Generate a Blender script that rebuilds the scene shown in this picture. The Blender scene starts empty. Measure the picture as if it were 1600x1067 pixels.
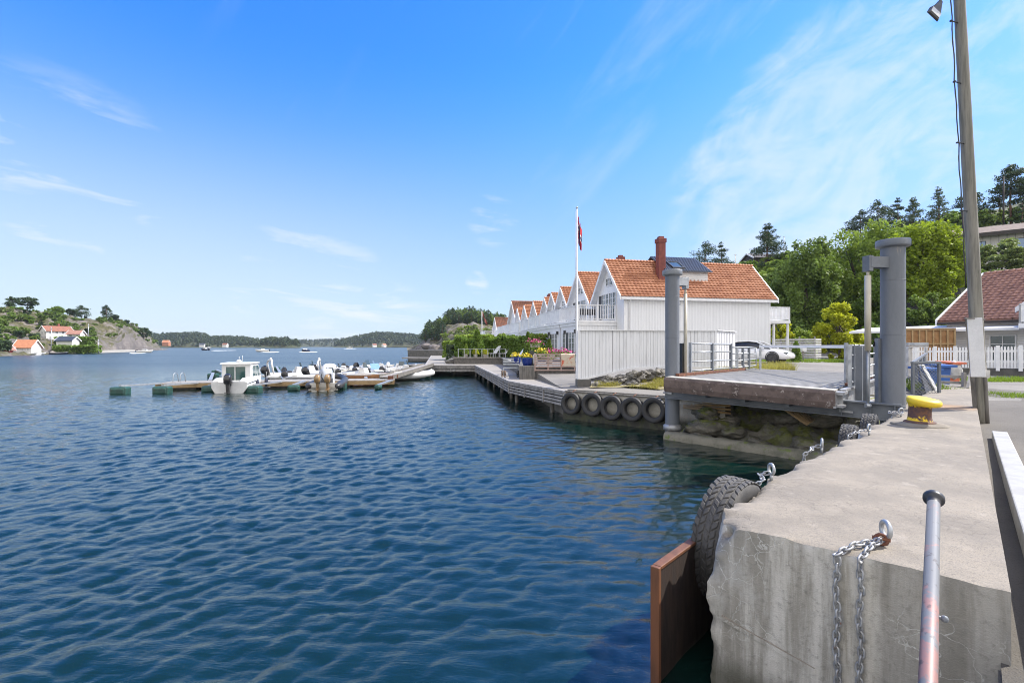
import bpy, bmesh, math, random
import numpy as np
from mathutils import Vector, Matrix, noise
R = math.radians
rnd = random.Random(7)
nrs = np.random.RandomState(5)
S = bpy.context.scene
COL = S.collection
# ------------------------------------------------------------ camera, sky, sun, exposure
F, CX, HY, CZ = 755.6, 800.0, 541.0, 2.65          # focal length (px of a 1600 wide frame), horizon row, eye height over water
cd = bpy.data.cameras.new('camera'); cam = bpy.data.objects.new('camera', cd); COL.objects.link(cam)
cam.location = (0, 0, CZ); cam.rotation_euler = (R(90), 0, 0)
cd.sensor_width = 36; cd.lens = F / 1600 * 36; cd.shift_y = (HY - 533.5) / 1600
cd.clip_start = .05; cd.clip_end = 9000
S.camera = cam
S.view_settings.view_transform = 'Standard'; S.view_settings.look = 'None'
S.cycles.filter_width = 1.0; S.cycles.use_denoising = True; S.cycles.denoising_prefilter = 'ACCURATE'
S.view_settings.exposure = 1.3; S.view_settings.gamma = 1.0
SUN_EL = R(47); SUN_AZ = math.atan2(.97, .23)      # azimuth clockwise from +Y
sdir = Vector((math.sin(SUN_AZ) * math.cos(SUN_EL), math.cos(SUN_AZ) * math.cos(SUN_EL), math.sin(SUN_EL)))
sl = bpy.data.lights.new('sun', 'SUN'); so = bpy.data.objects.new('sun', sl); COL.objects.link(so)
sl.energy = 3.3; sl.angle = R(.5); sl.color = (1, .94, .85)
so.rotation_euler = sdir.to_track_quat('Z', 'Y').to_euler(); so.location = (30, 0, 60)
wd = bpy.data.worlds.new('World'); S.world = wd; wd.use_nodes = True

class NT:
    """tiny node-graph helper"""
    def __init__(s, nt): s.nt = nt; s.n = nt.nodes; s.l = nt.links
    def node(s, t, **kw):
        n = s.n.new(t)
        for k, v in kw.items(): setattr(n, k, v)
        return n
    def put(s, n, i, v):
        if v is None: return
        if hasattr(v, 'is_linked'): s.l.new(v, n.inputs[i])
        else: n.inputs[i].default_value = v
    def math(s, op, a, b=None, c=None, clamp=False):
        n = s.node('ShaderNodeMath', operation=op, use_clamp=clamp)
        s.put(n, 0, a); s.put(n, 1, b); s.put(n, 2, c); return n.outputs[0]
    def vmath(s, op, a, b=None):
        n = s.node('ShaderNodeVectorMath', operation=op); s.put(n, 0, a); s.put(n, 1, b); return n
    def noise(s, vec, scale, detail=5, rough=.55, dist=0):
        n = s.node('ShaderNodeTexNoise'); s.put(n, 'Vector', vec)
        n.inputs['Scale'].default_value = scale; n.inputs['Detail'].default_value = detail
        n.inputs['Roughness'].default_value = rough; n.inputs['Distortion'].default_value = dist
        return n.outputs[0]
    def ramp(s, f, a, b, lo=0., hi=1.):
        n = s.node('ShaderNodeMapRange'); n.interpolation_type = 'SMOOTHSTEP'
        s.put(n, 0, f); n.inputs[1].default_value = a; n.inputs[2].default_value = b
        n.inputs[3].default_value = lo; n.inputs[4].default_value = hi; return n.outputs[0]
    def mix(s, f, a, b, mode='MIX'):
        n = s.node('ShaderNodeMix', data_type='RGBA', blend_type=mode)
        s.put(n, 0, f)
        for i, v in ((6, a), (7, b)):
            if isinstance(v, (tuple, list)): v = tuple(v)[:3] + (1,)
            s.put(n, i, v)
        return n.outputs[2]
    def mapping(s, vec, sc=(1, 1, 1), rot=(0, 0, 0)):
        n = s.node('ShaderNodeMapping'); s.put(n, 0, vec)
        n.inputs['Scale'].default_value = sc; n.inputs['Rotation'].default_value = rot; return n.outputs[0]

def build_world():
    g = NT(wd.node_tree); g.n.clear()
    sky = g.node('ShaderNodeTexSky', sky_type='NISHITA'); sky.sun_disc = False
    sky.sun_elevation = SUN_EL; sky.sun_rotation = SUN_AZ; sky.altitude = 0
    sky.air_density = 1.0; sky.dust_density = .25; sky.ozone_density = 3.0
    tc = g.node('ShaderNodeTexCoord'); d = tc.outputs['Generated']
    sep = g.node('ShaderNodeSeparateXYZ'); g.put(sep, 0, d)
    x, y, z = sep.outputs
    hs = g.node('ShaderNodeHueSaturation'); g.put(hs, 'Color', sky.outputs[0])
    hs.inputs['Saturation'].default_value = 1.34; hs.inputs['Hue'].default_value = .503
    base = hs.outputs[0]
    # thin pale veil low over the horizon, thin cirrus higher up
    dim = g.ramp(z, -.02, .5, .40, .88)
    vm = g.vmath('SCALE', g.mix(1., base, (.76, .84, 1.06), 'MULTIPLY')); g.l.new(dim, vm.inputs['Scale']); base = vm.outputs[0]
    veil = g.ramp(z, .0, .52, .66, 0.)
    col = g.mix(veil, base, (1.75, 2.3, 2.75))
    def D(px, py): return Vector(((px - CX) / F, 1, (HY - py) / F)).normalized()
    def blob(px, py, r):
        v = g.vmath('DOT_PRODUCT', d, tuple(D(px, py))).outputs['Value']
        return g.ramp(v, math.cos(r), 1 - (1 - math.cos(r)) * .12)
    def streak(ang, sa, sb, seed, dist=.6):
        c, s_ = math.cos(ang), math.sin(ang)
        a = g.math('ADD', g.math('MULTIPLY', x, c * sa), g.math('MULTIPLY', z, s_ * sa))
        b = g.math('ADD', g.math('MULTIPLY', x, -s_ * sb), g.math('MULTIPLY', z, c * sb))
        cb = g.node('ShaderNodeCombineXYZ'); g.put(cb, 0, a); g.put(cb, 1, b); g.put(cb, 2, g.math('ADD', g.math('MULTIPLY', y, sa), seed))
        return g.noise(cb.outputs[0], 1.0, 8, .62, dist)
    n1 = streak(.5, 4.2, 7.5, 3.1, 1.3); n1b = streak(.4, 9, 17, 9.0, 1.0)
    n2 = streak(-.08, 5, 26, 1.7, .5)
    n3 = streak(.75, 1.5, 7, 6.3, .3)
    def mx(a, b): return g.math('MAXIMUM', a, b)
    mk = mx(mx(blob(1340, 235, .26), blob(1230, 330, .24)), g.math('MULTIPLY', blob(1440, 120, .2), .75))
    nn = g.math('ADD', g.math('MULTIPLY', n1, .65), g.math('MULTIPLY', n1b, .35))
    c1 = g.math('MULTIPLY', g.ramp(g.math('ADD', nn, g.math('MULTIPLY', mk, .2)), .5, .82), g.ramp(mk, 0, .5))
    ml = mx(mx(blob(90, 310, .2), blob(310, 355, .07)), blob(30, 370, .2))
    c2 = g.math('MULTIPLY', g.ramp(n2, .47, .72), ml)
    mh = mx(mx(blob(560, 505, .16), blob(470, 470, .2)), mx(blob(560, 440, .08), mx(blob(770, 345, .06), blob(745, 442, .03))))
    c3 = g.math('MULTIPLY', g.ramp(n2, .42, .66), mh)
    c4 = g.math('MULTIPLY', g.ramp(n3, .5, .8), g.ramp(x, -.3, .6, .12, .4))
    hz = g.math('MULTIPLY', g.ramp(streak(0, 3, 30, 4.4, .3), .45, .7), g.ramp(z, .02, .16, .55, 0.))
    tot = g.math('ADD', g.math('ADD', g.math('MULTIPLY', c1, .52), g.math('MULTIPLY', c2, .6)), g.math('ADD', g.math('MULTIPLY', c3, .6), g.math('ADD', c4, hz)), clamp=True)
    wide = g.math('MULTIPLY', g.ramp(x, .1, .95, 0, .22), g.ramp(z, .75, .0, .25, 1.))
    tot = mx(tot, g.math('MULTIPLY', g.ramp(x, .25, -.65, 0, .38), g.ramp(z, .42, .02, 0., 1.)))
    tot = mx(tot, wide)
    col = g.mix(tot, col, (2.5, 2.65, 2.85))
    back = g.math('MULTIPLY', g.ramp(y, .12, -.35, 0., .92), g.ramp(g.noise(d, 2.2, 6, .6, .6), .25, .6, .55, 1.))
    col = g.mix(back, col, (5.3, 5.05, 4.75))                 # unseen white cloud added behind the viewer to brighten shaded faces
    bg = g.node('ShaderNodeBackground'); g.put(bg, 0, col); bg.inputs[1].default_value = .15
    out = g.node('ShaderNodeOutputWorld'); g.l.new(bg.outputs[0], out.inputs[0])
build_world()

# ------------------------------------------------------------ placing helpers
def P(px, py, d): return Vector(((px - CX) / F * d, d, CZ - (py - HY) / F * d))
def G(px, py, z):
    d = (CZ - z) * F / (py - HY); return Vector(((px - CX) / F * d, d, z))
QU = Vector((.684, .729, 0)); QW = Vector((-.729, .684, 0)); QO = Vector((2.74, 2.654, 0))
def Q(u, w, z=0): return QO + QU * u + QW * w + Vector((0, 0, z))
def nz(x, y, z=0., s=1.): return noise.noise(Vector((x * s, y * s, z * s)))
def fb(x, y, z=0., s=1., o=4): return noise.fractal(Vector((x * s, y * s, z * s)), 1.0, 2.0, o)

# ------------------------------------------------------------ materials
MATS = {}
def new_mat(name):
    m = bpy.data.materials.new(name); m.use_nodes = True; g = NT(m.node_tree); g.n.clear()
    o = g.node('ShaderNodeOutputMaterial'); b = g.node('ShaderNodeBsdfPrincipled'); g.l.new(b.outputs[0], o.inputs[0])
    tc = g.node('ShaderNodeTexCoord'); MATS[name] = m
    return m, g, b, tc.outputs['Object'], o
def bump(g, b, h, strength=.5, dist=.01):
    n = g.node('ShaderNodeBump'); n.inputs['Strength'].default_value = strength; n.inputs['Distance'].default_value = dist
    g.put(n, 'Height', h); g.l.new(n.outputs[0], b.inputs['Normal'])
def M(name, c1, c2=None, scale=3., rough=.6, bs=0., bscale=40, bd=.01, metal=0., lo=.4, hi=.65, spec=None, sc=(1, 1, 1), c3=None, s3=8, t3=.6, coat=0):
    m, g, b, v, o = new_mat(name)
    vv = g.mapping(v, sc) if sc != (1, 1, 1) else v
    if c2 is None: c2 = tuple(c * .82 for c in c1)
    n = g.noise(vv, scale, 7, .6)
    col = g.mix(g.ramp(n, lo, hi), c1, c2)
    fine = g.noise(vv, scale * 14, 3, .6)
    col = g.mix(g.math('MULTIPLY', g.ramp(fine, .3, .75), .22), col, tuple(c * .6 for c in c1))
    if c3 is not None: col = g.mix(g.ramp(g.noise(vv, s3, 8, .68), t3, t3 + .07), col, c3)
    g.put(b, 'Base Color', col)
    g.put(b, 'Roughness', g.ramp(n, .25, .8, max(.03, rough - .09), min(1, rough + .09)))
    b.inputs['Metallic'].default_value = metal
    if coat: b.inputs['Coat Weight'].default_value = coat; b.inputs['Coat Roughness'].default_value = .05
    if spec is not None: b.inputs['Specular IOR Level'].default_value = spec
    if bs: bump(g, b, g.noise(vv, bscale, 6, .65), bs, bd)
    return m
def M_board(name, c, pitch=.13, groove=.10, axis='xy', rough=.55, wear=.75, depth=.012):
    """painted boards with grooves; axis xy: vertical boards, z: horizontal boards"""
    m, g, b, v, o = new_mat(name)
    sep = g.node('ShaderNodeSeparateXYZ'); g.put(sep, 0, v)
    k = g.math('ADD', sep.outputs[0], sep.outputs[1]) if axis == 'xy' else sep.outputs[2] if axis == 'z' else sep.outputs['xyz'.index(axis)]
    k = g.math('DIVIDE', k, pitch); fr = g.math('FRACT', k); fl = g.math('FLOOR', k)
    tri = g.math('ABSOLUTE', g.math('SUBTRACT', fr, .5))
    gr = g.ramp(tri, .5 - groove * .6, .5 - groove * .15)
    wn = g.node('ShaderNodeTexWhiteNoise', noise_dimensions='1D'); g.put(wn, 'W', fl)
    st = (1, 1, .12) if axis != 'z' else (.12, .12, 1)
    n = g.noise(g.mapping(v, st), 9, 6, .65)
    col = g.mix(g.ramp(n, .45, .8), c, tuple(q * wear for q in c))
    col = g.mix(g.math('MULTIPLY', wn.outputs[0], .16), col, tuple(q * .7 for q in c))
    col = g.mix(g.math('MULTIPLY', gr, .75), col, tuple(q * .33 for q in c))
    g.put(b, 'Base Color', col); b.inputs['Roughness'].default_value = rough
    h = g.math('ADD', g.math('MULTIPLY', gr, -1.), g.math('MULTIPLY', n, .12)); bump(g, b, h, .8, depth)
    return m
def M_leaf(name, c, var=.45, tr=.35, yel=(.0, 0)):
    m, g, b, v, o = new_mat(name)
    gm = g.node('ShaderNodeNewGeometry')
    ri = gm.outputs['Random Per Island']
    big = g.noise(v, .55, 2, .5)
    f = g.math('ADD', g.math('MULTIPLY', ri, .6), g.math('MULTIPLY', g.ramp(big, .3, .7), .4))
    col = g.mix(f, tuple(q * (1 - var) for q in c), tuple(min(1, q * (1 + var)) for q in c))
    g.put(b, 'Base Color', col); b.inputs['Roughness'].default_value = .6; b.inputs['Specular IOR Level'].default_value = .25
    t = g.node('ShaderNodeBsdfTranslucent'); g.put(t, 0, g.mix(.5, col, (c[0] * 1.5, c[1] * 1.5, c[2] * .6)))
    mx = g.node('ShaderNodeMixShader'); mx.inputs[0].default_value = tr
    g.l.new(b.outputs[0], mx.inputs[1]); g.l.new(t.outputs[0], mx.inputs[2]); g.l.new(mx.outputs[0], o.inputs[0])
    return m
def M_rock(name, c1, c2, moss=None, scale=.6, mossz=.55, mlo=.42, bd=.08, crack=1.):
    m, g, b, v, o = new_mat(name)
    n = g.noise(v, scale, 9, .65, .5); n2 = g.noise(g.mapping(v, (1, 1, 2.6), (.4, .3, 0)), scale * 2.3, 8, .7, 1.2)
    col = g.mix(g.ramp(n, .35, .65), c1, c2)
    col = g.mix(g.math('MULTIPLY', g.ramp(n2, .56, .42), .6), col, tuple(q * .38 for q in c1))
    if moss:
        gm = g.node('ShaderNodeNewGeometry'); sep = g.node('ShaderNodeSeparateXYZ'); g.put(sep, 0, gm.outputs['Normal'])
        f = g.math('MULTIPLY', g.ramp(sep.outputs[2], mossz - .25, mossz + .25), g.ramp(g.noise(v, scale * 1.7, 7, .65), mlo, mlo + .12))
        mc = g.mix(g.ramp(g.noise(v, scale * 5, 4), .35, .65), moss, tuple(q * .5 for q in moss))
        col = g.mix(f, col, mc)
    g.put(b, 'Base Color', col); b.inputs['Roughness'].default_value = .85
    bump(g, b, g.math('ADD', n2, g.math('MULTIPLY', g.noise(v, scale * 16, 5, .7), .3)), .9, bd)
    return m
def M_tide(name, c1, c2, z0, z1):
    m, g, b, v, o = new_mat(name); n = g.noise(v, 3, 8, .65); sep = g.node('ShaderNodeSeparateXYZ'); g.put(sep, 0, v)
    col = g.mix(g.ramp(n, .38, .64), c1, c2); col = g.mix(g.math('MULTIPLY', g.ramp(g.noise(v, 45, 4), .5, .68), .5), col, tuple(q * .5 for q in c1))
    wet = g.ramp(g.math('ADD', sep.outputs[2], g.math('MULTIPLY', n, .35)), z1, z0)
    col = g.mix(wet, col, g.mix(g.ramp(g.noise(v, 6, 5), .4, .6), (.022, .022, .016), (.045, .05, .02)))
    g.put(b, 'Base Color', col); g.put(b, 'Roughness', g.ramp(wet, 0, 1, .9, .45)); bump(g, b, g.noise(v, 25, 6, .7), .7, .02); return m
M_tide('concrete_tide', (.4, .38, .335), (.3, .285, .25), .42, .72)
def M_flat(name, c, rough=.5, metal=0., emit=0):
    return M(name, c, tuple(q * .9 for q in c), 6, rough, metal=metal)
def M_glass(name, c=(.03, .045, .05)):
    m, g, b, v, o = new_mat(name)
    g.put(b, 'Base Color', g.mix(g.noise(v, 2.5, 3), c, tuple(q * 2.2 for q in c)))
    b.inputs['Roughness'].default_value = .06; b.inputs['Specular IOR Level'].default_value = .8
    return m

# ------------------------------------------------------------ mesh building
ORG = {}
class MB:
    def __init__(s): s.v = []; s.f = []; s.m = []; s.s = []
    def add(s, vs, fs, mi=0, sm=False):
        o = len(s.v); s.v += [tuple(q) for q in vs]
        for f in fs: s.f.append(tuple(i + o for i in f)); s.m.append(mi); s.s.append(sm)
        return s
    def obox(s, o, ax, ay, az, mi=0):
        o, ax, ay, az = map(Vector, (o, ax, ay, az))
        if ax.cross(ay).dot(az) < 0: ax, ay = ay, ax
        vs = [o, o + ax, o + ax + ay, o + ay, o + az, o + ax + az, o + ax + ay + az, o + ay + az]
        return s.add(vs, [(0, 3, 2, 1), (4, 5, 6, 7), (0, 1, 5, 4), (1, 2, 6, 5), (2, 3, 7, 6), (3, 0, 4, 7)], mi)
    def box(s, c, size, rz=0, mi=0, rot=None):
        c = Vector(c); m = rot if rot is not None else Matrix.Rotation(rz, 3, 'Z')
        ax, ay, az = m @ Vector((size[0], 0, 0)), m @ Vector((0, size[1], 0)), m @ Vector((0, 0, size[2]))
        return s.obox(c - (ax + ay + az) / 2, ax, ay, az, mi)
    def bar(s, p0, p1, w, h, mi=0, up=(0, 0, 1)):
        p0, p1 = Vector(p0), Vector(p1); d = p1 - p0
        side = d.cross(Vector(up))
        if side.length < 1e-6: side = Vector((1, 0, 0))
        side.normalize(); u = side.cross(d).normalized()
        return s.obox(p0 - side * w / 2 - u * h / 2, d, side * w, u * h, mi)
    def tube(s, pts, r, n=8, mi=0, caps=True, sm=True):
        pts = [Vector(p) for p in pts]; k = len(pts)
        rs = [r] * k if not isinstance(r, (list, tuple)) else list(r)
        vs = []; t0 = (pts[1] - pts[0]).normalized()
        a = t0.cross(Vector((0, 0, 1)))
        if a.length < .01: a = t0.cross(Vector((1, 0, 0)))
        a.normalize()
        for i in range(k):
            t = (pts[min(i + 1, k - 1)] - pts[max(i - 1, 0)])
            if t.length < 1e-9: t = t0
            t.normalize(); a = a - t * a.dot(t)
            if a.length < 1e-6: a = t.orthogonal()
            a.normalize(); b = t.cross(a)
            for j in range(n):
                an = 2 * math.pi * j / n
                vs.append(pts[i] + (a * math.cos(an) + b * math.sin(an)) * rs[i])
        fs = [(i * n + j, i * n + (j + 1) % n, (i + 1) * n + (j + 1) % n, (i + 1) * n + j) for i in range(k - 1) for j in range(n)]
        s.add(vs, fs, mi, sm)
        if caps:
            o = len(s.v) - k * n
            s.f.append(tuple(o + j for j in range(n - 1, -1, -1))); s.m.append(mi); s.s.append(False)
            s.f.append(tuple(o + (k - 1) * n + j for j in range(n))); s.m.append(mi); s.s.append(False)
        return s
    def loop(s, pts, r, n=8, mi=0):
        """closed tube"""
        pts = [Vector(p) for p in pts]; k = len(pts); vs = []
        nrm = Vector((0, 0, 0))
        for i in range(k): nrm += (pts[i] - pts[0]).cross(pts[(i + 1) % k] - pts[0])
        nrm.normalize()
        for i in range(k):
            t = (pts[(i + 1) % k] - pts[i - 1]).normalized(); b = t.cross(nrm)
            for j in range(n):
                an = 2 * math.pi * j / n; vs.append(pts[i] + (nrm * math.cos(an) + b * math.sin(an)) * r)
        fs = [(i * n + j, ((i + 1) % k) * n + j, ((i + 1) % k) * n + (j + 1) % n, i * n + (j + 1) % n) for i in range(k) for j in range(n)]
        return s.add(vs, fs, mi, True)
    def lathe(s, prof, c, n=32, mi=0, m3=None, sm=True):
        c = Vector(c); vs = []
        for r, z in prof:
            for j in range(n):
                a = 2 * math.pi * j / n; p = Vector((r * math.cos(a), r * math.sin(a), z))
                vs.append(c + (m3 @ p if m3 is not None else p))
        k = len(prof)
        return s.add(vs, [(i * n + j, i * n + (j + 1) % n, (i + 1) * n + (j + 1) % n, (i + 1) * n + j) for i in range(k - 1) for j in range(n)], mi, sm)
    def blob(s, c, r, seed=0, sub=3, amp=.25, fr=1.2, mi=0, sm=True, flat=None, rz=0):
        bm = bmesh.new(); bmesh.ops.create_icosphere(bm, subdivisions=sub, radius=1)
        c = Vector(c); r = Vector(r) if not isinstance(r, (int, float)) else Vector((r, r, r)); vs = []
        m = Matrix.Rotation(rz, 3, 'Z')
        for v in bm.verts:
            p = v.co; k = 1 + amp * fb(p.x + seed * 7.3, p.y, p.z, fr, 5)
            if flat: k = round(k / flat) * flat * .5 + k * .5
            q = m @ Vector((p.x * r.x * k, p.y * r.y * k, p.z * r.z * k)); vs.append(c + q)
        fs = [tuple(v.index for v in f.verts) for f in bm.faces]; bm.free()
        return s.add(vs, fs, mi, sm)
    def prism(s, poly, z0, z1, mi=0, side_mi=None):
        n = len(poly)
        ar = sum(poly[i][0] * poly[(i + 1) % n][1] - poly[(i + 1) % n][0] * poly[i][1] for i in range(n))
        if ar < 0: poly = poly[::-1]
        vs = [(p[0], p[1], z0) for p in poly] + [(p[0], p[1], z1) for p in poly]
        s.add(vs, [tuple(range(n - 1, -1, -1)), tuple(range(n, 2 * n))], mi)
        o = len(s.v) - 2 * n
        for i in range(n):
            s.f.append((o + i, o + (i + 1) % n, o + n + (i + 1) % n, o + n + i)); s.m.append(side_mi if side_mi is not None else mi); s.s.append(False)
        return s
    def extr(s, poly, axis_o, ax, ay, az, mi=0, sm=False):
        """polygon given in (ax, ay) coordinates extruded by vector az"""
        o, ax, ay, az = map(Vector, (axis_o, ax, ay, az)); n = len(poly)
        a = [o + ax * p[0] + ay * p[1] for p in poly]; b = [q + az for q in a]
        ar = sum(poly[i][0] * poly[(i + 1) % n][1] - poly[(i + 1) % n][0] * poly[i][1] for i in range(n)) * ax.cross(ay).dot(az)
        if ar < 0: a, b = b, a
        s.add(a + b, [tuple(range(n - 1, -1, -1)), tuple(range(n, 2 * n))], mi)
        oo = len(s.v) - 2 * n
        for i in range(n):
            s.f.append((oo + i, oo + (i + 1) % n, oo + n + (i + 1) % n, oo + n + i)); s.m.append(mi); s.s.append(sm)
        return s
    def grid(s, fn, us, vs_, mi=0, sm=True):
        us, vs_ = list(us), list(vs_); nu, nv = len(us), len(vs_)
        pts = [fn(u, v) for u in us for v in vs_]
        return s.add(pts, [(i * nv + j, (i + 1) * nv + j, (i + 1) * nv + j + 1, i * nv + j + 1) for i in range(nu - 1) for j in range(nv - 1)], mi, sm)
    def build(s, name, mats, parent=None, bevel=0, seg=2):
        me = bpy.data.meshes.new(name)
        off = Vector(ORG.get(parent.name, (0, 0, 0))) if parent else Vector((0, 0, 0))
        me.from_pydata([tuple(Vector(v) - off) for v in s.v], [], s.f)
        for m in (mats if isinstance(mats, (list, tuple)) else [mats]): me.materials.append(MATS[m] if isinstance(m, str) else m)
        me.polygons.foreach_set('material_index', s.m); me.polygons.foreach_set('use_smooth', s.s); me.update()
        o = bpy.data.objects.new(name, me); COL.objects.link(o)
        if parent: o.parent = parent; ORG[o.name] = tuple(off)
        if bevel:
            b = o.modifiers.new('bevel', 'BEVEL'); b.width = bevel; b.segments = seg; b.limit_method = 'ANGLE'; b.angle_limit = R(40)
        return o
def tag(o, label=None, cat=None, group=None, kind=None):
    for k, v in (('label', label), ('category', cat), ('group', group), ('kind', kind)):
        if v: o[k] = v
    return o
def thing(name, label, cat, loc=(0, 0, 0), group=None):
    o = bpy.data.objects.new(name, None); COL.objects.link(o); o.location = loc; o.empty_display_size = .2
    ORG[o.name] = tuple(loc); return tag(o, label, cat, group)
def copy_tree(o, parent=None):
    c = o.copy(); COL.objects.link(c); c.parent = parent
    for ch in list(o.children): copy_tree(ch, c)
    return c
def place(o, loc, rz=0., sc=1.):
    o.location = loc; o.rotation_euler = (0, 0, rz); o.scale = (sc, sc, sc) if isinstance(sc, (int, float)) else sc; return o
def lin(a, b, n): return [a + (b - a) * i / (n - 1) for i in range(n)]

def leaf_obj(name, pts, size, mat, parent=None, asp=.6, up=.35, origin=None, seed=0):
    """cloud of separate leaf-sized quads (each its own island)"""
    rs = np.random.RandomState(seed); pts = np.asarray(pts, float); n = len(pts)
    a = rs.normal(size=(n, 3)); a /= np.linalg.norm(a, axis=1)[:, None]
    nn = rs.normal(size=(n, 3)); nn[:, 2] += up * 2; nn /= np.linalg.norm(nn, axis=1)[:, None]
    a -= nn * (a * nn).sum(1)[:, None]; a /= np.linalg.norm(a, axis=1)[:, None]
    b = np.cross(nn, a); sz = size * rs.uniform(.6, 1.35, n)[:, None]
    a *= sz; b *= sz * asp
    off = np.array(ORG.get(parent.name, (0, 0, 0)) if parent else (0, 0, 0))
    v = np.empty((n, 4, 3)); c = pts - off
    v[:, 0] = c - a; v[:, 1] = c - b * 1. + a * .1; v[:, 2] = c + a; v[:, 3] = c + b + a * .1
    me = bpy.data.meshes.new(name); me.vertices.add(4 * n); me.vertices.foreach_set('co', v.reshape(-1))
    me.loops.add(4 * n); me.loops.foreach_set('vertex_index', np.arange(4 * n, dtype=np.int32))
    me.polygons.add(n); me.polygons.foreach_set('loop_start', np.arange(0, 4 * n, 4, dtype=np.int32)); me.polygons.foreach_set('loop_total', np.full(n, 4, np.int32))
    me.update(calc_edges=True); me.materials.append(MATS[mat])
    o = bpy.data.objects.new(name, me); COL.objects.link(o)
    if parent: o.parent = parent
    return o
def blades(name, pts, h, w, mat, parent=None, seed=0):
    rs = np.random.RandomState(seed); pts = np.asarray(pts, float); n = len(pts)
    an = rs.uniform(0, 6.283, n); hh = h * rs.uniform(.5, 1.4, n); d = np.stack([np.cos(an), np.sin(an), 0 * an], 1) * (w / 2)
    lean = rs.normal(size=(n, 3)) * .35; lean[:, 2] = 1; tip = pts + lean * hh[:, None]
    v = np.stack([pts - d, pts + d, tip], 1)
    off = np.array(ORG.get(parent.name, (0, 0, 0)) if parent else (0, 0, 0)); v = v - off
    me = bpy.data.meshes.new(name); me.vertices.add(3 * n); me.vertices.foreach_set('co', v.reshape(-1))
    me.loops.add(3 * n); me.loops.foreach_set('vertex_index', np.arange(3 * n, dtype=np.int32))
    me.polygons.add(n); me.polygons.foreach_set('loop_start', np.arange(0, 3 * n, 3, dtype=np.int32)); me.polygons.foreach_set('loop_total', np.full(n, 3, np.int32))
    me.update(calc_edges=True); me.materials.append(MATS[mat])
    o = bpy.data.objects.new(name, me); COL.objects.link(o)
    if parent: o.parent = parent
    return o

# ------------------------------------------------------------ material library
WHITE = (.78, .79, .80)
M_board('white_siding', WHITE, .14, .085, wear=.9); M_board('white_fence_board', (.74, .75, .77), .15, .09)
M_board('white_clap', (.76, .75, .73), .14, .10, 'z'); M_board('grey_siding', (.5, .49, .46), .16, .12)
M('white_paint', (.8, .8, .8), (.7, .71, .72), 2.5, .45)
M('beam_white', (.33, .33, .32), (.27, .27, .26), 4, .6, c3=(.22, .21, .19), s3=6, t3=.64)
M('white_board', (.78, .78, .77), (.68, .68, .67), 3, .6, c3=(.4, .38, .34), s3=9, t3=.68)
M('white_worn', (.54, .535, .52), (.4, .395, .38), 5, .6, c3=(.3, .28, .25), t3=.66)
M('tile_orange', (.45, .19, .095), (.34, .135, .07), 1.8, .75, .4, 30, c3=(.11, .06, .045), s3=4, t3=.62)
M('tile_brown', (.36, .19, .14), (.25, .13, .1), 1.6, .7, .4, 30, c3=(.08, .05, .045), s3=5, t3=.6)
M('tile_old', (.27, .11, .065), (.17, .08, .055), 1.6, .75, .4, 30)
M('chimney_red', (.23, .065, .05), (.16, .05, .04), 5, .8, .4, 60)
M('metal_roof', (.075, .085, .105), (.055, .065, .085), 2, .4, metal=.3)
M('steel_grey', (.15, .165, .185), (.115, .13, .15), 2.2, .5, .25, 50, .004, c3=(.3, .32, .34), s3=6, t3=.72)
M('steel_cap', (.2, .215, .235), (.13, .15, .18), 3, .5, .2, 50, .004, c3=(.05, .055, .06), s3=5, t3=.66)
M('pile_paint', (.15, .165, .19), (.12, .135, .155), 1.6, .5, .25, 50, .004, sc=(1, 1, .3), c3=(.22, .2, .19), s3=10, t3=.64)
M('galv', (.42, .44, .46), (.3, .32, .34), 7, .42, .15, 60, .003, metal=.55)
M('galv_rust', (.38, .39, .4), (.27, .27, .28), 6, .5, .2, 60, .003, metal=.4, c3=(.2, .075, .03), s3=9, t3=.6)
M('rust', (.16, .06, .03), (.09, .04, .028), 7, .8, .5, 60, .004, c3=(.27, .11, .045), s3=10, t3=.58)
M('rust_lip', (.145, .105, .09), (.085, .062, .055), 4.5, .75, .7, 30, .008, c3=(.36, .31, .28), s3=7, t3=.585)
M('deck_steel', (.3, .295, .285), (.22, .22, .215), 2.5, .6, .5, 60, .006)
M('rod_pale', (.5, .47, .38), (.38, .35, .28), 6, .45, sc=(1, 1, .2))
M('dark_metal', (.03, .032, .035), (.045, .045, .05), 5, .45)
M('rubber', (.024, .024, .026), (.04, .039, .038), 5, .7, .35, 70, .004)
M('rubber_worn', (.045, .044, .044), (.09, .086, .08), 4, .75, .5, 60, .006)
M('wood_pole', (.25, .24, .205), (.155, .152, .13), 5, .85, .9, 26, .012, sc=(3, 3, .22), c3=(.055, .06, .045), s3=7, t3=.62)
M('wood_grey', (.3, .285, .265), (.2, .19, .178), 4, .8, .5, 30, .006, sc=(1, 1, .5))
M('wood_weather', (.17, .16, .145), (.1, .095, .088), 6, .85, .7, 30, .006, sc=(2, 2, .3))
M_board('deck_boards', (.27, .25, .22), .14, .07, 'y', .8, .75, .006)
M('slat_grey', (.33, .315, .3), (.2, .19, .185), 5, .8, .4, 30, .004)
M('wood_new', (.36, .2, .085), (.27, .14, .055), 4, .7, .3, 30, .004)
M('wood_tan', (.4, .27, .13), (.3, .2, .1), 4, .7)
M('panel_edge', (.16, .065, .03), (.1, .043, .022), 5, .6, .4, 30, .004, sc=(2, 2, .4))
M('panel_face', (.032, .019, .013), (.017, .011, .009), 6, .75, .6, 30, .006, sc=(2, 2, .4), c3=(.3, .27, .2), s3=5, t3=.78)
M('pink_wood', (.42, .3, .26), (.33, .24, .21), 4, .7)
M('yellow_paint', (.72, .53, .02), (.6, .42, .02), 5, .5, .3, 40, .004)
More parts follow.
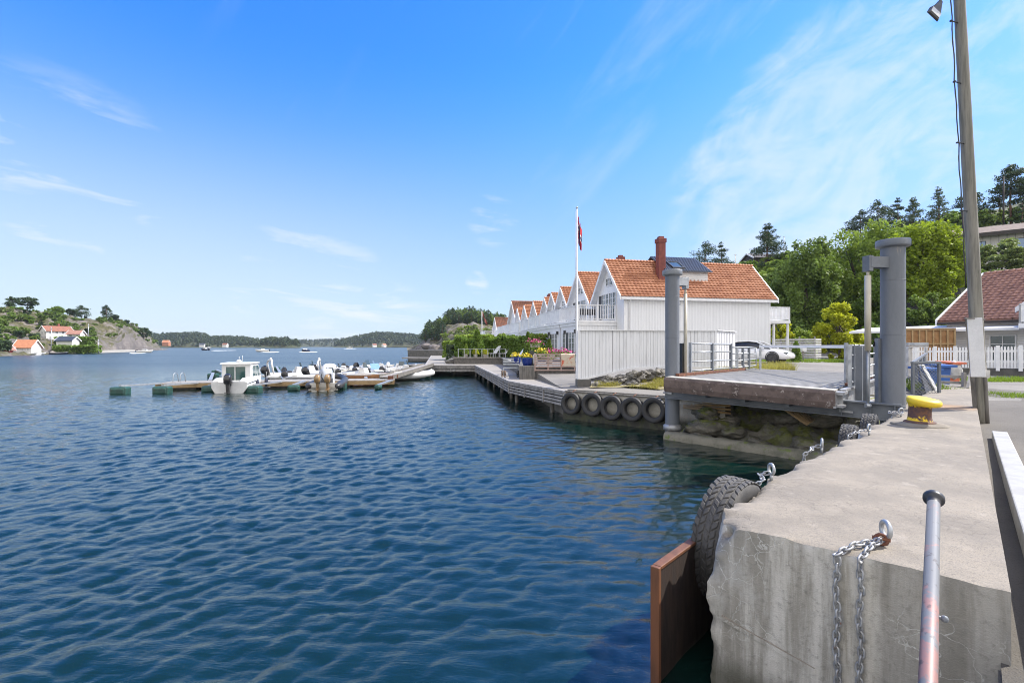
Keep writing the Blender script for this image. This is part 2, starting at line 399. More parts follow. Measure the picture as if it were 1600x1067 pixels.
M('orange_bin', (.55, .14, .06), (.45, .11, .05), 3, .5); M('blue_bin', (.02, .1, .36), (.02, .08, .28), 3, .45)
M('green_float', (.02, .075, .06), (.015, .05, .042), 4, .5, .3, 20, .01, c3=(.04, .05, .03), s3=5, t3=.6)
M('gel_white', (.66, .66, .65), (.58, .58, .57), 3, .25, coat=.3); M('gel_cream', (.7, .68, .62), (.6, .58, .53), 3, .35)
M('tube_grey', (.22, .23, .25), (.17, .18, .2), 3, .5); M('tube_white', (.72, .72, .71), (.62, .62, .62), 3, .45); M('tube_black', (.03, .03, .034), (.05, .05, .05), 3, .45)
M('hull_navy', (.02, .025, .05), (.03, .035, .06), 3, .35); M('hull_wood', (.3, .13, .04), (.22, .09, .03), 5, .4)
M('cover_grey', (.4, .43, .48), (.3, .33, .38), 6, .8, .4, 20, .02); M('seat_dark', (.04, .04, .045), None, 5, .6)
M('motor_black', (.012, .012, .014), (.02, .02, .022), 5, .25, coat=.4); M('motor_copper', (.3, .2, .1), (.2, .13, .07), 5, .3)
M('car_white', (.8, .8, .8), (.77, .77, .77), 2, .22, coat=.7); M('car_black', (.012, .013, .015), None, 4, .15, coat=.5); M('rim', (.08, .08, .085), None, 5, .3, metal=.6)
M_glass('glass'); M_glass('glass_green', (.02, .045, .042)); M_glass('glass_blue', (.1, .17, .28))
M('flag_red', (.5, .02, .03), None, 8, .8); M('flag_white', (.75, .75, .75), None, 8, .8); M('flag_blue', (.01, .02, .12), None, 8, .8)
M('flower_pink', (.7, .1, .32), (.55, .06, .25), 20, .7); M('flower_yellow', (.75, .6, .04), (.6, .5, .03), 20, .7)
M('rug', (.55, .47, .36), (.5, .42, .32), 9, .9, c3=(.5, .12, .07), s3=5, t3=.55); M('pot_blue', (.01, .03, .2), None, 4, .3); M('pot_pale', (.5, .46, .42), None, 4, .7)
M('red_paint', (.4, .05, .04), None, 4, .6); M('cream_paint', (.7, .62, .4), None, 4, .6); M('dark_stain', (.03, .025, .022), (.045, .035, .03), 5, .7)
M('felt_brown', (.17, .125, .1), (.13, .1, .085), 3, .9, .4, 60)
M('foam', (.75, .78, .8), (.5, .58, .65), 3, .7)
M('cable', (.02, .02, .022), None, 5, .5); M('lamp_grey', (.06, .06, .062), (.05, .05, .052), 4, .5); M('lamp_glass', (.5, .5, .45), None, 4, .25)
M('concrete_pale', (.42, .4, .36), (.33, .31, .28), 3, .85, .5, 50, .006, c3=(.2, .19, .17), s3=4, t3=.62)
M('concrete_dark', (.13, .125, .115), (.085, .085, .08), 3, .9, .7, 30, .02, c3=(.2, .19, .17), s3=6, t3=.62)
M('concrete_wet', (.2, .185, .14), (.11, .108, .075), 3, .8, .7, 30, .02, c3=(.12, .15, .04), s3=4, t3=.55)
M('stone_wall', (.15, .14, .13), (.095, .09, .086), 5, .9, .9, 12, .04)
M_rock('hill_rock', (.225, .195, .17), (.125, .11, .098), (.1, .095, .03), .13, .62, .42, .9)
M_rock('hill_green', (.055, .07, .026), (.035, .048, .018), (.11, .095, .045), .12, .5, .5, .5)
M_rock('shore_rock', (.2, .175, .16), (.12, .11, .105), None, .25, bd=.2)
M_rock('grey_rock', (.24, .225, .2), (.12, .112, .1), (.07, .08, .03), 1.6, .7, .55, .05)
M_rock('mossy_rock', (.27, .25, .2), (.13, .125, .1), (.21, .23, .055), 1.3, .57, .46, .06)
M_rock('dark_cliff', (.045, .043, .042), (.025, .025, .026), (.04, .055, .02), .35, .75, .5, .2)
M_leaf('pine', (.045, .075, .034), .5, .15); M_leaf('spruce', (.05, .085, .046), .5, .15); M_leaf('leaf_mid', (.145, .225, .045), .5); M_leaf('leaf_dark', (.135, .2, .045), .5)
M_leaf('leaf_lime', (.215, .285, .028), .45, .45); M_leaf('leaf_yellow', (.36, .385, .03), .4, .45); M_leaf('leaf_light', (.215, .295, .055), .45); M_leaf('leaf_far', (.06, .085, .045), .45, .15)
M_leaf('leaf_pale', (.18, .23, .085), .4, .3); M_leaf('leaf_blue', (.09, .13, .08), .45, .2)
M_leaf('grass_blade', (.3, .28, .085), .5, .35); M_leaf('grass_green', (.17, .25, .035), .5, .35)
M('bark', (.1, .08, .065), (.06, .05, .04), 6, .9, .8, 20, .02, sc=(2, 2, .4)); M('bark_pine', (.16, .085, .05), (.1, .06, .04), 5, .9, .8, 20, .02, sc=(2, 2, .4))
# ------------------------------------------------------------ special materials
def mat_water():
    m, g, b, v, o = new_mat('water')
    g.put(b, 'Base Color', g.mix(g.ramp(g.noise(v, .06, 3), .3, .7), (.0022, .0135, .0115), (.003, .0165, .0132)))
    b.inputs['IOR'].default_value = 1.42; b.inputs['Specular IOR Level'].default_value = 1.
    v1 = g.mapping(v, (.55, 1.3, 1), (0, 0, R(-14))); v2 = g.mapping(v, (.5, 1.5, 1), (0, 0, R(16)))
    h = g.math('ADD', g.math('MULTIPLY', g.noise(v1, 3.2, 4, .6, .4), .5), g.math('MULTIPLY', g.noise(v2, 7.5, 5, .68, .8), .34))
    sep = g.node('ShaderNodeSeparateXYZ'); g.put(sep, 0, v)
    far = g.ramp(sep.outputs[1], 25, 90); g.put(b, 'Roughness', g.ramp(sep.outputs[1], 12, 75, .03, .24))
    h2 = g.math('MULTIPLY', g.noise(g.mapping(v, (.35, 1.2, 1), (0, 0, R(-8))), .9, 5, .65, .5), g.math('MULTIPLY', far, 5.5))
    calm = g.ramp(g.noise(g.mapping(v, (.02, .05, 1)), 1., 3), .35, .65, .55, 1.2)
    lee = g.ramp(sep.outputs[0], -3.5, 3., 1., .38)
    bump(g, b, g.math('MULTIPLY', g.math('ADD', g.math('MULTIPLY', h, lee), h2), calm), .7, .06)
mat_water()
def mat_quay():
    m, g, b, v, o = new_mat('quay_concrete')
    sep = g.node('ShaderNodeSeparateXYZ'); g.put(sep, 0, v); x, y, z = sep.outputs
    gm = g.node('ShaderNodeNewGeometry'); ns = g.node('ShaderNodeSeparateXYZ'); g.put(ns, 0, gm.outputs['Normal'])
    top = g.ramp(ns.outputs[2], .35, .75)
    n1 = g.noise(v, 1.3, 8, .65); n2 = g.noise(v, 26, 6, .7); n3 = g.noise(v, 110, 3, .6)
    ctop = g.mix(g.ramp(n1, .35, .65), (.275, .24, .19), (.195, .172, .14))
    ctop = g.mix(g.math('MULTIPLY', g.ramp(n3, .48, .62), .75), ctop, (.16, .145, .125))
    ctop = g.mix(g.math('MULTIPLY', g.ramp(g.noise(v, 48, 3, .7), .58, .66), .6), ctop, (.12, .108, .09))
    ctop = g.mix(g.math('MULTIPLY', g.ramp(g.noise(v, 4.5, 7, .7), .56, .7), .4), ctop, (.4, .36, .3))
    streak = g.noise(g.mapping(v, (2.6, 2.6, .22)), 1.5, 7, .65, .3)
    cs = g.mix(g.ramp(streak, .42, .58), (.52, .50, .455), (.27, .255, .22))
    cs = g.mix(g.math('MULTIPLY', g.ramp(n2, .5, .7), .45), cs, (.12, .115, .1))
    cs = g.mix(g.math('MULTIPLY', g.ramp(g.noise(v, 3.3, 6, .6), .55, .7), .55), cs, (.42, .41, .38))
    # darker, weathered right half of the front face beyond the pour joint, rust-brown strip under the edge
    uu = g.math('ADD', g.math('MULTIPLY', g.math('SUBTRACT', x, 2.74), -.729), g.math('MULTIPLY', g.math('SUBTRACT', y, 2.654), .684))
    wob = g.math('ADD', uu, g.math('MULTIPLY', g.noise(v, 2.2, 5), .18))
    cs = g.mix(g.math('MULTIPLY', g.ramp(wob, .92, .82), .55), cs, (.17, .158, .134))
    # hairline map cracks
    vo = g.node('ShaderNodeTexVoronoi', feature='DISTANCE_TO_EDGE'); vo.inputs['Scale'].default_value = 7
    nv = g.node('ShaderNodeTexNoise'); g.put(nv, 0, v); nv.inputs['Scale'].default_value = 5; nv.inputs['Detail'].default_value = 5
    g.put(vo, 'Vector', g.mix(.22, v, nv.outputs['Color']))
    ck = g.math('MULTIPLY', g.ramp(vo.outputs['Distance'], .02, .003), g.ramp(g.noise(v, 1.1, 3), .44, .56))
    cs = g.mix(g.math('MULTIPLY', ck, .7), cs, (.6, .59, .55))
    ctop = g.mix(g.math('MULTIPLY', ck, .45), ctop, (.14, .12, .1))
    ctop = g.mix(g.math('MULTIPLY', g.ramp(g.noise(v, 2.1, 7, .7, .5), .57, .68), .5), ctop, (.17, .15, .125))
    # green-brown tide stain low down
    cs = g.mix(g.math('MULTIPLY', g.ramp(g.math('ADD', z, g.math('MULTIPLY', n1, .3)), .5, .25), .8), cs, (.045, .045, .028))
    col = g.mix(top, cs, ctop)
    # rust washed out of the bollard foot
    dv = g.vmath('DISTANCE', v, tuple(Q(6.9, .72, 1.3))).outputs['Value']
    rs = g.math('MULTIPLY', g.ramp(g.math('ADD', dv, g.math('MULTIPLY', g.noise(v, 5, 6), .5)), 1.15, .45), .62)
    col = g.mix(rs, col, (.36, .21, .095))
    g.put(b, 'Base Color', col); b.inputs['Roughness'].default_value = .9
    h = g.math('ADD', g.math('MULTIPLY', n2, .6), g.math('ADD', g.math('MULTIPLY', n3, .35), g.math('MULTIPLY', ck, -.25)))
    bump(g, b, h, .75, .012)
mat_quay()
def mat_ground(name, a, b_, speck, sc, extra=None):
    m, g, b, v, o = new_mat(name)
    n1 = g.noise(v, .35, 7, .62); n2 = g.noise(v, sc, 4, .7); n3 = g.noise(v, 2.6, 7, .7)
    col = g.mix(g.ramp(n1, .36, .64), a, b_)
    col = g.mix(g.math('MULTIPLY', g.ramp(n3, .52, .68), .5), col, tuple(q * .62 for q in a))
    col = g.mix(g.math('MULTIPLY', g.ramp(n2, .5, .68), .6), col, speck)
    if extra:
        col = g.mix(g.ramp(g.noise(v, .8, 6, .6), .53, .62), col, extra)
    g.put(b, 'Base Color', col); b.inputs['Roughness'].default_value = .92
    bump(g, b, g.math('ADD', n2, g.math('MULTIPLY', n3, .5)), .7, .02)
mat_ground('asphalt', (.14, .128, .11), (.10, .092, .08), (.05, .046, .042), 60)
mat_ground('gravel', (.22, .207, .184), (.16, .15, .136), (.08, .076, .07), 26)
mat_ground('grass_soil', (.24, .21, .1), (.28, .235, .14), (.12, .12, .05), 20)
def mat_bollard():
    m, g, b, v, o = new_mat('bollard_paint')
    sep = g.node('ShaderNodeSeparateXYZ'); g.put(sep, 0, v)
    n = g.noise(v, 7, 8, .7, .4)
    mid = g.math('ABSOLUTE', g.math('SUBTRACT', sep.outputs[2], .215))
    bare = g.math('MAXIMUM', g.ramp(g.math('ADD', n, g.math('MULTIPLY', mid, -1.9)), .27, .31), g.ramp(sep.outputs[2], .09, .07))
    rust = g.mix(g.ramp(g.noise(v, 18, 6), .4, .65), (.085, .05, .05), (.15, .075, .045))
    col = g.mix(bare, (.72, .50, .012), rust)
    col = g.mix(g.math('MULTIPLY', g.ramp(g.noise(v, 30, 5), .6, .7), .5), col, (.3, .13, .03))
    g.put(b, 'Base Color', col); g.put(b, 'Roughness', g.ramp(bare, 0, 1, .5, .85)); bump(g, b, g.noise(v, 30, 5), .4, .006)
mat_bollard()
def mat_pipe():
    m, g, b, v, o = new_mat('worn_pipe')
    n = g.noise(g.mapping(v, (1, 1, 1)), 9, 7, .7, .6); pz = g.node('ShaderNodeSeparateXYZ'); g.put(pz, 0, v)
    col = g.mix(g.ramp(g.math('SUBTRACT', n, g.math('MULTIPLY', pz.outputs[2], .45)), .57, .66), (.15, .155, .165), (.27, .15, .135))
    col = g.mix(g.math('MULTIPLY', g.ramp(g.noise(v, 30, 5), .58, .66), .7), col, (.07, .06, .06))
    g.put(b, 'Base Color', col); b.inputs['Roughness'].default_value = .55; b.inputs['Metallic'].default_value = .15
    bump(g, b, n, .3, .003)
mat_pipe()

# ------------------------------------------------------------ water
def build_water():
    na, nr_ = 1150, 760
    th = np.linspace(R(-76), R(52), na); rr = 2.2 * np.exp(np.linspace(0, math.log(70 / 2.2), nr_))
    T, Rr = np.meshgrid(th, rr, indexing='ij'); X = Rr * np.sin(T); Y = Rr * np.cos(T); Z = np.zeros_like(X)
    rs = np.random.RandomState(11); DX = np.zeros_like(X); DY = np.zeros_like(X)
    calm = 1 / (1 + np.exp(-(-(X + .02 * Y) * .45 + .7)))            # lee of the quay and houses
    calm2 = .30 + .70 * calm
    for i in range(46):
        lam = .15 * (10 ** (i / 45 * .88)); k = 2 * math.pi / lam
        ang = R(-68 + rs.normal() * 36); dx, dy = math.cos(ang), math.sin(ang)
        a = .0052 * lam * rs.uniform(.6, 1.4); ph = rs.uniform(0, 6.28)
        if lam > .6: a *= .55
        if lam < .42: a *= 1.3
        p = k * (dx * X + dy * Y) + ph + .9 * np.sin(.35 * (dy * X - dx * Y) + ph * 3)
        fall = np.clip((lam * 300 - Rr * 3) / 40, 0, 1) * (calm2 if lam < 1.5 else .5 + .5 * calm)
        cusp = i % 2 == 0 and lam > .22
        Z += a * fall * ((1.1 - 2.0 * np.sqrt(np.sin(p / 2 - math.pi / 4) ** 2 + .012)) if cusp else np.sin(p)); DX += -a * fall * dx * np.cos(p) * 1.4; DY += -a * fall * dy * np.cos(p) * 1.4
    fade = np.clip((70 - Rr) / 18, 0, 1) * np.clip((T - th[0]) / .12, 0, 1) * np.clip((th[-1] - T) / .08, 0, 1) * np.clip((Rr - 2.2) / .4, 0, 1); Z *= fade; X = X + DX * fade; Y = Y + DY * fade
    v = np.stack([X, Y, Z], -1).reshape(-1, 3)
    i, j = np.meshgrid(np.arange(na - 1), np.arange(nr_ - 1), indexing='ij'); i = i.ravel(); j = j.ravel()
    f = np.stack([i * nr_ + j, i * nr_ + j + 1, (i + 1) * nr_ + j + 1, (i + 1) * nr_ + j], 1).astype(np.int32)
    # far water and the rest of the disc
    base = len(v); ex, fx = [], []
    far = list(range(0, na, 8)); far[-1] = na - 1; rings = [70, 120, 220, 420, 900, 2000, 7000]
    for q in far:
        for r_ in rings: ex.append((r_ * math.sin(th[q]), r_ * math.cos(th[q]), 0))
    nq = len(rings)
    for a in range(len(far) - 1):
        for b_ in range(nq - 1): fx.append((base + a * nq + b_, base + a * nq + b_ + 1, base + (a + 1) * nq + b_ + 1, base + (a + 1) * nq + b_))
    b2 = base + len(ex); rest = np.linspace(R(52), R(284), 40)
    for t in rest:
        for r_ in (2.2, 70, 7000): ex.append((r_ * math.sin(t), r_ * math.cos(t), 0))
    for a in range(39):
        for b_ in range(2): fx.append((b2 + a * 3 + b_, b2 + a * 3 + b_ + 1, b2 + (a + 1) * 3 + b_ + 1, b2 + (a + 1) * 3 + b_))
    v = np.concatenate([v, np.array(ex)]); f = np.concatenate([f, np.array(fx, np.int32)])
    me = bpy.data.meshes.new('water'); n = len(f)
    me.vertices.add(len(v)); me.vertices.foreach_set('co', v.reshape(-1))
    me.loops.add(4 * n); me.loops.foreach_set('vertex_index', f.reshape(-1))
    me.polygons.add(n); me.polygons.foreach_set('loop_start', np.arange(0, 4 * n, 4, dtype=np.int32)); me.polygons.foreach_set('loop_total', np.full(n, 4, np.int32))
    me.polygons.foreach_set('use_smooth', np.ones(n, bool)); me.update(calc_edges=True); me.materials.append(MATS['water'])
    o = bpy.data.objects.new('water', me); COL.objects.link(o); tag(o, 'dark blue rippled fjord water filling the left half of the photo', 'water', None, 'structure')
build_water()

# ------------------------------------------------------------ ground on the quay side
CP = [(10.5, 10.7, .9), (5, 4, .85), (8.5, 6, .9), (3.5, 2, .85), (14, 14, 1.0), (18, 15, 1.0), (20, 20, 1.15), (24, 24, 1.2), (28, 26, 1.35), (40, 28, 1.6), (2.3, 18.2, .96), (5.4, 15.2, .96), (7.3, 15.8, .97),
      (3.6, 19.3, 1.15), (6.8, 19, 1.35), (9.5, 19.0, 1.52), (10.5, 18.2, 1.6), (13, 16.5, 1.55), (12, 14.5, 1.2), (13, 22, 1.6), (16, 30, 1.62), (10, 30, 1.5), (20, 35, 1.62), (26, 45, 1.75), (10, 45, 1.5), (2, 26, 1.3), (0, 50, 1.3), (-8, 90, 1.3), (45, 60, 2.2)]
def ground_z(x, y):
    s = w = 0
    for a, b, z in CP:
        k = 1 / (((x - a) ** 2 + (y - b) ** 2) ** 1.35 + .02); s += k * z; w += k
    return s / w
def inside(p, poly):
    x, y = p; c = False; j = len(poly) - 1
    for i in range(len(poly)):
        (xi, yi), (xj, yj) = poly[i], poly[j]
        if (yi > y) != (yj > y) and x < (xj - xi) * (y - yi) / (yj - yi) + xi: c = not c
        j = i
    return c
def sheet(name, poly, step, matname, zf, lift=0., skirt=-1.2):
    """triangulated sheet over a polygon, following zf, with a skirt down its border"""
    n = len(poly); pts = []
    for i in range(n):
        a, b = Vector(poly[i]), Vector(poly[(i + 1) % n]); k = max(1, int((b - a).length / step))
        for q in range(k): pts.append(a.lerp(b, q / k))
    nb = len(pts); edges = [(i, (i + 1) % nb) for i in range(nb)]
    x0, x1 = min(p[0] for p in poly), max(p[0] for p in poly); y0, y1 = min(p[1] for p in poly), max(p[1] for p in poly)
    bd = np.array([tuple(p) for p in pts]); yy = y0; r_ = random.Random(3)
    while yy < y1:
        xx = x0
        while xx < x1:
            p = (xx + r_.uniform(-.2, .2) * step, yy + r_.uniform(-.2, .2) * step)
            if inside(p, poly) and np.min(np.hypot(bd[:, 0] - p[0], bd[:, 1] - p[1])) > step * .45: pts.append(Vector(p))
            xx += step
        yy += step
    from mathutils.geometry import delaunay_2d_cdt
    vs, es, fs, *_ = delaunay_2d_cdt(pts, edges, [list(range(nb))], 1, 1e-5)
    mb = MB(); mb.add([(v.x, v.y, zf(v.x, v.y) + lift) for v in vs], [tuple(f) for f in fs], 0, True)
    if skirt is not None:
        o = len(mb.v); b3 = [(p.x, p.y, zf(p.x, p.y) + lift) for p in pts[:nb]]
        mb.add(b3 + [(p[0], p[1], skirt) for p in b3], [(i, nb + i, nb + (i + 1) % nb, (i + 1) % nb) for i in range(nb)])
    return mb.build(name, matname)
near = [tuple(Q(u, w)[:2]) for u, w in ((14, .35), (8, .6), (3, .6), (.2, .5), (.02, .05), (-1.5, .1), (-4, .1), (-9, .1))]
GP = [(2.15, 17.95), (5.5, 15.0), (7.3, 15.4), (9.2, 15.2), (10.6, 14.0)] + near + [(20, -7), (75, 20), (70, 70), (40, 95), (-6, 98), (-12, 93), (-6, 60), (-3.3, 50), (-.7, 44.5), (.8, 31), (1.2, 25), (1.8, 20)]
o = sheet('gravel_ground', GP, 1.6, 'gravel', ground_z); tag(o, 'pale gravel yard behind the ferry ramp', 'ground', None, 'structure')
PV = [tuple(Q(u, w)[:2]) for u, w in ((19, .3), (8, .4), (3, .4), (.2, .3), (.03, .04), (-4, .09), (-8.8, .09))] + [(16, -3), (26, 6), (22, 13.5), (19.5, 16.5)]
o = sheet('quay_pavement', PV, 1.2, 'asphalt', ground_z, .045, None); tag(o, 'worn grey beige asphalt beside the concrete quay', 'pavement', None, 'structure')

# ------------------------------------------------------------ terrain: hills round the inlet
def terrain(name, ts, ds, fn, mats, mi=None, smooth=True):
    mb = MB(); mb.grid(lambda t, k: fn(t, k), ts, ds, 0, smooth); o = mb.build(name, mats)
    return o
def interp(x, tab):
    if x <= tab[0][0]: return tab[0][1]
    for (a, b), (c, d) in zip(tab, tab[1:]):
        if x <= c: return b + (d - b) * (x - a) / (c - a)
    return tab[-1][1]
LS = [(-700, 105), (-250, 112), (0, 128), (100, 170), (180, 225), (252, 345), (262, 370)]        # distance of the far shore per bearing
LT = [(-700, 440), (-200, 462), (0, 484), (30, 484), (60, 485), (100, 491), (130, 494), (160, 498), (190, 503), (208, 509), (222, 518), (235, 530), (246, 539), (252, 545), (262, 546)]
def left_pt(px, k):
    d0 = interp(px, LS); d1 = d0 + interp(px, [(-700, 120), (100, 85), (200, 60), (262, 25)])
    d = d0 - 3 + (d1 - d0) * k
    top = max(0, (HY - interp(px, LT)) * d1 / F + CZ)
    tt = max(0, min(1, k * 1.0))
    # boathouse flat by the shore on the far left, then the slope; steep cliff toward the point
    fl = interp(px, [(0, .22), (110, .2), (150, .05), (262, .0)])
    e = max(0, (tt - fl) / (1 - fl)); ex = interp(px, [(0, .95), (130, .9), (200, .62), (262, .6)])
    z = (top - 1.0) * e ** ex + min(1, tt / .06) * 1.2 - .4
    if k > 1: z = top + .2 - (k - 1) * top * .35
    x = (px - CX) / F * d
    z += (fb(x * .04, d * .04, 0, 1) * 3.2 + fb(x * .15, d * .15, 4, 1) * 1.6 + abs(fb(x * .4, d * .4, 2)) * .8) * min(1, tt * 6) * min(1, top / 8)
    return Vector((x, d, z))
pxs = lin(-700, 262, 190)
hill = terrain('rocky_hill', pxs, [0, .02, .04, .06, .09] + lin(.12, 1.0, 52) + [1.15, 1.4, 1.9], left_pt, 'hill_rock'); tag(hill, 'bare rocky hill across the water at left', 'hill', None, 'structure')
def left_surface(px, k): return left_pt(px, k)

def right_pt(px, k):
    d0 = interp(px, [(1000, 95), (1150, 72), (1240, 60), (1400, 50), (1500, 42), (1600, 44), (2100, 40)])
    d1 = interp(px, [(1000, 150), (1150, 125), (1300, 112), (1500, 118), (2100, 120)])
    ty = interp(px, [(1000, 520), (1100, 465), (1150, 440), (1172, 424), (1200, 413), (1240, 409), (1262, 404), (1330, 392), (1400, 372), (1470, 350), (1530, 333), (1600, 318), (1800, 300), (2100, 290)])
    top = CZ + (HY - ty) * d1 / F; d = d0 + (d1 - d0) * k
    z = 1.4 + (top - 1.4) * min(1, k) ** interp(px, [(1000, .8), (1440, .66), (1490, 1.0), (2100, 1.0)])
    if k > 1: z = top - (k - 1) * 6
    x = (px - CX) / F * d
    z += (fb(x * .07, d * .07, 3) * 1.6 + abs(fb(x * .25, d * .25, 5)) * .9) * min(1, max(0, k) * 3) * (1 if k < .9 else .6)
    if k <= 0: z = 1.2
    return Vector((x, d, z))
o = terrain('wooded_hillside', lin(980, 2100, 90), lin(0, 1, 44) + [1.2, 1.7, 2.6], right_pt, 'hill_green'); tag(o, 'steep wooded slope behind the houses', 'hill', None, 'structure')
# promontory beyond the row of houses
def prom_pt(px, k):
    d0 = interp(px, [(640, 330), (668, 235), (720, 200), (800, 190), (900, 190)]); d1 = d0 + interp(px, [(640, 25), (668, 60), (720, 90), (900, 110)])
    ty = interp(px, [(640, 541.5), (655, 538), (665, 527), (675, 516), (690, 507), (715, 500), (740, 500), (770, 508), (800, 512), (900, 505)])
    top = CZ + (HY - ty) * d1 / F; d = d0 + (d1 - d0) * k
    z = -.4 + (top + .4) * min(1, max(0, k)) ** .62
    if k > 1: z = top - (k - 1) * 12
    x = (px - CX) / F * d
    z += (fb(x * .06, d * .06, 1) * 2.2 + fb(x * .22, d * .22, 7) * 1.3) * min(1, k * 5) * min(1, top / 6)
    return Vector((x, d, z))
o = terrain('rocky_promontory', lin(636, 900, 90), [0, .03, .06, .1] + lin(.14, 1, 34) + [1.2, 1.7], prom_pt, 'hill_rock'); tag(o, 'rocky promontory with pines beyond the house row', 'headland', None, 'structure')
def ridge(name, lab, tab, d0, depth, matname, seed):
    def fn(px, k):
        top = CZ + (HY - interp(px, tab)) * (d0 + depth * .5) / F
        d = d0 + depth * k; x = (px - CX) / F * d
        z = -1 + (top + 1) * math.sin(min(1, k * 1.0) * math.pi) ** .55 if 0 < k < 1 else -1
        z += fb(x * .008 + seed, d * .008, 0) * top * .12
        return Vector((x, d, z))
    a, b = tab[0][0], tab[-1][0]
    o = terrain(name, lin(a, b, 120), [0, .03, .08, .16, .26, .38, .5, .65, .8, 1], fn, matname); tag(o, lab, 'hill', None, 'structure'); return fn
RG = []
RG.append((ridge('far_hill', 'far dark green hill behind the left point', [(170, 535), (245, 527), (275, 526), (305, 524.5), (335, 531), (370, 530.5), (395, 534), (425, 537), (440, 541)], 900, 420, 'hill_green', 1), 170, 440))
RG.append((ridge('low_islet', 'low brown rocky islet in the middle of the far shore', [(396, 541), (410, 537), (425, 535), (440, 534), (455, 535), (462, 538), (470, 541)], 760, 120, 'hill_green', 2), 396, 470))
RG.append((ridge('far_mid_hill', 'pale far hill at the mouth of the inlet', [(440, 540), (470, 534), (500, 533), (540, 531), (580, 532), (640, 535)], 1700, 500, 'hill_green', 3), 440, 640))
RG.append((ridge('far_wooded_hill', 'far wooded hill left of the promontory', [(520, 540), (545, 532), (570, 527), (590, 523.5), (610, 524), (635, 526), (655, 528), (690, 530), (740, 534)], 1050, 420, 'hill_green', 4), 520, 740))
def forest(name, lab, spots, hs, seed):
    """a far-off wood that reads as one mass: many small uneven crowns in one object"""
    r_ = random.Random(seed); pts = []; 
    rs = np.random.RandomState(seed); allp = []
    for (p, h) in spots:
        n = 34; q = rs.uniform(0, 1, n); a = rs.uniform(0, 6.28, n); rad = h * .36 * np.sqrt(rs.uniform(0, 1, n)) * (1.05 - q * .75)
        allp.append(np.stack([p[0] + rad * np.cos(a), p[1] + rad * np.sin(a), p[2] + h * q], 1))
    allp = np.concatenate(allp); o = leaf_obj(name, allp, hs, 'leaf_far', None, .7, .2, None, seed); tag(o, lab, 'forest', None, 'stuff')
for i, (fn, a, b) in enumerate(RG):
    n = [1900, 260, 900, 1700][i]; sp = []
    for _ in range(n):
        px = rnd.uniform(a + 3, b - 3); k = rnd.uniform(.015, .52)
        p = fn(px, k)
        if p.z > 3: sp.append((p + Vector((0, 0, -1)), rnd.uniform(3.5, 11)))
    forest('far_forest', ['dark wood covering the far hill behind the left point', 'scattered trees on the low brown islet', 'hazy wood on the distant hill at the inlet mouth', 'dark wood on the far hill left of the promontory'][i], sp, 1.5 if i != 2 else 2.0, 40 + i)
# ------------------------------------------------------------ concrete quay in the foreground
def quay():
    t = thing('concrete_quay', 'massive weathered concrete quay block with chipped edge in the foreground', 'quay', tuple(Q(0, 0, 0)))
    ZT = 1.3
    wl = [(0, 1.67), (.25, 1.68), (1, 1.68), (3.3, 1.67), (5, 1.48), (7.5, 1.34), (8.6, 1.3), (10, 1.28), (14, 1.1), (19, .7)]
    def wm(u): return interp(u, wl)
    def disp(u, w, z):
        W_ = wm(u); p = Q(u, w, z)
        dl = max(0, W_ - w); dt = max(0, ZT - z); df = max(0, u)
        # chipped top-left arris, top-front arris, left-front corner
        ch = max(0, fb(u * 1.7, 3.3, z, 1.0, 5) * .9 + .35)
        e1 = math.hypot(dl, dt); s1 = (ch * .17 + max(0, fb(u * 7, 1.1, z * 4, 1.0, 4)) * .07) * math.exp(-e1 / .10) * (1 if u < 8.6 else .3)
        e2 = math.hypot(df, dt); s2 = max(0, fb(9.1, w * 2.3, z * .5, 1.6, 5) + .1) * .055 * math.exp(-e2 / .05)
        e3 = math.hypot(dl, df); s3 = (max(0, fb(2.2, 5.5, z * 1.6, 1.3, 5) + .35) * .12 + max(0, fb(3, 2, z * 6, 1.2, 4)) * .06) * math.exp(-e3 / .09)
        e4 = math.sqrt(dl * dl + df * df + dt * dt); s4 = .10 * math.exp(-e4 / .16)
        rgh = fb(p.x, p.y, p.z, 7, 4) * .004 + fb(p.x, p.y, p.z, 1.3, 3) * .006
        du = s2 * .6 + s3 * .7 + s4 * .8; dw = -(s1 * .7 + s3 * .7 + s4 * .8); dz = -(s1 * .75 + s2 * .6 + s4 * .9)
        return Q(u + du, w + dw, z + dz + (rgh if dt < .01 else 0)) + (QU * rgh if df < .01 else QW * 0)
    mb = MB(); uu = lin(0, 2.2, 80) + lin(2.25, 5, 60) + lin(5.1, 8.6, 50) + lin(8.8, 19, 30); ww = lin(0, 1, 64); zz = lin(-.9, 1.0, 60) + lin(1.02, ZT, 16)
    mb.grid(lambda u, k: disp(u, wm(u) * k, ZT), uu, ww)                         # top
    mb.grid(lambda k, z: disp(0, wm(0) * k, z), ww[::-1], zz)                    # front
    mb.grid(lambda u, z: disp(u, wm(u), z), uu[::-1], zz)                        # water side
    mb.grid(lambda u, z: disp(u, 0, z), uu, [.2, .6, .85, .95, 1.05, 1.15, 1.2, 1.25, 1.28, ZT])  # land side
    mb.build('concrete_block', 'quay_concrete', t)
    # formwork ledge low on the front face and a fine pour joint
    lb = MB(); lb.extr([(-.01, 0), (.007, .01), (.007, .04), (-.01, .055)], Q(-.001, 1.55, .54), -QU, (0, 0, 1), -QW * .62 + Vector((0, 0, -.12)))
    lb.build('formwork_ledge', 'quay_concrete', t)
    return t
quay()
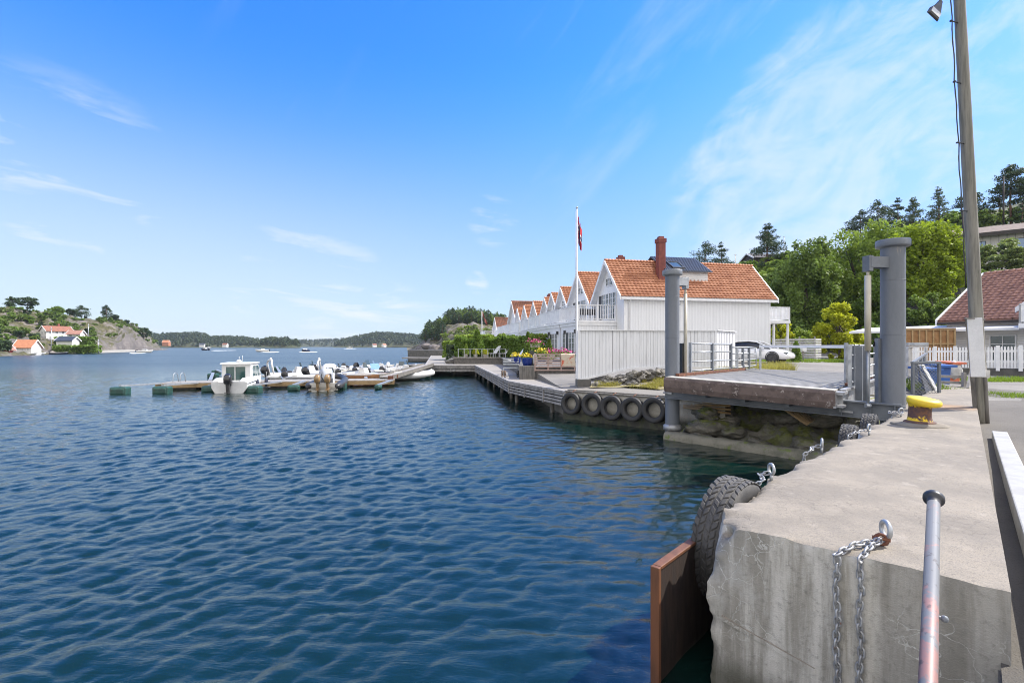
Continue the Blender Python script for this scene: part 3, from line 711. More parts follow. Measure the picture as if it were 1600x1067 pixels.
def chain_links(path, pitch=.052, wire=.0075, wid=.019):
    """links alternate in orientation along a polyline"""
    mb = MB(); pts = [Vector(p) for p in path]; L = [0]
    for a, b in zip(pts, pts[1:]): L.append(L[-1] + (b - a).length)
    n = int(L[-1] / pitch)
    def at(s):
        for i in range(len(pts) - 1):
            if s <= L[i + 1]: return pts[i].lerp(pts[i + 1], (s - L[i]) / max(1e-6, L[i + 1] - L[i])), (pts[i + 1] - pts[i]).normalized()
        return pts[-1], (pts[-1] - pts[-2]).normalized()
    for i in range(n):
        p, t = at((i + .5) * pitch); a = t.cross(Vector((.3, .5, .2))).normalized(); b = t.cross(a)
        an = (i % 2) * math.pi / 2 + .5 + rnd.uniform(-.22, .22); s = a * math.cos(an) + b * math.sin(an)
        h = pitch * .5 + wire; q = []
        for k in range(14):
            f = 2 * math.pi * k / 14; c_, s_ = math.cos(f), math.sin(f)
            q.append(p + t * (h - wid * .75) * (1 if c_ > 0 else -1) * (abs(c_) ** .3) + t * wid * .75 * c_ + s * wid * s_)
        mb.loop(q, wire, 7)
    return mb
def eye_bolt(label, u, w, z=1.3, r=.045, wire=.014, ang=0.):
    t = thing('eye_bolt', label, 'eye bolt', tuple(Q(u, w, z)), 'eye bolts along the quay edge')
    c = Q(u, w, z + r + .05); d = (QW * math.cos(ang) + QU * math.sin(ang)); pts = []
    for k in range(22):
        a = 2 * math.pi * k / 22; pts.append(c + d * (math.sin(a) * r) + Vector((0, 0, 1)) * (math.cos(a) * r))
    mb = MB(); mb.loop(pts, wire, 9); mb.tube([Q(u, w, z - .03), Q(u, w, z + .055)], wire, 9); mb.build('ring', 'galv', t); return t
e = eye_bolt('grey eye bolt with shackle holding two hanging chains on the quay edge', .34, .58, 1.3, .052, .016, 1.0)
sh = MB(); c = Q(.30, .60, 1.345)
sh.loop([c + QW * .035 * math.cos(a) + Vector((0, 0, .03 * math.sin(a) - .005)) + QU * .01 * math.sin(a) for a in lin(0, 5.9, 16)], .011, 8)
sh.tube([c - QW * .05, c + QW * .05], .012, 8); o = sh.build('shackle', 'rust', e)
for dx, lab in ((.2, 'galvanised chain hanging on the quay front, the strand nearer the water'), (.075, 'galvanised chain hanging on the quay front, the strand with a rusty link')):
    a = Q(.29, .60, 1.335); top = Q(-.028, .60 + dx, 1.285)
    path = [a, Q(.13, .6 + dx * .6, 1.325), top] + [Q(-.03 - .006 * math.sin(k * 2.1), .6 + dx + .008 * math.sin(k * 1.7 + dx * 20), 1.285 - k * .1) for k in range(1, 13)]
    o = chain_links(path, .05, .0072, .018).build('chain', 'galv_rust'); tag(o, lab, 'chain', 'chains on the quay front')
for i, (px, py, lab) in enumerate(((1205, 748, 'grey eye bolt on the quay edge right above the big tyre'), (1284, 704, 'grey eye bolt with a slack chain midway along the quay edge'), (1358, 678, 'grey eye bolt with a rusty chain beside the yellow bollard'), (1408, 650, 'dark eye bolt with a coiled chain by the thick right steel pile'))):
    p = G(px, py, 1.3); rel = p - QO; u, w = rel.dot(QU), rel.dot(QW)
    eye_bolt(lab, u, w, 1.3, .05, .015, .8 + i * .5)
    ed = interp(u, [(0, 1.5), (1, 1.67), (3.3, 1.67), (5, 1.48), (7.5, 1.34)])
    pa = [Q(u, w + .02, 1.36), Q(u - .06, w + .10, 1.34), Q(u - .12, (w + ed) / 2 + .03, 1.325), Q(u - .2, ed - .02, 1.32), Q(u - .26, ed + .035, 1.27), Q(u - .28, ed + .04, 1.1), Q(u - .28, ed + .05, .8)]
    if i == 3: pa = [Q(u + .1 * math.cos(a) * (1 - a * .03), w + .08 + .1 * math.sin(a), 1.33 + a * .004) for a in lin(0, 9, 16)]
    o = chain_links(pa, .05, .0075, .018).build('chain', 'galv_rust')
    tag(o, ['short chain running from the quay edge down to the big tyre', 'slack chain lying over the quay edge midway along it', 'rusty chain lying over the quay edge beside the bollard', 'coiled chain at the foot of the thick right steel pile'][i], 'chain', 'chains along the quay edge')

def tyre(name, label, c, axis, Ro, Wd, hole=.55, lugs=0, group=None, mat='rubber', n=56):
    t = thing(name, label, 'tyre', tuple(c), group); c = Vector(c); axis = Vector(axis).normalized(); m3 = axis.to_track_quat('Z', 'Y').to_matrix()
    h = Wd / 2; ri = Ro * hole
    prof = [(ri, -h * .55), (ri * 1.04, -h * .78), (ri * 1.12, -h * .82), (ri * 1.2, -h * .9), ((Ro + ri) / 2, -h * 1.02), (Ro * .88, -h * .98), (Ro * .945, -h * .9), (Ro * .975, -h * .78), (Ro * .99, -h * .4), (Ro, 0), (Ro * .99, h * .4), (Ro * .975, h * .78), (Ro * .945, h * .9), (Ro * .88, h * .98), ((Ro + ri) / 2, h * 1.02), (ri * 1.2, h * .9), (ri * 1.12, h * .82), (ri * 1.04, h * .78), (ri, h * .55), (ri * 1.15, h * .2), (ri * 1.35, 0), (ri * 1.15, -h * .2), (ri, -h * .55)]
    mb = MB(); mb.lathe(prof, c, n, 0, m3); mb.build('carcass', mat, t)
    if lugs:
        tb = MB()
        for k in range(lugs):
            for row in range(5):
                a = 2 * math.pi * (k + (.5 if row % 2 else 0)) / lugs + row * .02
                zc = (row - 2) * h * .37; wz = h * .31 if row in (0, 4) else h * .28; da = 2 * math.pi / lugs * (.43 if row in (0, 4) else .40)
                sk = .035 * (-1 if row % 2 else 1) + rnd.uniform(-.012, .012); zc += rnd.uniform(-.006, .006); wz *= rnd.uniform(.88, 1.06); da *= rnd.uniform(.85, 1.06)
                def pt(aa, zz, rr): return c + m3 @ Vector((rr * math.cos(aa), rr * math.sin(aa), zz))
                r0 = Ro * .97; r1 = Ro * ((1.018 if row in (1, 2, 3) else 1.004) - rnd.uniform(0, .008))
                vs = [pt(a + s1 * da + sk * s2, zc + s2 * wz / 2 * 1.05, r_) for r_ in (r0, r1) for s1, s2 in ((-1, -1), (1, -1), (1, 1), (-1, 1))]
                tb.add(vs, [(0, 1, 2, 3), (7, 6, 5, 4), (0, 4, 5, 1), (1, 5, 6, 2), (2, 6, 7, 3), (3, 7, 4, 0)])
        tb.build('tread', 'rubber_worn', t, .006, 1)
    return t
tyre('tyre_fender', 'large worn truck tyre with blocky tread hung on the quay side', Q(1.02, 1.83, .80), QW * 1 + Vector((0, 0, .06)) + QU * .06, .58, .30, .56, 46, None, 'rubber_worn', 72)
# two smaller treads peeping over the far end of the quay
tyre('tyre_fender', 'half hidden tyre below the quay edge by the slack chains', Q(6.1, 1.62, .9), QW, .42, .24, .55, 34)
tyre('tyre_fender', 'half hidden tyre below the quay edge left of the thick right pile', Q(7.6, 1.52, .94), QW, .42, .24, .55, 34)
# timber-clad fender panel
t = thing('fender_panel', 'tall brown fender panel standing in the water beside the big tyre', 'fender panel', tuple(Q(-.23, 1.9, 0)))
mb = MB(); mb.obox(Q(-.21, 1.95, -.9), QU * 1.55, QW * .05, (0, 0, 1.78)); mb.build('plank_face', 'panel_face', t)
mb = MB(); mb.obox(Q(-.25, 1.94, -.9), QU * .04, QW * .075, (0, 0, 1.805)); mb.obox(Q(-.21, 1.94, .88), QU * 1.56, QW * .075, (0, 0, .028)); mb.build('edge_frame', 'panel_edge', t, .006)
# handrail pipe
t = thing('handrail', 'worn grey and red handrail pipe with a round end knob in the foreground', 'handrail', tuple(Q(-1.02, .28, 2.0)))
a, b = P(1459, 778, 2.12), P(1450, 1067, 1.40); dd = (b - a).normalized(); mb = MB()
mb.tube([a, b, b + dd * 1.6], .0225, 20); mb.build('pipe', 'worn_pipe', t)
m3 = (-dd).to_track_quat('Z', 'Y').to_matrix(); mb = MB()
mb.lathe([(.0, .018), (.02, .018), (.034, .012), (.038, .004), (.038, -.012), (.033, -.02), (.025, -.024), (.0225, -.05)], a, 28, 0, m3); mb.build('end_knob', 'dark_metal', t)
mb = MB(); q = a.lerp(b, .72); mb.tube([q, q + QW * -.035], .006, 8); mb.lathe([(0, .01), (.008, .008), (.011, 0), (.008, -.008), (0, -.01)], q + QW * -.036, 14); mb.build('bracket', 'steel_grey', t)
# bollard
def bollard():
    t = thing('mooring_bollard', 'rusty mooring bollard with yellow painted head on the concrete quay', 'bollard', tuple(Q(7.05, .76, 1.3)))
    c = Q(7.05, .76, 1.3); r_ = random.Random(4)
    mb = MB(); n = 40; prof = [(.40, -.01), (.39, .015), (.36, .03), (.22, .045), (0, .05)]
    vs = []
    for q, z in prof:
        for j in range(n):
            a = 2 * math.pi * j / n; k = 1 + .09 * fb(math.cos(a) * 1.5, math.sin(a) * 1.5, 3) if q > .3 else 1
            vs.append(c + Vector((q * k * math.cos(a) * 1.0, q * k * math.sin(a) * .95, z)))
    mb.add(vs, [(i * n + j, i * n + (j + 1) % n, (i + 1) * n + (j + 1) % n, (i + 1) * n + j) for i in range(4) for j in range(n)], 0, True); mb.build('grout_plinth', 'quay_concrete', t)
    mb = MB(); sec = []
    hz = QW * -.8 + QU * -.5; hz.normalize()
    prof = [(.225, .048, 0), (.215, .062, 0), (.178, .075, 0), (.165, .12, 0), (.158, .22, .0), (.158, .30, .008), (.165, .335, .015)]
    head = [(.19, .35, .035), (.212, .365, .05), (.222, .385, .055), (.222, .43, .055), (.208, .455, .052), (.15, .468, .05), (0, .472, .05)]
    allp = prof + head; vs = []
    for q, z, off in allp:
        for j in range(n):
            a = 2 * math.pi * j / n; e = Vector((math.cos(a), math.sin(a), 0)); st = 1 + (.14 * max(0, e.dot(hz)) if z > .34 else 0)
            zz = z - (e.dot(hz) * q * .16 if z > .34 else 0)
            vs.append(c + e * q * st + hz * off + Vector((0, 0, zz)))
    k = len(prof)
    def fs(a0, a1): return [(i * n + j, i * n + (j + 1) % n, (i + 1) * n + (j + 1) % n, (i + 1) * n + j) for i in range(a0, a1) for j in range(n)]
    b1 = MB(); b1.add(vs[:k * n + n], fs(0, k), 0, True); b1.build('post', 'bollard_paint', t)
    b2 = MB(); b2.add(vs[k * n:], fs(0, len(allp) - 1 - k), 0, True); b2.build('head', 'yellow_paint', t)
bollard()
# long white kerb beam on the pavement
t = thing('kerb_beam', 'long white painted timber beam lying on the pavement along the quay', 'beam', tuple(Q(4, -.25, .95)))
mb = MB(); mb.obox(Q(-1.5, -.36, .93), QU * 9.97, QW * .2, (0, 0, .2)); mb.build('timber', 'beam_white', t, .012)
mb = MB()
for u in (.4, 3.2, 6.0, 8.0): mb.obox(Q(u, -.34, .86), QU * .22, QW * .16, (0, 0, .075))
mb.build('spacer_blocks', 'wood_weather', t)

# ------------------------------------------------------------ utility pole, board, lamp
def pole():
    b = G(1534, 664, .9); top = P(1496, -60, 10.75)
    t = thing('utility_pole', 'tall weathered wooden utility pole leaning slightly beside the quay', 'utility pole', tuple(b))
    mb = MB(); n = 24; mb.tube([b.lerp(top, k / 24) + Vector((fb(k, 2) * .008, fb(k, 7) * .008, -.3 if k == 0 else 0)) for k in range(n + 1)], [.128 - .03 * k / 24 for k in range(n + 1)], 22); mb.build('pole_shaft', 'wood_pole', t)
    cb = MB(); off = Vector((-.30, -.1, 0)); pp = []
    for k, s in enumerate(lin(.3, .985, 26)):
        pp.append(b.lerp(top, s) + off * (1 - .12 * math.sin(s * 34) ** 2) + Vector((fb(s * 6, 1) * .02, 0, 0)))
    cb.tube(pp, .011, 6); cb.tube([p + Vector((.02, .01, .015)) * math.sin(i * 2.4) for i, p in enumerate(pp)], .008, 6); cb.build('cable', 'cable', t)
    for s in (.46, .605, .735, .865, .972):
        mb = MB(); q = b.lerp(top, s); mb.tube([q, q + off * .7, q + off * 1.05], .012, 6); mb.box(q + off, (.04, .05, .03), .3); mb.build('cable_standoff', 'dark_metal', t)
    mb = MB(); q = b.lerp(top, .03); mb.tube([b.lerp(top, s) + Vector((.0, -.135, 0)) for s in (.0, .05, .1, .13)], .035, 10); mb.build('ground_conduit', 'wood_weather', t)
    # lamp arm and LED head
    q = b.lerp(top, 1.0); lh = P(1469, 4, 10.65)
    mb = MB(); mb.tube([q + Vector((0, 0, .1)), q + Vector((-.2, -.1, .25)), lh + Vector((.05, .02, .22)), lh], .03, 10); mb.build('lamp_arm', 'galv', t)
    l = MB(); d = (P(1453, 36, 10.4) - lh).normalized(); sd = Vector((.93, .2, -.3)); sd = (sd - d * sd.dot(d)).normalized(); nn = d.cross(sd)
    prof = [(-.02, .045, .03), (.06, .055, .035), (.16, .075, .04), (.26, .115, .035), (.34, .15, .03), (.54, .165, .028), (.56, .16, .02)]
    vs = []
    for s, w, h in prof:
        for a, c_ in ((-1, -1), (1, -1), (1, 1), (-1, 1)): vs.append(lh + d * s + sd * w * a * (.8 if c_ > 0 else 1) + nn * h * c_)
    k = len(prof); l.add(vs, [(i * 4 + j, i * 4 + (j + 1) % 4, (i + 1) * 4 + (j + 1) % 4, (i + 1) * 4 + j) for i in range(k - 1) for j in range(4)] + [(3, 2, 1, 0), tuple((k - 1) * 4 + j for j in range(4))])
    h = l.build('lamp_head', 'lamp_grey', t, .008)
    for sg in (1, -1):
        if (nn * sg).z < 0 or True:
            pass
    gl = MB(); sg = -1 if (nn * -1).dot(Vector((0, -.7, -1))) > 0 else 1
    gl.obox(lh + d * .36 - sd * .12 + nn * sg * .031, d * .16, sd * .24, nn * sg * .006); gl.build('lens', 'lamp_glass', h)
    # narrow white board and grey plank fixed to the pole
    t2 = thing('sign_back', 'tall narrow white board fixed to the wooden pole, seen edge on', 'board', tuple(P(1527, 590, 10.4)))
    mb = MB(); a = P(1512, 497, 10.45); bq = P(1514, 590, 10.3); mb.obox(P(1517, 589, 10.5), P(1541, 589, 10.3) - P(1517, 589, 10.5), (.03, .04, 0), P(1511, 498, 10.5) - P(1517, 589, 10.5)); mb.build('white_panel', 'white_board', t2, .006)
    mb = MB(); mb.obox(P(1509, 498, 10.48), P(1540, 500, 10.3) - P(1509, 498, 10.48), (.05, .09, 0), (0, 0, .022)); mb.build('cap_strip', 'wood_grey', t2)
    mb = MB(); mb.box(P(1541, 584, 10.4), (.05, .12, .16), .8); mb.build('hinge_block', 'white_worn', t2)
    t3 = thing('leaning_plank', 'grey weathered plank leaning against the pole beside the white board', 'plank', tuple(G(1524, 662, .9)))
    mb = MB(); mb.obox(G(1522, 664, .9), (.05, -.055, 0), (.05, .05, 0), P(1507.5, 497, 10.6) - G(1522, 664, .9)); mb.build('plank', 'wood_weather', t3)
pole()

# ------------------------------------------------------------ ferry ramp (linkspan) with its two piles
LL, RR = Vector((4.29, 13.5, 1.78)), Vector((7.19, 10.78, 1.65))
def ramp():
    t = thing('ferry_ramp', 'steel ferry ramp with a rusty front lip between two grey piles', 'ferry ramp', tuple((LL + RR) / 2))
    Ld, Rd = QU.copy(), QU.copy(); FL, FR = Vector((9.9, 19.5, 1.74)), Vector((12.95, 16.8, 1.66))
    def at(s, k): return (LL.lerp(FL, s)).lerp(RR.lerp(FR, s), k)
    mb = MB(); nx = 52
    for i in range(nx):                                   # corrugated deck plates
        s0, s1 = i / nx, (i + .86) / nx
        for z in (0,):
            a, b, c, d = at(s0, .02), at(s0, .98), at(s1, .98), at(s1, .02)
            mb.obox(a - Vector((0, 0, .05)), b - a, d - a, (0, 0, .05 + (.008 if i % 2 else 0)))
    mb.build('deck_plate', 'deck_steel', t)
    mb = MB(); a = at(.0, 0); b = at(.0, 1)
    mb.obox(a + Vector((0, 0, .004)), b - a, QU * .42, (0, 0, .018)); mb.build('lip_plate', 'concrete_pale', t)
    mb = MB(); d = (b - a).normalized(); nn = Vector((0, 0, 1)).cross(d).normalized()
    if nn.dot(QU) > 0: nn = -nn
    mb.extr([(0, .0), (.02, -.0), (.05, -.06), (.045, -.26), (.0, -.40)], a - d * .04, nn, (0, 0, 1), (b - a) * 1.015); f = mb.build('front_lip', 'rust_lip', t, .006)
    mb = MB(); mb.obox(b - d * .02 + Vector((0, 0, -.38)) + nn * .02, d * .05, -nn * .3, (0, 0, .37)); mb.obox(b + d * .0 + Vector((0, 0, -.36)) - nn * .02, d * .16, -nn * .5, (0, 0, .05)); mb.obox(b + Vector((0, 0, -.08)) - nn * .02, d * .16, -nn * .6, (0, 0, .06)); mb.obox(b + d * .02 + Vector((0, 0, -.3)) - nn * .22, d * .1, -nn * .05, (0, 0, .22))
    mb.build('lip_end_bracket', 'galv_rust', t)
    for k, sd in ((0, -1), (1, 1)):                       # side girders
        mb = MB(); p0, p1 = at(0.05, k), at(1, k); oo = d * .02 * sd
        mb.obox(p0 + oo + Vector((0, 0, -.46)), p1 - p0, d * .03 * sd, (0, 0, .47)); mb.obox(p0 + oo + Vector((0, 0, -.5)), p1 - p0, d * .26 * sd, (0, 0, .04)); mb.obox(p0 + oo + Vector((0, 0, -.03)), p1 - p0, d * .12 * sd, (0, 0, .05))
        mb.build('side_girder', 'galv_rust', t)
    mb = MB()
    for s in (.12, .3, .5, .7, .9): mb.bar(at(s, 0) - Vector((0, 0, .28)), at(s, 1) - Vector((0, 0, .28)), .14, .4)
    for k in (.25, .5, .75): mb.bar(at(.02, k) - Vector((0, 0, .3)), at(1, k) - Vector((0, 0, .3)), .1, .36)
    mb.build('cross_beam', 'steel_grey', t)
    mb = MB(); p0, p1 = at(.06, -.06) - Vector((0, 0, .44)), at(.06, 1.28) - Vector((0, 0, .40))     # lifting beam under the deck
    mb.bar(p0, p1, .05, .34); mb.bar(p0 + Vector((0, 0, .17)), p1 + Vector((0, 0, .17)), .22, .03); mb.bar(p0 - Vector((0, 0, .17)), p1 - Vector((0, 0, .17)), .22, .03)
    for k in (.8, .9, .98): q = p0.lerp(p1, k); mb.obox(q + Vector((0, 0, -.16)) - QU * .1, QU * .2, d * .02, (0, 0, .32))
    mb.build('lifting_beam', 'steel_grey', t)
    # rails: left
    def rail(name, s0, s1, k, zs, posts, mat, h, bent=False):
        mb = MB(); a, b = at(s0, k), at(s1, k)
        for j, z in enumerate(zs):
            pts = [a + Vector((0, 0, z)), b + Vector((0, 0, z))]
            if bent: pts += [at(s1 + .07, k + .02) + Vector((0, 0, z + (.03 if z < .5 else -.03)))]
            mb.tube(pts, .028 if z > h - .05 else .024, 10)
        if bent: q = at(s1 + .07, k + .02); mb.tube([q + Vector((0, 0, zs[0] + .03)), q + Vector((0, 0, zs[-1] - .03))], .026, 8)
        r = mb.build(name, mat, t)
        for s in posts:
            pb = MB(); q = a.lerp(b, s); pb.obox(q - QU * .04 - d * .04, QU * .08, d * .08, (0, 0, h + .01)); pb.build('rail_post', 'steel_grey' if s not in (posts[0],) else mat, r)
    rail('side_railing', .22, .65, -.015, (.12, .40, .70, .96), (0, .5, 1), 'galv', .98)
    rail('side_railing', .67, .90, -.015, (.12, .38, .62, .86), (.25, .6, .98), 'galv', .86, True)
    rail('side_railing', .16, .42, 1.02, (.12, .45, .78, 1.02), (0, .18, .5, 1), 'galv', 1.04)
    rail('side_railing', .44, .86, 1.02, (.12, .45, .78, 1.0), (.1, .5, 1), 'galv', 1.02)
    mb = MB(); a = at(.19, -.03)
    for z in (.0,): mb.tube([a + Vector((-.02, .0, .02)) + Vector((.0, 0, q)) for q in lin(.1, .95, 6)], .05, 12)
    mb.build('buffer_post', 'steel_grey', t)
    mb = MB(); p0, p1 = at(.2, .99), at(.92, .99); mb.bar(p0 + Vector((0, 0, .05)), p1 + Vector((0, 0, .05)), .09, .07); p0, p1 = at(.07, .02), at(.78, .02); mb.bar(p0 + Vector((0, 0, .05)), p1 + Vector((0, 0, .05)), .1, .08); mb.build('edge_curb', 'rust', t)
    for s in (.17, .30):                                  # thick guide posts outside the right girder
        mb = MB(); q = at(s, 1.045); mb.obox(q - QU * .07 + Vector((0, 0, -.42)), QU * .14, d * .14, (0, 0, 1.42)); mb.build('guide_post', 'steel_grey', t, .008)
    g = thing('barrier_bar', 'thin white barrier bar across the land end of the ferry ramp', 'barrier', tuple(at(.45, 1)))
    mb = MB(); p, q = at(.36, 1.0), at(.86, 0.0); p = P(1322, 541.5, p.y); q = P(1188, 541.5, q.y); mb.bar(p, q, .06, .085); mb.build('bar', 'white_paint', g)
    mb = MB(); mb.bar(Vector((p.x, p.y, 1.65)), p + Vector((0, 0, .1)), .07, .07, up=(1, 0, 0)); mb.build('bar_post', 'galv', g); mb = MB(); mb.bar(Vector((q.x, q.y, 1.65)), q + Vector((0, 0, .1)), .06, .06, up=(1, 0, 0)); mb.build('bar_post', 'galv', g)
    return at, d
RAT, RD = ramp()
def pile(label, x, y, D, ztop, zbot, cyl, seed):
    t = thing('steel_pile', label, 'pile', (x, y, zbot), 'steel piles of the ferry ramp'); c = Vector((x, y, 0))
    mb = MB(); r = D / 2; mb.lathe([(r, zbot - 1.2), (r, zbot), (r, .8), (r, 1.6), (r, 2.4), (r, 3.2), (r, ztop - .14)], c, 36); mb.build('pile_shaft', 'pile_paint', t)
    mb = MB(); mb.lathe([(r * .98, ztop - .17), (r * 1.36, ztop - .15), (r * 1.4, ztop - .13), (r * 1.4, ztop - .02), (r * 1.36, ztop), (0, ztop + .01)], c, 40); mb.build('pile_cap', 'steel_cap', t)
    mb = MB()
    if zbot > 0: mb.lathe([(r * 1.0, zbot + .1), (r * 1.28, zbot + .06), (r * 1.3, zbot - .06), (r * 1.0, zbot - .06)], c, 30); mb.build('base_collar', 'galv_rust', t)
    for zz in (1.35, 2.9, 4.1):
        mb = MB(); mb.loop([c + Vector((r * math.cos(a), r * math.sin(a), zz)) for a in lin(0, 6.1, 36)], .005, 6); mb.build('weld_seam', 'pile_paint', t)
    # bracket, hydraulic cylinder and rod
    bx, by, zb, z0, z1, z2 = cyl; q = Vector((bx, by, zb)); dv = (q - Vector((x, y, zb))); dv.z = 0; ln = dv.length; dv.normalize(); sd = Vector((0, 0, 1)).cross(dv)
    mb = MB(); mb.obox(c + dv * r * .85 + Vector((0, 0, zb - .12)) - sd * .10, dv * (ln - r * .8), sd * .025, (0, 0, .24)); mb.obox(c + dv * r * .85 + Vector((0, 0, zb - .12)) + sd * .075, dv * (ln - r * .8), sd * .025, (0, 0, .24)); mb.obox(q - dv * .05 + Vector((0, 0, -.2)) - sd * .09, dv * .10, sd * .18, (0, 0, .34)); mb.build('cylinder_bracket', 'steel_grey' if seed else 'galv', t, .005)
    mb = MB(); mb.tube([Vector((bx, by, zb - .2)), Vector((bx, by, z0))], .03, 10); mb.tube([Vector((bx, by, z0)), Vector((bx, by, z1))], .062 if seed else .05, 18); h = mb.build('hydraulic_cylinder', 'rod_pale', t)
    mb = MB(); mb.tube([Vector((bx, by, z1)), Vector((bx, by, z2))], .022, 10); mb.tube([Vector((bx - .05, by, z2 + .02)), Vector((bx + .05, by, z2 + .02))], .05, 12); mb.build('piston_rod', 'galv', h)
    for zz in (ztop - .55, ztop - 1.0): mb = MB(); mb.box(Vector((x, y, zz)) + Vector((r * 1.02, -.02, 0)), (.03, .06, .05)); mb.build('weld_lug', 'galv', t)
    return t
lp = P(1050.5, 600, 14.15); q = P(1071, 441, 14.3)
pl = pile('thinner grey steel pile at the far left corner of the ferry ramp', lp.x, lp.y, .40, 4.87, .28, (q.x, q.y, q.z, 4.2, 1.85, 1.2), 0)
mb = MB(); q = P(1066, 560, 14.3); mb.obox(q + Vector((.0, 0, -.9)), (.17, .06, 0), (-.08, .2, 0), (0, 0, 1.35)); mb.build('control_cabinet', 'dark_metal', pl, .01)
rp = P(1395, 560, 10.7); q = P(1356, 410, 10.6)
pr = pile('thick grey steel pile at the near right corner of the ferry ramp', rp.x, rp.y, .455, 4.99, -.4, (q.x, q.y, q.z, 4.2, 2.55, 1.33), 1)
mb = MB(); q = P(1374, 560, 10.75); mb.obox(q + Vector((-.02, 0, -1.3)), (.09, .0, 0), (.1, .25, 0), (0, 0, 1.75)); mb.build('guide_channel', 'steel_grey', pr)
# hydraulic hose loops
mb = MB()
for k in range(3): a = P(1364 + k, 541, 11.0); b = P(1380, 535, 10.9); mb.tube([a + Vector((0, 0, .0)), a.lerp(b, .3) + Vector((0, 0, .12 + k * .03)), a.lerp(b, .7) + Vector((0, 0, .13)), b], .012, 6)
mb.build('hydraulic_hose', 'cable', pr)
# concrete sill between the piles
t = thing('concrete_sill', 'low algae stained concrete sill between the two piles at the waterline', 'sill', (5.6, 12.4, .2))
a = G(1040, 670, .3); b = G(1275, 702, .3); ext = (b - a); mb = MB()
nn = Vector((0, 0, 1)).cross(ext).normalized(); nn = nn if nn.y > 0 else -nn
def sillp(s, k):
    prof = [(0, -1.0), (0, .06), (.03, .15), (.08, .19), (.22, .21), (.4, .20), (.42, 0), (.42, -1.0)]; o_, z = prof[k]; p = a + ext * s + nn * o_; p.z = z + fb(s * 16, k, 1) * .03; return p + nn * fb(s * 14, k * .7, 5) * .03
mb.grid(sillp, lin(-.02, 1.25, 60), range(8)); mb.add([sillp(-.02, k) for k in range(8)], [tuple(range(8))]); mb.build('sill_beam', 'concrete_wet', t)

# mossy shore under the ramp
t = thing('mossy_shore_rocks', 'dark mossy bedrock under the ferry ramp', 'rocks', (7, 13.3, 0)); mb = MB()
def shore(u, w):
    p = Vector((5.0, 14.6, 0)).lerp(Vector((9.4, 11.4, 0)), u) + Vector((.66, .75, 0)) * (w * 3.4 - .6)
    z = -.5 + 1.7 * min(1, max(0, w * 1.25)) ** .7
    k = fb(p.x * .9, p.y * .9, 1) * .38 + abs(fb(p.x * 2.3, p.y * 1.6, 3)) * .28
    p.z = z + k * min(1, w * 4) * 1.0; p.z = min(p.z, 1.25); return p
mb.grid(shore, lin(0, 1.08, 70), lin(0, 1, 46)); mb.build('bedrock', 'mossy_rock', t)
for i in range(17):
    u = rnd.uniform(.02, 1.0); w = rnd.uniform(.06, .5); p = shore(u, w); r_ = rnd.uniform(.22, .5)
    b = MB(); b.blob(p + Vector((0, 0, r_ * .1)), (r_ * 1.5, r_ * 1.0, r_ * .6), i + 3, 4, .38, 1.1, rz=rnd.uniform(0, 3)); o = b.build('mossy_boulder', 'mossy_rock'); tag(o, 'dark mossy boulder on the shore under the ferry ramp', 'boulder', 'mossy boulders under the ferry ramp')
t = thing('woven_mat', 'pale slatted mat hanging down over the mossy rocks under the ramp', 'mat', tuple(G(1245, 655, .7))); mb = MB()
for i in range(22):
    s = i / 22; a = P(1216 + 46 * s, 634 + 31 * s, 12.6 - .5 * s); mb.tube([a, a + Vector((.33, .2, .10))], .021, 6)
mb.build('slat_mat', 'wood_tan', t)
mb = MB()
for k in range(5): a = P(1068, 628 + k * 2, 15.1 - k * .1); b = P(1142, 622 + k * 6, 13.9); mb.tube([a, b], .035, 8)
o = mb.build('timber_poles', 'wood_tan'); tag(o, 'bundle of pale timber poles lying under the ramp by the left pile', 'poles')

# ------------------------------------------------------------ tyre quay, grass, fence rocks
TQ0, TQ1 = Vector((1.95, 17.7, 0)), Vector((5.75, 14.45, 0)); TD = (TQ1 - TQ0).normalized(); TN = Vector((-TD.y, TD.x, 0)); TN = TN if TN.y < 0 else -TN
t = thing('tyre_quay', 'short pale concrete quay hung with a row of tyres', 'quay', tuple(TQ0)); mb = MB()
mb.grid(lambda s, k: TQ0 + (TQ1 - TQ0) * s + TN * ((0, .0, .02, -.03, -.75, -.75)[k] + fb(s * 20, k, 2) * .025) + Vector((0, 0, (-1, .2, .88, 1.0, 1.01, -.5)[k] + fb(s * 22, k, 8) * .015)), lin(-.02, 1.12, 70), range(6), 0, False); mb.build('quay_wall', 'concrete_tide', t)
mb = MB(); mb.obox(TQ0 + TN * -.14 + Vector((0, 0, 1.02)), (TQ1 - TQ0) * 1.1, TN * -.14, (0, 0, .05)); mb.obox(TQ0 + TN * -.05 + Vector((0, 0, 1.005)), (TQ1 - TQ0) * 1.05, TN * .1, (0, 0, .03)); mb.build('edge_timber', 'wood_weather', t)
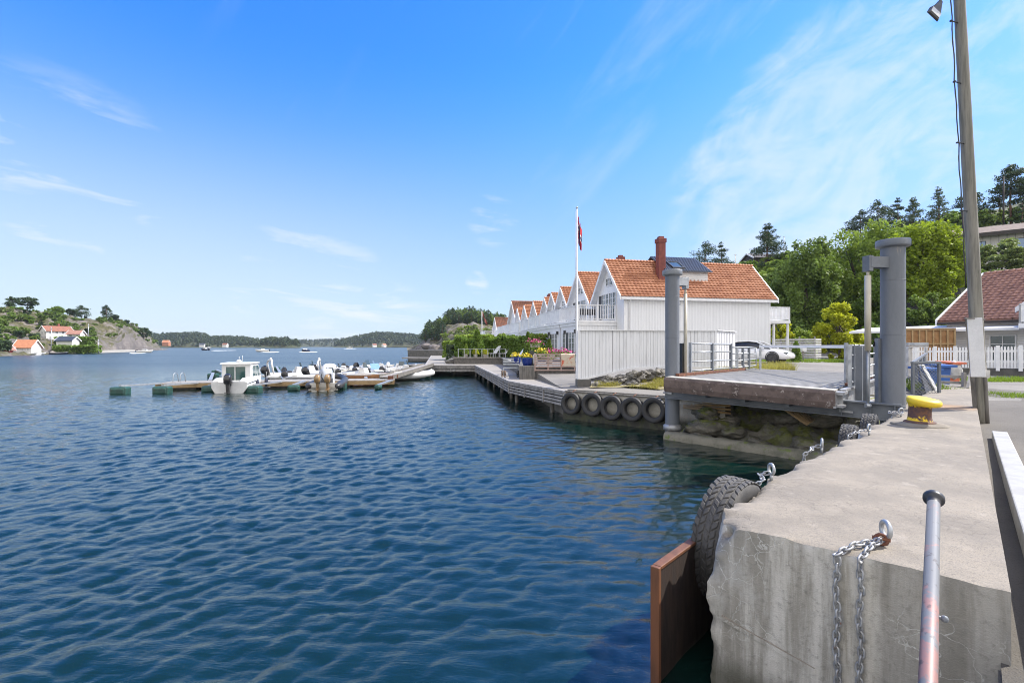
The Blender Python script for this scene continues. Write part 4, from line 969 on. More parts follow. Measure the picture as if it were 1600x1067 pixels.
for i, (px, lab) in enumerate(((897, 'black tyre hung at the boardwalk end of the tyre quay'), (930, 'second black tyre from the boardwalk end of the tyre quay'), (960, 'middle black tyre in the row on the tyre quay'), (992, 'fourth black tyre in the row on the tyre quay'), (1026, 'black tyre half hidden behind the left steel pile'))):
    tx = (px - CX) / F; s = (TQ0.x - tx * TQ0.y) / (tx * (TQ1 - TQ0).y - (TQ1 - TQ0).x); c = TQ0 + (TQ1 - TQ0) * s + TN * .17
    tyre('tyre_fender', lab, c + Vector((0, 0, .60 + .03 * math.sin(i * 2))), TN + Vector((.05 * math.sin(i * 3), 0, .08)), .40 + .01 * (i % 3), .24, .58, 0, 'tyres hung on the low quay')
    mb = MB(); mb.tube([c + Vector((0, 0, .93)), c + TN * -.1 + Vector((0, 0, 1.03)), c + TN * -.3 + Vector((0, 0, 1.07))], .014, 6); o = mb.build('tyre_chain', 'rust'); tag(o, ['rusty chain of the tyre at the boardwalk end', 'rusty chain of the second tyre from the boardwalk', 'rusty chain of the middle tyre on the low quay', 'rusty chain of the fourth tyre on the low quay', 'rusty chain of the tyre behind the left pile'][i], 'chain', 'chains of the hung tyres')
def grass(name, label, poly, n, h, mat, seed, w=.02, hump=0, thr=None):
    pts = []; xs = [p[0] for p in poly]; ys = [p[1] for p in poly]; r_ = random.Random(seed); c = 0
    while len(pts) < n and c < n * 20:
        c += 1; x, y = r_.uniform(min(xs), max(xs)), r_.uniform(min(ys), max(ys))
        if inside((x, y), poly) and (thr is None or fb(x * .9, y * .9, seed) > thr): pts.append((x, y, ground_z(x, y) + .0))
    o = blades(name, pts, h, w, mat, None, seed); tag(o, label, 'grass', None, 'stuff'); return o
GR = [(3.0, 18.6), (5.2, 17.2), (6.7, 17.3), (6.8, 19.4), (3.2, 19.4)]
o = sheet('grass_bank', GR, .5, 'grass_soil', lambda x, y: ground_z(x, y) + max(0, fb(x * 1.5, y * 1.5)) * .1, .015, None); tag(o, 'dry yellow green grass bank below the white fence', 'grass bank', None, 'structure')
grass('dry_grass', 'dry yellow green grass below the white fence', GR, 5200, .15, 'grass_blade', 3, .02, 0, -.12)
grass('dry_grass', 'taller dry grass at the land end of the ramp', [(10.7, 20.8), (12.2, 20.8), (13.0, 23), (11.3, 23)], 2200, .32, 'grass_blade', 4, .03)
grass('dry_grass', 'grass tufts behind the left ramp railing', [(6.2, 15.9), (9.3, 19), (9.6, 20.5), (7.4, 19.8)], 4000, .3, 'grass_blade', 5, .03, thr=-.1)
grass('dry_grass', 'patchy grass along the slatted screen', [(17, 32), (24, 32.5), (25, 37), (17, 36)], 5000, .14, 'grass_green', 6, .04, thr=0.)
grass('dry_grass', 'green verge between pavement and gravel road on the right', [(12.5, 15.2), (18, 13.3), (24, 10), (24, 11), (18, 14.3), (12.8, 16)], 6000, .12, 'grass_green', 8, .03, thr=-.15)
grass('dry_grass', 'green strip below the picket fence wall', [(16.5, 20.8), (25, 19.4), (32, 17), (32, 18.5), (25.2, 20.9), (17, 22)], 8000, .16, 'grass_green', 9, .04, thr=-.2)
# ------------------------------------------------------------ white row houses with orange tiled roofs
HS = Vector((.978, .207, 0)); HR_ = Vector((-.207, .978, 0)); HROT = math.atan2(.207, .978); H1 = Vector((7.65, 33, 1.5))
def tiles(mb, o, ex, ey, L, Hh, cols, rows, sub=5, amp=.022, step=.05):
    """tiled roof slope: o lower left corner, ex along eave, ey up the slope"""
    ex, ey = Vector(ex), Vector(ey); n = ex.cross(ey).normalized()
    vs = []; us = [i / (cols * sub) for i in range(cols * sub + 1)]; vv = []
    e = 1 / rows
    for r in range(rows): vv += [(r * e + .12 * e, -.1), (r * e - (.26 * e if r else .05 * e), .72), (r * e - (.27 * e if r else .06 * e), 1.05), ((r + 1) * e + .02 * e, 0.)]
    def fn(u, vt):
        v, k = vt; w = math.sin(u * cols * 2 * math.pi); w = (w if w > 0 else w * .45)
        return o + ex * (u * L) + ey * (v * Hh) + n * (w * amp + k * step)
    mb.grid(fn, us, vv, 0, True)
def window(parent, o, ex, ez, w, h, nx, ny, name='window', frame='white_paint', glass='glass', fw=.06, out=None, bar=.028):
    """frame mesh with a recessed pane as sub-part; o lower-left outer corner, ex/ez unit vectors"""
    ex, ez = Vector(ex), Vector(ez); n = (out or ex.cross(ez)).normalized(); mb = MB(); d = n * .05
    mb.obox(o - ex * 0, ex * fw, ez * h, d); mb.obox(o + ex * (w - fw), ex * fw, ez * h, d); mb.obox(o + ex * fw, ex * (w - 2 * fw), ez * fw, d); mb.obox(o + ex * fw + ez * (h - fw), ex * (w - 2 * fw), ez * fw, d)
    for i in range(1, nx): mb.obox(o + ex * (fw + (w - 2 * fw) * i / nx - bar / 2) + ez * fw, ex * bar, ez * (h - 2 * fw), n * .04)
    for i in range(1, ny): mb.obox(o + ex * fw + ez * (fw + (h - 2 * fw) * i / ny - bar / 2), ex * (w - 2 * fw), ez * bar, n * .037)
    f = mb.build(name, frame, parent); g = MB(); g.obox(o + ex * fw + ez * fw - n * .02, ex * (w - 2 * fw), ez * (h - 2 * fw), n * .035); g.build('pane', glass, f); return f
def railing(parent, a, b, h, name='balcony_railing', mat='white_paint', pitch=.13, pw=.045, closed=False):
    a, b = Vector(a), Vector(b); L = (b - a).length; mb = MB(); U = Vector((0, 0, 1))
    mb.bar(a + U * h, b + U * h, .09, .05); mb.bar(a + U * .1, b + U * .1, .06, .05)
    n = max(2, int(L / pitch)); d = (b - a).normalized(); s = d.cross(U)
    for i in range(n):
        p = a + (b - a) * ((i + .5) / n); w = pitch * .86 if closed else pw
        mb.obox(p - d * w / 2 - s * .012 + U * .12, d * w, s * .024, U * (h - .14))
    for k in (0, .5, 1) if L > 2.5 else (0, 1): mb.obox(a.lerp(b, k) - d * .04 - s * .04, d * .08, s * .08, U * (h + .02))
    return mb.build(name, mat, parent)
def row_house(label, k, o_, b, He, Hr, L, first=False, full=True, tilemat='tile_orange', chim=None, ext=True, group='white houses of the row', ex0=0.):
    org = H1 + HR_ * (2.45 + k - b) + HS * o_; org.z = 1.5; t = thing('row_house', label, 'house', tuple(org), group)
    X, Y, Z = HS, HR_, Vector((0, 0, 1)); W = lambda x, y, z: org + X * x + Y * y + Z * z
    mb = MB(); mb.extr([(0, 0), (2 * b, 0), (2 * b, He), (b, Hr), (0, He)], W(0, 0, 0), Y, Z, X * L); w = mb.build('wall', 'white_siding', t)
    # siding pattern runs in house coordinates
    sl_ = (Hr - He) / b; ov, eo = .42, .30; SL = math.hypot(b + eo, (b + eo) * sl_)
    mb = MB(); ups = (Y + Z * sl_).normalized(); upf = (-Y + Z * sl_).normalized(); cols = int((L + 2 * ov) / .30); rows = int(SL / .27); sb = 6 if first else 4
    lift = .1
    tiles(mb, W(-ov, -eo, He - eo * sl_ + lift), X, ups, L + 2 * ov, SL, cols, rows, sb)
    tiles(mb, W(L + ov, 2 * b + eo, He - eo * sl_ + lift), -X, upf, L + 2 * ov, SL, cols if first else cols // 2, rows, 4)
    for i in range(cols + 8):
        a = W(-ov + (L + 2 * ov) * i / (cols + 8), b, Hr + lift + .03); mb.tube([a, a + X * (L + 2 * ov) / (cols + 8) * 1.03 + Z * .01], [.1, .115], 8)
    roof = mb.build('roof', tilemat, t); sf = MB(); sf.extr([(-eo, He - eo * sl_ + lift - .05), (b, Hr + lift - .05), (2 * b + eo, He - eo * sl_ + lift - .05), (2 * b + eo, He - eo * sl_ - .02), (b, Hr - .02), (-eo, He - eo * sl_ - .02)], W(-ov + .015, 0, 0), Y, Z, X * (L + 2 * ov - .03)); sf.build('soffit', 'white_paint', t)
    for x in (-ov - .03, L + ov - .05):
        mb = MB()
        for sg in (0, 1):
            y0, y1 = (-eo - .04, b) if sg == 0 else (2 * b + eo + .04, b)
            mb.extr([(y0, He - eo * sl_ - .16), (y1, Hr - .14), (y1, Hr + .16), (y0, He - eo * sl_ + .13)], W(x, 0, 0), Y, Z, X * .08)
        mb.build('bargeboard', 'white_paint', t)
    mb = MB(); mb.obox(W(-ov + .06, -eo - .08, He - eo * sl_ - .12), X * (L + 2 * ov - .12), Y * .08, Z * .16); mb.obox(W(-ov + .06, -eo, He - eo * sl_ - .1), X * (L + 2 * ov - .12), Y * eo, Z * .03); mb.build('fascia_gutter', 'white_paint', t)
    if first:
        mb = MB(); mb.tube([W(.35, -.34, He - .38), W(.35, -.06, He - .7), W(.35, -.06, .3)], .04, 8); mb.build('downpipe', 'white_paint', t)
        mb = MB()
        for x, y in ((-.012, -.014), (L - .12, -.014)): mb = MB(); mb.obox(W(x, y, .1), X * .13, Y * .013, Z * (He - .3)); mb.build('corner_board', 'white_paint', t)
    gx = -.005
    window(t, W(gx, b + .62, Hr - 1.75), -Y, Z, .6, .62, 2, 2, out=-X); window(t, W(gx, b - .02, Hr - 1.75), -Y, Z, .6, .62, 2, 2, out=-X)
    if full:
        dz = 3.08
        for i, y in enumerate((b + 1.35, b + .7, b + .05, b - .6)): window(t, W(gx, y, dz), -Y, Z, .62, 1.98, 2, 5, 'french_door', out=-X)
        mb = MB(); mb.obox(W(gx - .001, b + 2.0, dz), Y * -.6, Z * 1.9, X * -.02); mb.build('dark_doorway_panel', 'dark_metal', t)  # solid dark slab; the shade of an open door put into its colour
    if ext:
        y0 = 1.25 if first else -.4; ed = 2.85; y1 = 2 * b + (.4 if not first else .3)
        mb = MB(); mb.obox(W(-ed, y0 + .02, 0), X * (ed - .01), Y * (y1 - y0 - .04), Z * 2.82); e = mb.build('ground_floor_extension', 'white_siding', t)
        mb = MB(); mb.obox(W(-ed - .12, y0 - .1, 2.82), X * (ed + .11), Y * (y1 - y0 + .2), Z * .16); mb.obox(W(-ed - .06, y0 - .06, 2.62), X * (ed + .05), Y * (y1 - y0 + .12), Z * .19); mb.build('balcony_floor', 'white_paint', t)
        railing(t, W(-ed, y1, 2.98), W(-ed, y0, 2.98), 1.05, pitch=.12, closed=not first); railing(t, W(-ed, y0, 2.98), W(-.05, y0, 2.98), 1.05, pitch=.17)
        if full:
            for y in (y0 + 1.3, y0 + 2.05, y0 + 3.4): window(t, W(-ed - .005, y, .15), -Y, Z, .7, 2.05, 2, 5, 'french_door', out=-X)
            mb = MB(); mb.obox(W(-ed - .015, y0 + 2.1, .1), Y * .5, Z * 2.05, X * -.02); mb.build('dark_doorway_panel', 'dark_metal', t)  # dark slab on the wall, painted as the shade inside a doorway
            for y in (y0 + .4, y0 + 2.75): mb = MB(); mb.box(W(-ed - .1, y, 2.2), (.14, .14, .26), HROT); mb.build('wall_lamp', 'dark_metal', t)
    if chim:
        cx, cy, cw, ct = chim; mb = MB(); mb.obox(W(cx - cw / 2, cy - cw / 2, He), X * cw, Y * cw, Z * (ct - He)); mb.obox(W(cx - cw / 2 - .05, cy - cw / 2 - .05, ct - .32), X * (cw + .1), Y * (cw + .1), Z * .3); mb.obox(W(cx - cw / 2 + .08, cy - cw / 2 + .08, ct), X * (cw - .16), Y * (cw - .16), Z * .14); mb.build('chimney', 'chimney_red', roof, .012)
    return t, W, roof
t1, W1, roof1 = row_house('nearest white row house with tiled roof, dark dormer and tall red chimney', 0, 0, 2.45, 4.75, 7.3, 11.5, True, True, 'tile_orange', (3.42, 1.25, .52, 8.92))
def house1_extra():
    X, Y, Z = HS, HR_, Vector((0, 0, 1)); W = W1
    mb = MB(); mb.extr([(1.0, 5.7), (1.0, 6.62), (2.9, 7.78), (2.9, 5.7)], W(3.75, 0, 0), Y, Z, X * 3.3); d = mb.build('dormer', 'white_clap', roof1)
    mb = MB(); sl_ = (Y * 1.9 + Z * 1.16)
    mb.obox(W(3.55, .72, 6.50), X * 3.72, sl_ * 1.2, Z * .07)
    for i in range(26): mb.obox(W(3.56 + 3.68 * i / 26, .725, 6.571), X * .06, sl_ * 1.19, Z * .035)
    mb.obox(W(3.55, .72 + 1.9 * 1.2, 6.50 + 1.16 * 1.2), X * 3.72, Y * 1.2 - Z * .6, Z * .07)
    mb.build('dormer_roof', 'metal_roof', roof1)
    mb = MB(); o = W(4.25, .98, 6.74); n = Vector((0, 0, 1)); u = sl_.normalized()
    for a, b_ in ((0, .02), (.68, .02)): mb.obox(o + X * a * 1.3, X * .09, u * 1.15, Z * .12)
    for a in (0, 1.07): mb.obox(o + u * a + X * .09, X * .8, u * .09, Z * .12)
    s = mb.build('skylight_frame', 'dark_metal', roof1); mb = MB(); mb.obox(o + X * .09 + u * .09, X * .8, u * .98, Z * .07); mb.build('skylight_pane', 'glass', roof1)
    # balcony at the far end, on posts
    mb = MB(); mb.obox(W(11.55, .1, 2.85), X * 1.75, Y * 3.4, Z * .2); mb.build('rear_balcony_floor', 'white_paint', t1)
    railing(t1, W(11.55, .15, 3.05), W(13.25, .15, 3.05), .98, 'rear_balcony_railing', pitch=.12, pw=.085); railing(t1, W(13.25, .15, 3.05), W(13.25, 3.4, 3.05), .98, 'rear_balcony_railing', pitch=.12, pw=.085)
    mb = MB()
    for y in (.2, 3.3): mb.obox(W(13.15, y, .05), X * .12, Y * .12, Z * 2.8)
    mb.obox(W(12.0, .25, .05), X * .12, Y * .12, Z * 2.8); mb.build('balcony_post', 'white_paint', t1)
    mb = MB()
    for i in range(4): mb.tube([W(-1.2 - i * .38, 2.3, 3.0), W(-1.2 - i * .38, 2.3, 3.42)], .03, 6); mb.box(W(-1.2 - i * .38, 2.4, 3.44), (.34, .4, .05), HROT); mb.box(W(-1.2 - i * .38, 2.62, 3.66), (.34, .05, .42), HROT)
    f = thing('balcony_chairs', 'dark chairs behind the balcony railing of the nearest row house', 'chairs', tuple(W(-1.8, 2.3, 3.0))); mb.build('chair_frame', 'seat_dark', f)
house1_extra()
hl = ['second white row house beside the flagpole, with a stubby red chimney', 'third white row house from the ferry ramp, set back from the second', 'fourth white row house from the ferry ramp', 'fifth white row house, its orange roof between two chimneys', 'sixth white row house, with a closed balcony front', 'seventh white row house, one of the low gables in the middle', 'eighth white row house, just before the taller house']
for i, (k, o_, b, He, Hr, ch) in enumerate(((6.0, 0, 2.6, 4.7, 7.3, (3.6, 2.6, .5, 8.9)), (11.5, .3, 2.5, 4.2, 6.7, None), (16.5, .87, 2.5, 4.2, 6.7, (5, 3, .5, 7.6)), (21.5, 1.5, 2.5, 4.2, 6.7, None), (26.5, 1.45, 2.5, 4.2, 6.7, (4, 3, .6, 8.0)), (31.5, 1.45, 2.5, 4.15, 6.65, None), (36.5, 1.6, 2.5, 4.15, 6.65, None))):
    row_house(hl[i], k, o_, b, He, Hr, 10.5, False, i < 5, 'tile_orange', ch)
row_house('tall white row house with brown tiled roof and dark chimney farther along', 43.5, 2.2, 3.6, 4.6, 8.3, 11, False, False, 'tile_old', (6, 3.2, .8, 9.6), False)
row_house('last low white row house with a brown roof at the far end', 60, 2.3, 3.2, 3.6, 6.6, 9, False, False, 'tile_old', None, True)
for i, k in enumerate((27, 34, 41, 50)):                   # awnings
    o = H1 + HR_ * k + HS * (-1.4); o.z = 1.5; t = thing('awning', ['white awning over the terrace of the sixth row house', 'white awning over the terrace of the seventh row house', 'white awning over the terrace before the tall house', 'white awning near the far end of the house row'][i], 'awning', tuple(o), 'white awnings along the row')
    mb = MB(); mb.obox(o + Vector((0, 0, 2.5)), HR_ * 3.4, -HS * 2.4 - Vector((0, 0, .75)), (0, 0, .05)); mb.build('fabric', 'white_paint', t); mb = MB(); mb.tube([o - HS * 2.4 + Vector((0, 0, 1.78)), o - HS * 2.4 + HR_ * 3.4 + Vector((0, 0, 1.78))], .04, 6); mb.build('front_bar', 'white_worn', t)

# ------------------------------------------------------------ tall white board fence, flagpole
def board_fence():
    t = thing('board_fence', 'tall white board fence on rocks in front of the nearest house', 'fence', (5.4, 19.4, 1.6))
    a, b = Vector((2.72, 19.3, 0)), Vector((8.3, 19.7, 0)); d = (b - a).normalized(); n = Vector((-d.y, d.x, 0)); L = (b - a).length
    bot = [(0, 1.28), (.36, 1.72), (.5, 1.76), (1, 1.75)]; mb = MB(); nb = 38
    for i in range(nb):
        s = i / nb; z0 = interp(s, bot); p = a + d * (L * s); w = L / nb; mb.obox(p + n * (.004 if i % 2 else .022) + Vector((0, 0, z0)), d * w * .985, n * .02, (0, 0, 3.28 - z0 + fb(i, 2) * .008))
    mb.build('boards', 'white_fence_board', t)
    mb = MB(); mb.obox(a - n * .06 + Vector((0, 0, 3.27)), d * L, n * .14, (0, 0, .035)); pz = [Vector((0, 0, interp(s, bot))) + a + d * L * s for s in (0, .36, .5, 1)]
    for p, q in zip(pz, pz[1:]): mb.bar(p - n * .02 + Vector((0, 0, .03)), q - n * .02 + Vector((0, 0, .03)), .05, .08)
    mb.obox(a - d * .1 + Vector((0, 0, 1.25)), d * .09, n * .09, (0, 0, 2.03)); mb.build('fence_trim', 'white_paint', t)
    c = Vector((9.95, 21.6, 0)); mb = MB(); d2 = (c - b).normalized(); L2 = (c - b).length; n2 = Vector((d2.y, -d2.x, 0))
    for i in range(24): mb.obox(b + d2 * (L2 * i / 24) + n2 * (.0 if i % 2 else .02) + Vector((0, 0, 1.5)), d2 * L2 / 24 * .9, n2 * .02, (0, 0, 1.78))
    mb.obox(b + Vector((0, 0, 3.285)), d2 * L2, n2 * .09, (0, 0, .035)); mb.build('return_boards', 'white_fence_board', t)
    mb = MB(); mb.obox(a + Vector((-.12, -.1, .9)), d * .55, n * .45, (0, 0, .44)); mb.build('concrete_foot', 'concrete_dark', t, .03)
board_fence()
for i, (px, py, d, r) in enumerate(((952, 592, 19.0, .26), (973, 592, 19.1, .36), (992, 586, 19.0, .38), (1012, 586, 19.3, .36), (1032, 582, 19.2, .32), (968, 602, 18.7, .24), (988, 598, 18.6, .22), (940, 600, 18.9, .26), (925, 607, 18.8, .2))):
    p = P(px, py, d); b = MB(); b.blob(p - Vector((0, 0, .06)), (r * 1.15, r * .8, r * .62), i + 31, 4, .55, 1.5, rz=i, flat=.22, sm=False); o = b.build('fence_rock', 'grey_rock')
    tag(o, 'pale grey rock lying at the foot of the white board fence', 'rock', 'rocks at the foot of the white fence')
def flagpole(label, base, ht, flag, r=.04):
    t = thing('flagpole', label, 'flagpole', tuple(base)); mb = MB(); mb.lathe([(r * 1.4, -.3), (r * 1.4, 0), (r, .4), (r * .6, ht), (0, ht)], base, 12); mb.build('pole_shaft', 'white_paint', t)
    mb = MB(); mb.lathe([(0, -.06), (.06, 0), (0, .07)], Vector(base) + Vector((0, 0, ht + .05)), 12); mb.build('finial', 'galv', t)
    mb = MB(); q = Vector(base); mb.tube([q + Vector((-.07, -.03, .6)), q + Vector((-.05, -.03, ht - .1))], .008, 5); mb.build('halyard', 'white_worn', t)
    return t
fpb = P(901.5, 583, 20.0); flagpole('white flagpole with a limp flag standing left of the tall board fence', fpb, 6.78, True)
def flag():
    """limp hanging flag: cloth gathered in folds; red field, blue cross edged white"""
    t = thing('flag', 'limp red flag with a blue and white cross on the white flagpole', 'flag', tuple(P(903, 340, 20.0))); top = P(902.3, 337, 20.0); mb = MB()
    nu, nv = 36, 30; W_, H_ = 1.35, .95
    def fn(i, j):
        u, v = i / nu, j / nv
        fold = math.sin(u * 15 + v * 2) * .05 * (u ** .3); x = u * .16 + fold * .55; y = math.cos(u * 13 + v * 2.5) * .07 * u ** .4
        z = -v * H_ - u * .62 - .1 * math.sin(u * 4) * v
        return top + Vector((x + .02, y, z))
    vs = [fn(i, j) for i in range(nu + 1) for j in range(nv + 1)]; fs, ms = [], []
    for i in range(nu):
        for j in range(nv):
            u, v = (i + .5) / nu * 22, (j + .5) / nv * 16; m = 0
            if 6 < u < 10 or 6 < v < 10: m = 1
            if 7 < u < 9 or 7 < v < 9: m = 2
            mb.m.append(m); mb.s.append(True); mb.f.append((i * (nv + 1) + j, (i + 1) * (nv + 1) + j, (i + 1) * (nv + 1) + j + 1, i * (nv + 1) + j + 1))
    mb.v = [tuple(v) for v in vs]; mb.build('cloth', ['flag_red', 'flag_white', 'flag_blue'], t)
flag()
fb2 = P(753, 525, 58); flagpole('thin flagpole beyond the hedge, with a small dark pennant', fb2, 3.0, False, .05)
mb = MB(); q = fb2 + Vector((.05, 0, 2.95)); mb.grid(lambda u, v: q + Vector((u * .55 + .04 * math.sin(u * 8), .1 * math.sin(u * 9), -v * .5 - u * 1.3)), lin(0, 1, 10), lin(0, 1, 4)); o = mb.build('pennant', 'chimney_red'); tag(o, 'small dark red pennant on the thin flagpole beyond the hedge', 'pennant')

# ------------------------------------------------------------ boardwalk
A, B, C, D_ = Vector((-7.5, 42, 0)), Vector((-3.17, 42, 0)), Vector((-.1, 22.9, 0)), Vector((2.0, 17.65, 0))
def boardwalk():
    t = thing('boardwalk', 'grey timber boardwalk on posts running along the row of houses', 'boardwalk', tuple(B))
    poly = [tuple(p[:2]) for p in (A, B, C, D_)] + [(3.3, 19.1), (3.6, 24.6), (.4, 24.6), (.2, 31), (-1, 45.2), (-5.5, 45.2), (-9.5, 80), (-13.5, 93), (-15.4, 93)]
    mb = MB(); mb.prism(poly, .9, 1.0); mb.build('deck_boards', 'deck_boards', t)
    for a, b in ((A, B), (B, C), (C, D_), (Vector((-15.4, 93, 0)), A)):
        mb = MB(); d = (b - a).normalized(); n = Vector((d.y, -d.x, 0)); L = (b - a).length
        if n.dot(Vector((-.3, -1, 0))) < 0: n = -n
        for z in (.87, .745, .62, .495): mb.obox(a + n * .02 + Vector((0, 0, z - .04)), d * L, n * .035, (0, 0, .08))
        mb.obox(a - n * .1 + Vector((0, 0, .93)), d * L, n * .19, (0, 0, .09)); mb.build('slat_fascia', 'slat_grey', t)
        k = max(2, int(L / 1.7))
        for i in range(k + 1): mb = MB(); p = a + d * (L * i / k); mb.obox(p - n * .0 + n * .056 - d * .04 + Vector((0, 0, .42)), d * .08, n * .025, (0, 0, .52)); mb.build('fascia_batten', 'slat_grey', t)
        for i in range(0, k + 1, 2): mb = MB(); p = a + d * (L * i / k) - n * .35; mb.tube([p + Vector((0, 0, -1)), p + Vector((0, 0, .9))], .09, 10); mb.build('support_post', 'wood_weather', t)
    # dark stone bank the deck reaches back to
    mb = MB(); pl = [(-5.4, 45.3), (-2.2, 44.9), (1.4, 24), (2.6, 19.2), (3.4, 19.0), (3.2, 46)]
    mb.prism(pl, -1, .88); mb.build('stone_bank', 'concrete_dark', t)
boardwalk()
def terrace():
    t = thing('terrace_wall', 'raised terrace with grey stone retaining walls in front of the row houses', 'terrace', (0, 30, 1)); 
    p1 = [(.42, 24.4), (4.6, 24.4), (5.0, 33), (-1.0, 66), (-3.6, 66), (-5.4, 45), (-.95, 45), (.25, 31)]
    mb = MB(); mb.prism(p1, .6, 1.6); mb.build('retaining_wall', 'stone_wall', t)
    mb = MB(); mb.prism([(.36, 24.34), (.36, 24.95), (1.15, 24.95), (1.15, 24.34)], .95, 1.66); mb.build('timber_planter', 'wood_weather', t)
    for a, b in (((-5.45, 44.94), (-.9, 44.94)), ((-.95, 45), (.2, 31))):
        mb = MB(); a, b = Vector(a + (1.6,)), Vector(b + (1.6,)); mb.bar(a, b, .2, .06); mb.build('wall_coping', 'concrete_pale', t)
    s = MB(); s.extr([(0, 0), (1.9, 0), (1.9, .66), (.9, .58)], Vector((2.6, 21.2, .98)), (.8, -.25, 0), (0, 0, 1), (.35, 2.7, 0)); s.build('concrete_slope', 'concrete_dark', t)
    g = thing('glass_balustrade', 'glass balustrade with slim posts on the lower terrace wall', 'balustrade', (-3, 45, 1.6))
    for i, px in enumerate(lin(716, 790, 9)):
        p = P(px, 550, 44.98); mb = MB(); mb.obox((p.x - .03, p.y - .03, 1.62), (.06, 0, 0), (0, .06, 0), (0, 0, .82)); mb.build('balustrade_post', 'galv', g)
    mb = MB(); mb.obox((-5.0, 44.98, 2.38), (4.4, 0, 0), (0, .02, 0), (0, 0, .03)); mb.build('top_rail', 'galv', g)
terrace()
def hedge(name, label, boxes, n, mat, seed, size=.16, cat='hedge'):
    rs = np.random.RandomState(seed); pts = []
    for (x0, y0, x1, y1, wd_, z0, z1) in boxes:
        m = int(n * math.hypot(x1 - x0, y1 - y0) / sum(math.hypot(b[2] - b[0], b[3] - b[1]) for b in boxes)); s = rs.uniform(0, 1, m); w = rs.uniform(-1, 1, m); h = rs.uniform(0, 1, m)
        f = rs.randint(0, 3, m); w = np.where(f == 0, np.sign(w) * (1 - .15 * rs.rand(m)), w); h = np.where(f == 1, 1 - .1 * rs.rand(m), h)
        L = math.hypot(x1 - x0, y1 - y0); nx, ny = -(y1 - y0) / L, (x1 - x0) / L
        bump_ = np.array([fb(q * L * .9, seed, 0) for q in s]) * .4
        pts.append(np.stack([x0 + (x1 - x0) * s + nx * w * (wd_ / 2 + bump_ * .5), y0 + (y1 - y0) * s + ny * w * (wd_ / 2 + bump_ * .5), z0 + (z1 - z0 + bump_) * h], 1))
    o = leaf_obj(name, np.concatenate(pts), size, mat, None, .65, .3, None, seed); tag(o, label, cat); return o
hedge('clipped_hedge', 'dense clipped green hedge along the lower terrace', [(-5.6, 49, -.6, 47, 1.1, 1.6, 3.35), (-.6, 47, 1.7, 43, 1.0, 1.6, 3.5)], 9000, 'leaf_mid', 5, .15)
hedge('golden_hedge', 'yellow green hedge rising behind the clipped hedge', [(-6.6, 58, -1, 56, 1.4, 1.8, 3.9), (-8.4, 62, -6.2, 57, 1.0, 1.3, 3.2)], 5000, 'leaf_light', 6, .2)
hedge('terrace_hedge', 'short green hedge by the french doors of the second house', [(1.6, 42, 2.6, 40, .8, 1.6, 3.55)], 1500, 'leaf_light', 7, .14)
def cone_shrub(label, p, h, r, mat='leaf_mid', n=900, pot=None, group=None, name='conical_shrub', cat='shrub', size=.07, pw=1.0, sd=1):
    t = thing(name, label, cat, tuple(p), group); rs = np.random.RandomState(sd); z = rs.uniform(0, 1, n); a = rs.uniform(0, 6.283, n)
    k = (1 - z) ** pw * np.minimum(1, z * 6 + .5) * r * (.75 + .25 * rs.rand(n)) + .02; z0 = .3 if pot else 0
    pts = np.stack([p[0] + k * np.cos(a), p[1] + k * np.sin(a), p[2] + z0 + z * h], 1); leaf_obj('foliage', pts, size, mat, t, .6, .2, None, sd)
    mb = MB(); mb.tube([Vector(p) + Vector((0, 0, 0)), Vector(p) + Vector((0, 0, h * .8))], .03, 6); mb.build('stem', 'bark', t)
    if pot: mb = MB(); mb.lathe([(0, 0), (.17, 0), (.2, .3), (.21, .36), (.18, .36), (.17, .3), (0, .3)], p, 16); mb.build('pot', pot, t)
    return t
cone_shrub('tall narrow green conifer standing out of the hedge', P(746, 553, 46.2) * 1 + Vector((0, 0, 0)), 2.3, .8, 'leaf_mid', 2200, None, None, 'conical_conifer', 'conifer', .12, .7, 3)
cone_shrub('small cone shaped potted conifer on the lower terrace', Vector((P(728, 553, 45.4).x, 45.4, 1.6)), 1.0, .34, 'leaf_light', 700, 'pot_pale', None, sd=4)
cone_shrub('round clipped potted shrub on the lower terrace', Vector((P(743, 553, 45.4).x, 45.4, 1.6)), .5, .34, 'leaf_yellow', 500, 'pot_pale', None, pw=.4, sd=5)
cone_shrub('low yellow green potted shrub beside the deck chairs', Vector((P(758, 553, 45.4).x, 45.4, 1.6)), .4, .36, 'leaf_yellow', 500, 'pot_pale', None, pw=.4, sd=6)
cone_shrub('cone shaped green conifer at the end of the clipped hedge', Vector((P(825, 553, 33).x, 33, 1.6)), 2.0, .42, 'leaf_dark', 1600, None, None, 'conical_conifer', 'conifer', .09, .8, 7)
cone_shrub('cone shaped conifer in a pale pot before the french doors', Vector((P(858, 553, 28).x, 28, 1.6)), 1.15, .36, 'leaf_dark', 1200, 'pot_pale', None, sd=8)
def deck_chair(label, px, d, rz):
    p = Vector((P(px, 550, d).x, d, 1.6)); t = thing('deck_chair', label, 'deck chair', tuple(p), 'deck chairs on the lower terrace'); m = Matrix.Rotation(rz, 3, 'Z'); V = lambda x, y, z: p + m @ Vector((x, y, z))
    mb = MB(); mb.obox(V(-.3, 0, .34), m @ Vector((.6, 0, 0)), m @ Vector((0, .6, 0)), (0, 0, .06)); mb.build('seat', 'white_paint', t); mb = MB(); mb.obox(V(-.3, .58, .36), m @ Vector((.6, 0, 0)), m @ Vector((0, .55, .72)), m @ Vector((0, .05, -.04))); mb.build('backrest', 'white_paint', t)
    for x in (-.28, .24):
        for y in (.02, .55): mb = MB(); mb.obox(V(x, y, 0), m @ Vector((.05, 0, 0)), m @ Vector((0, .05, 0)), (0, 0, .34)); mb.build('leg', 'white_worn', t)
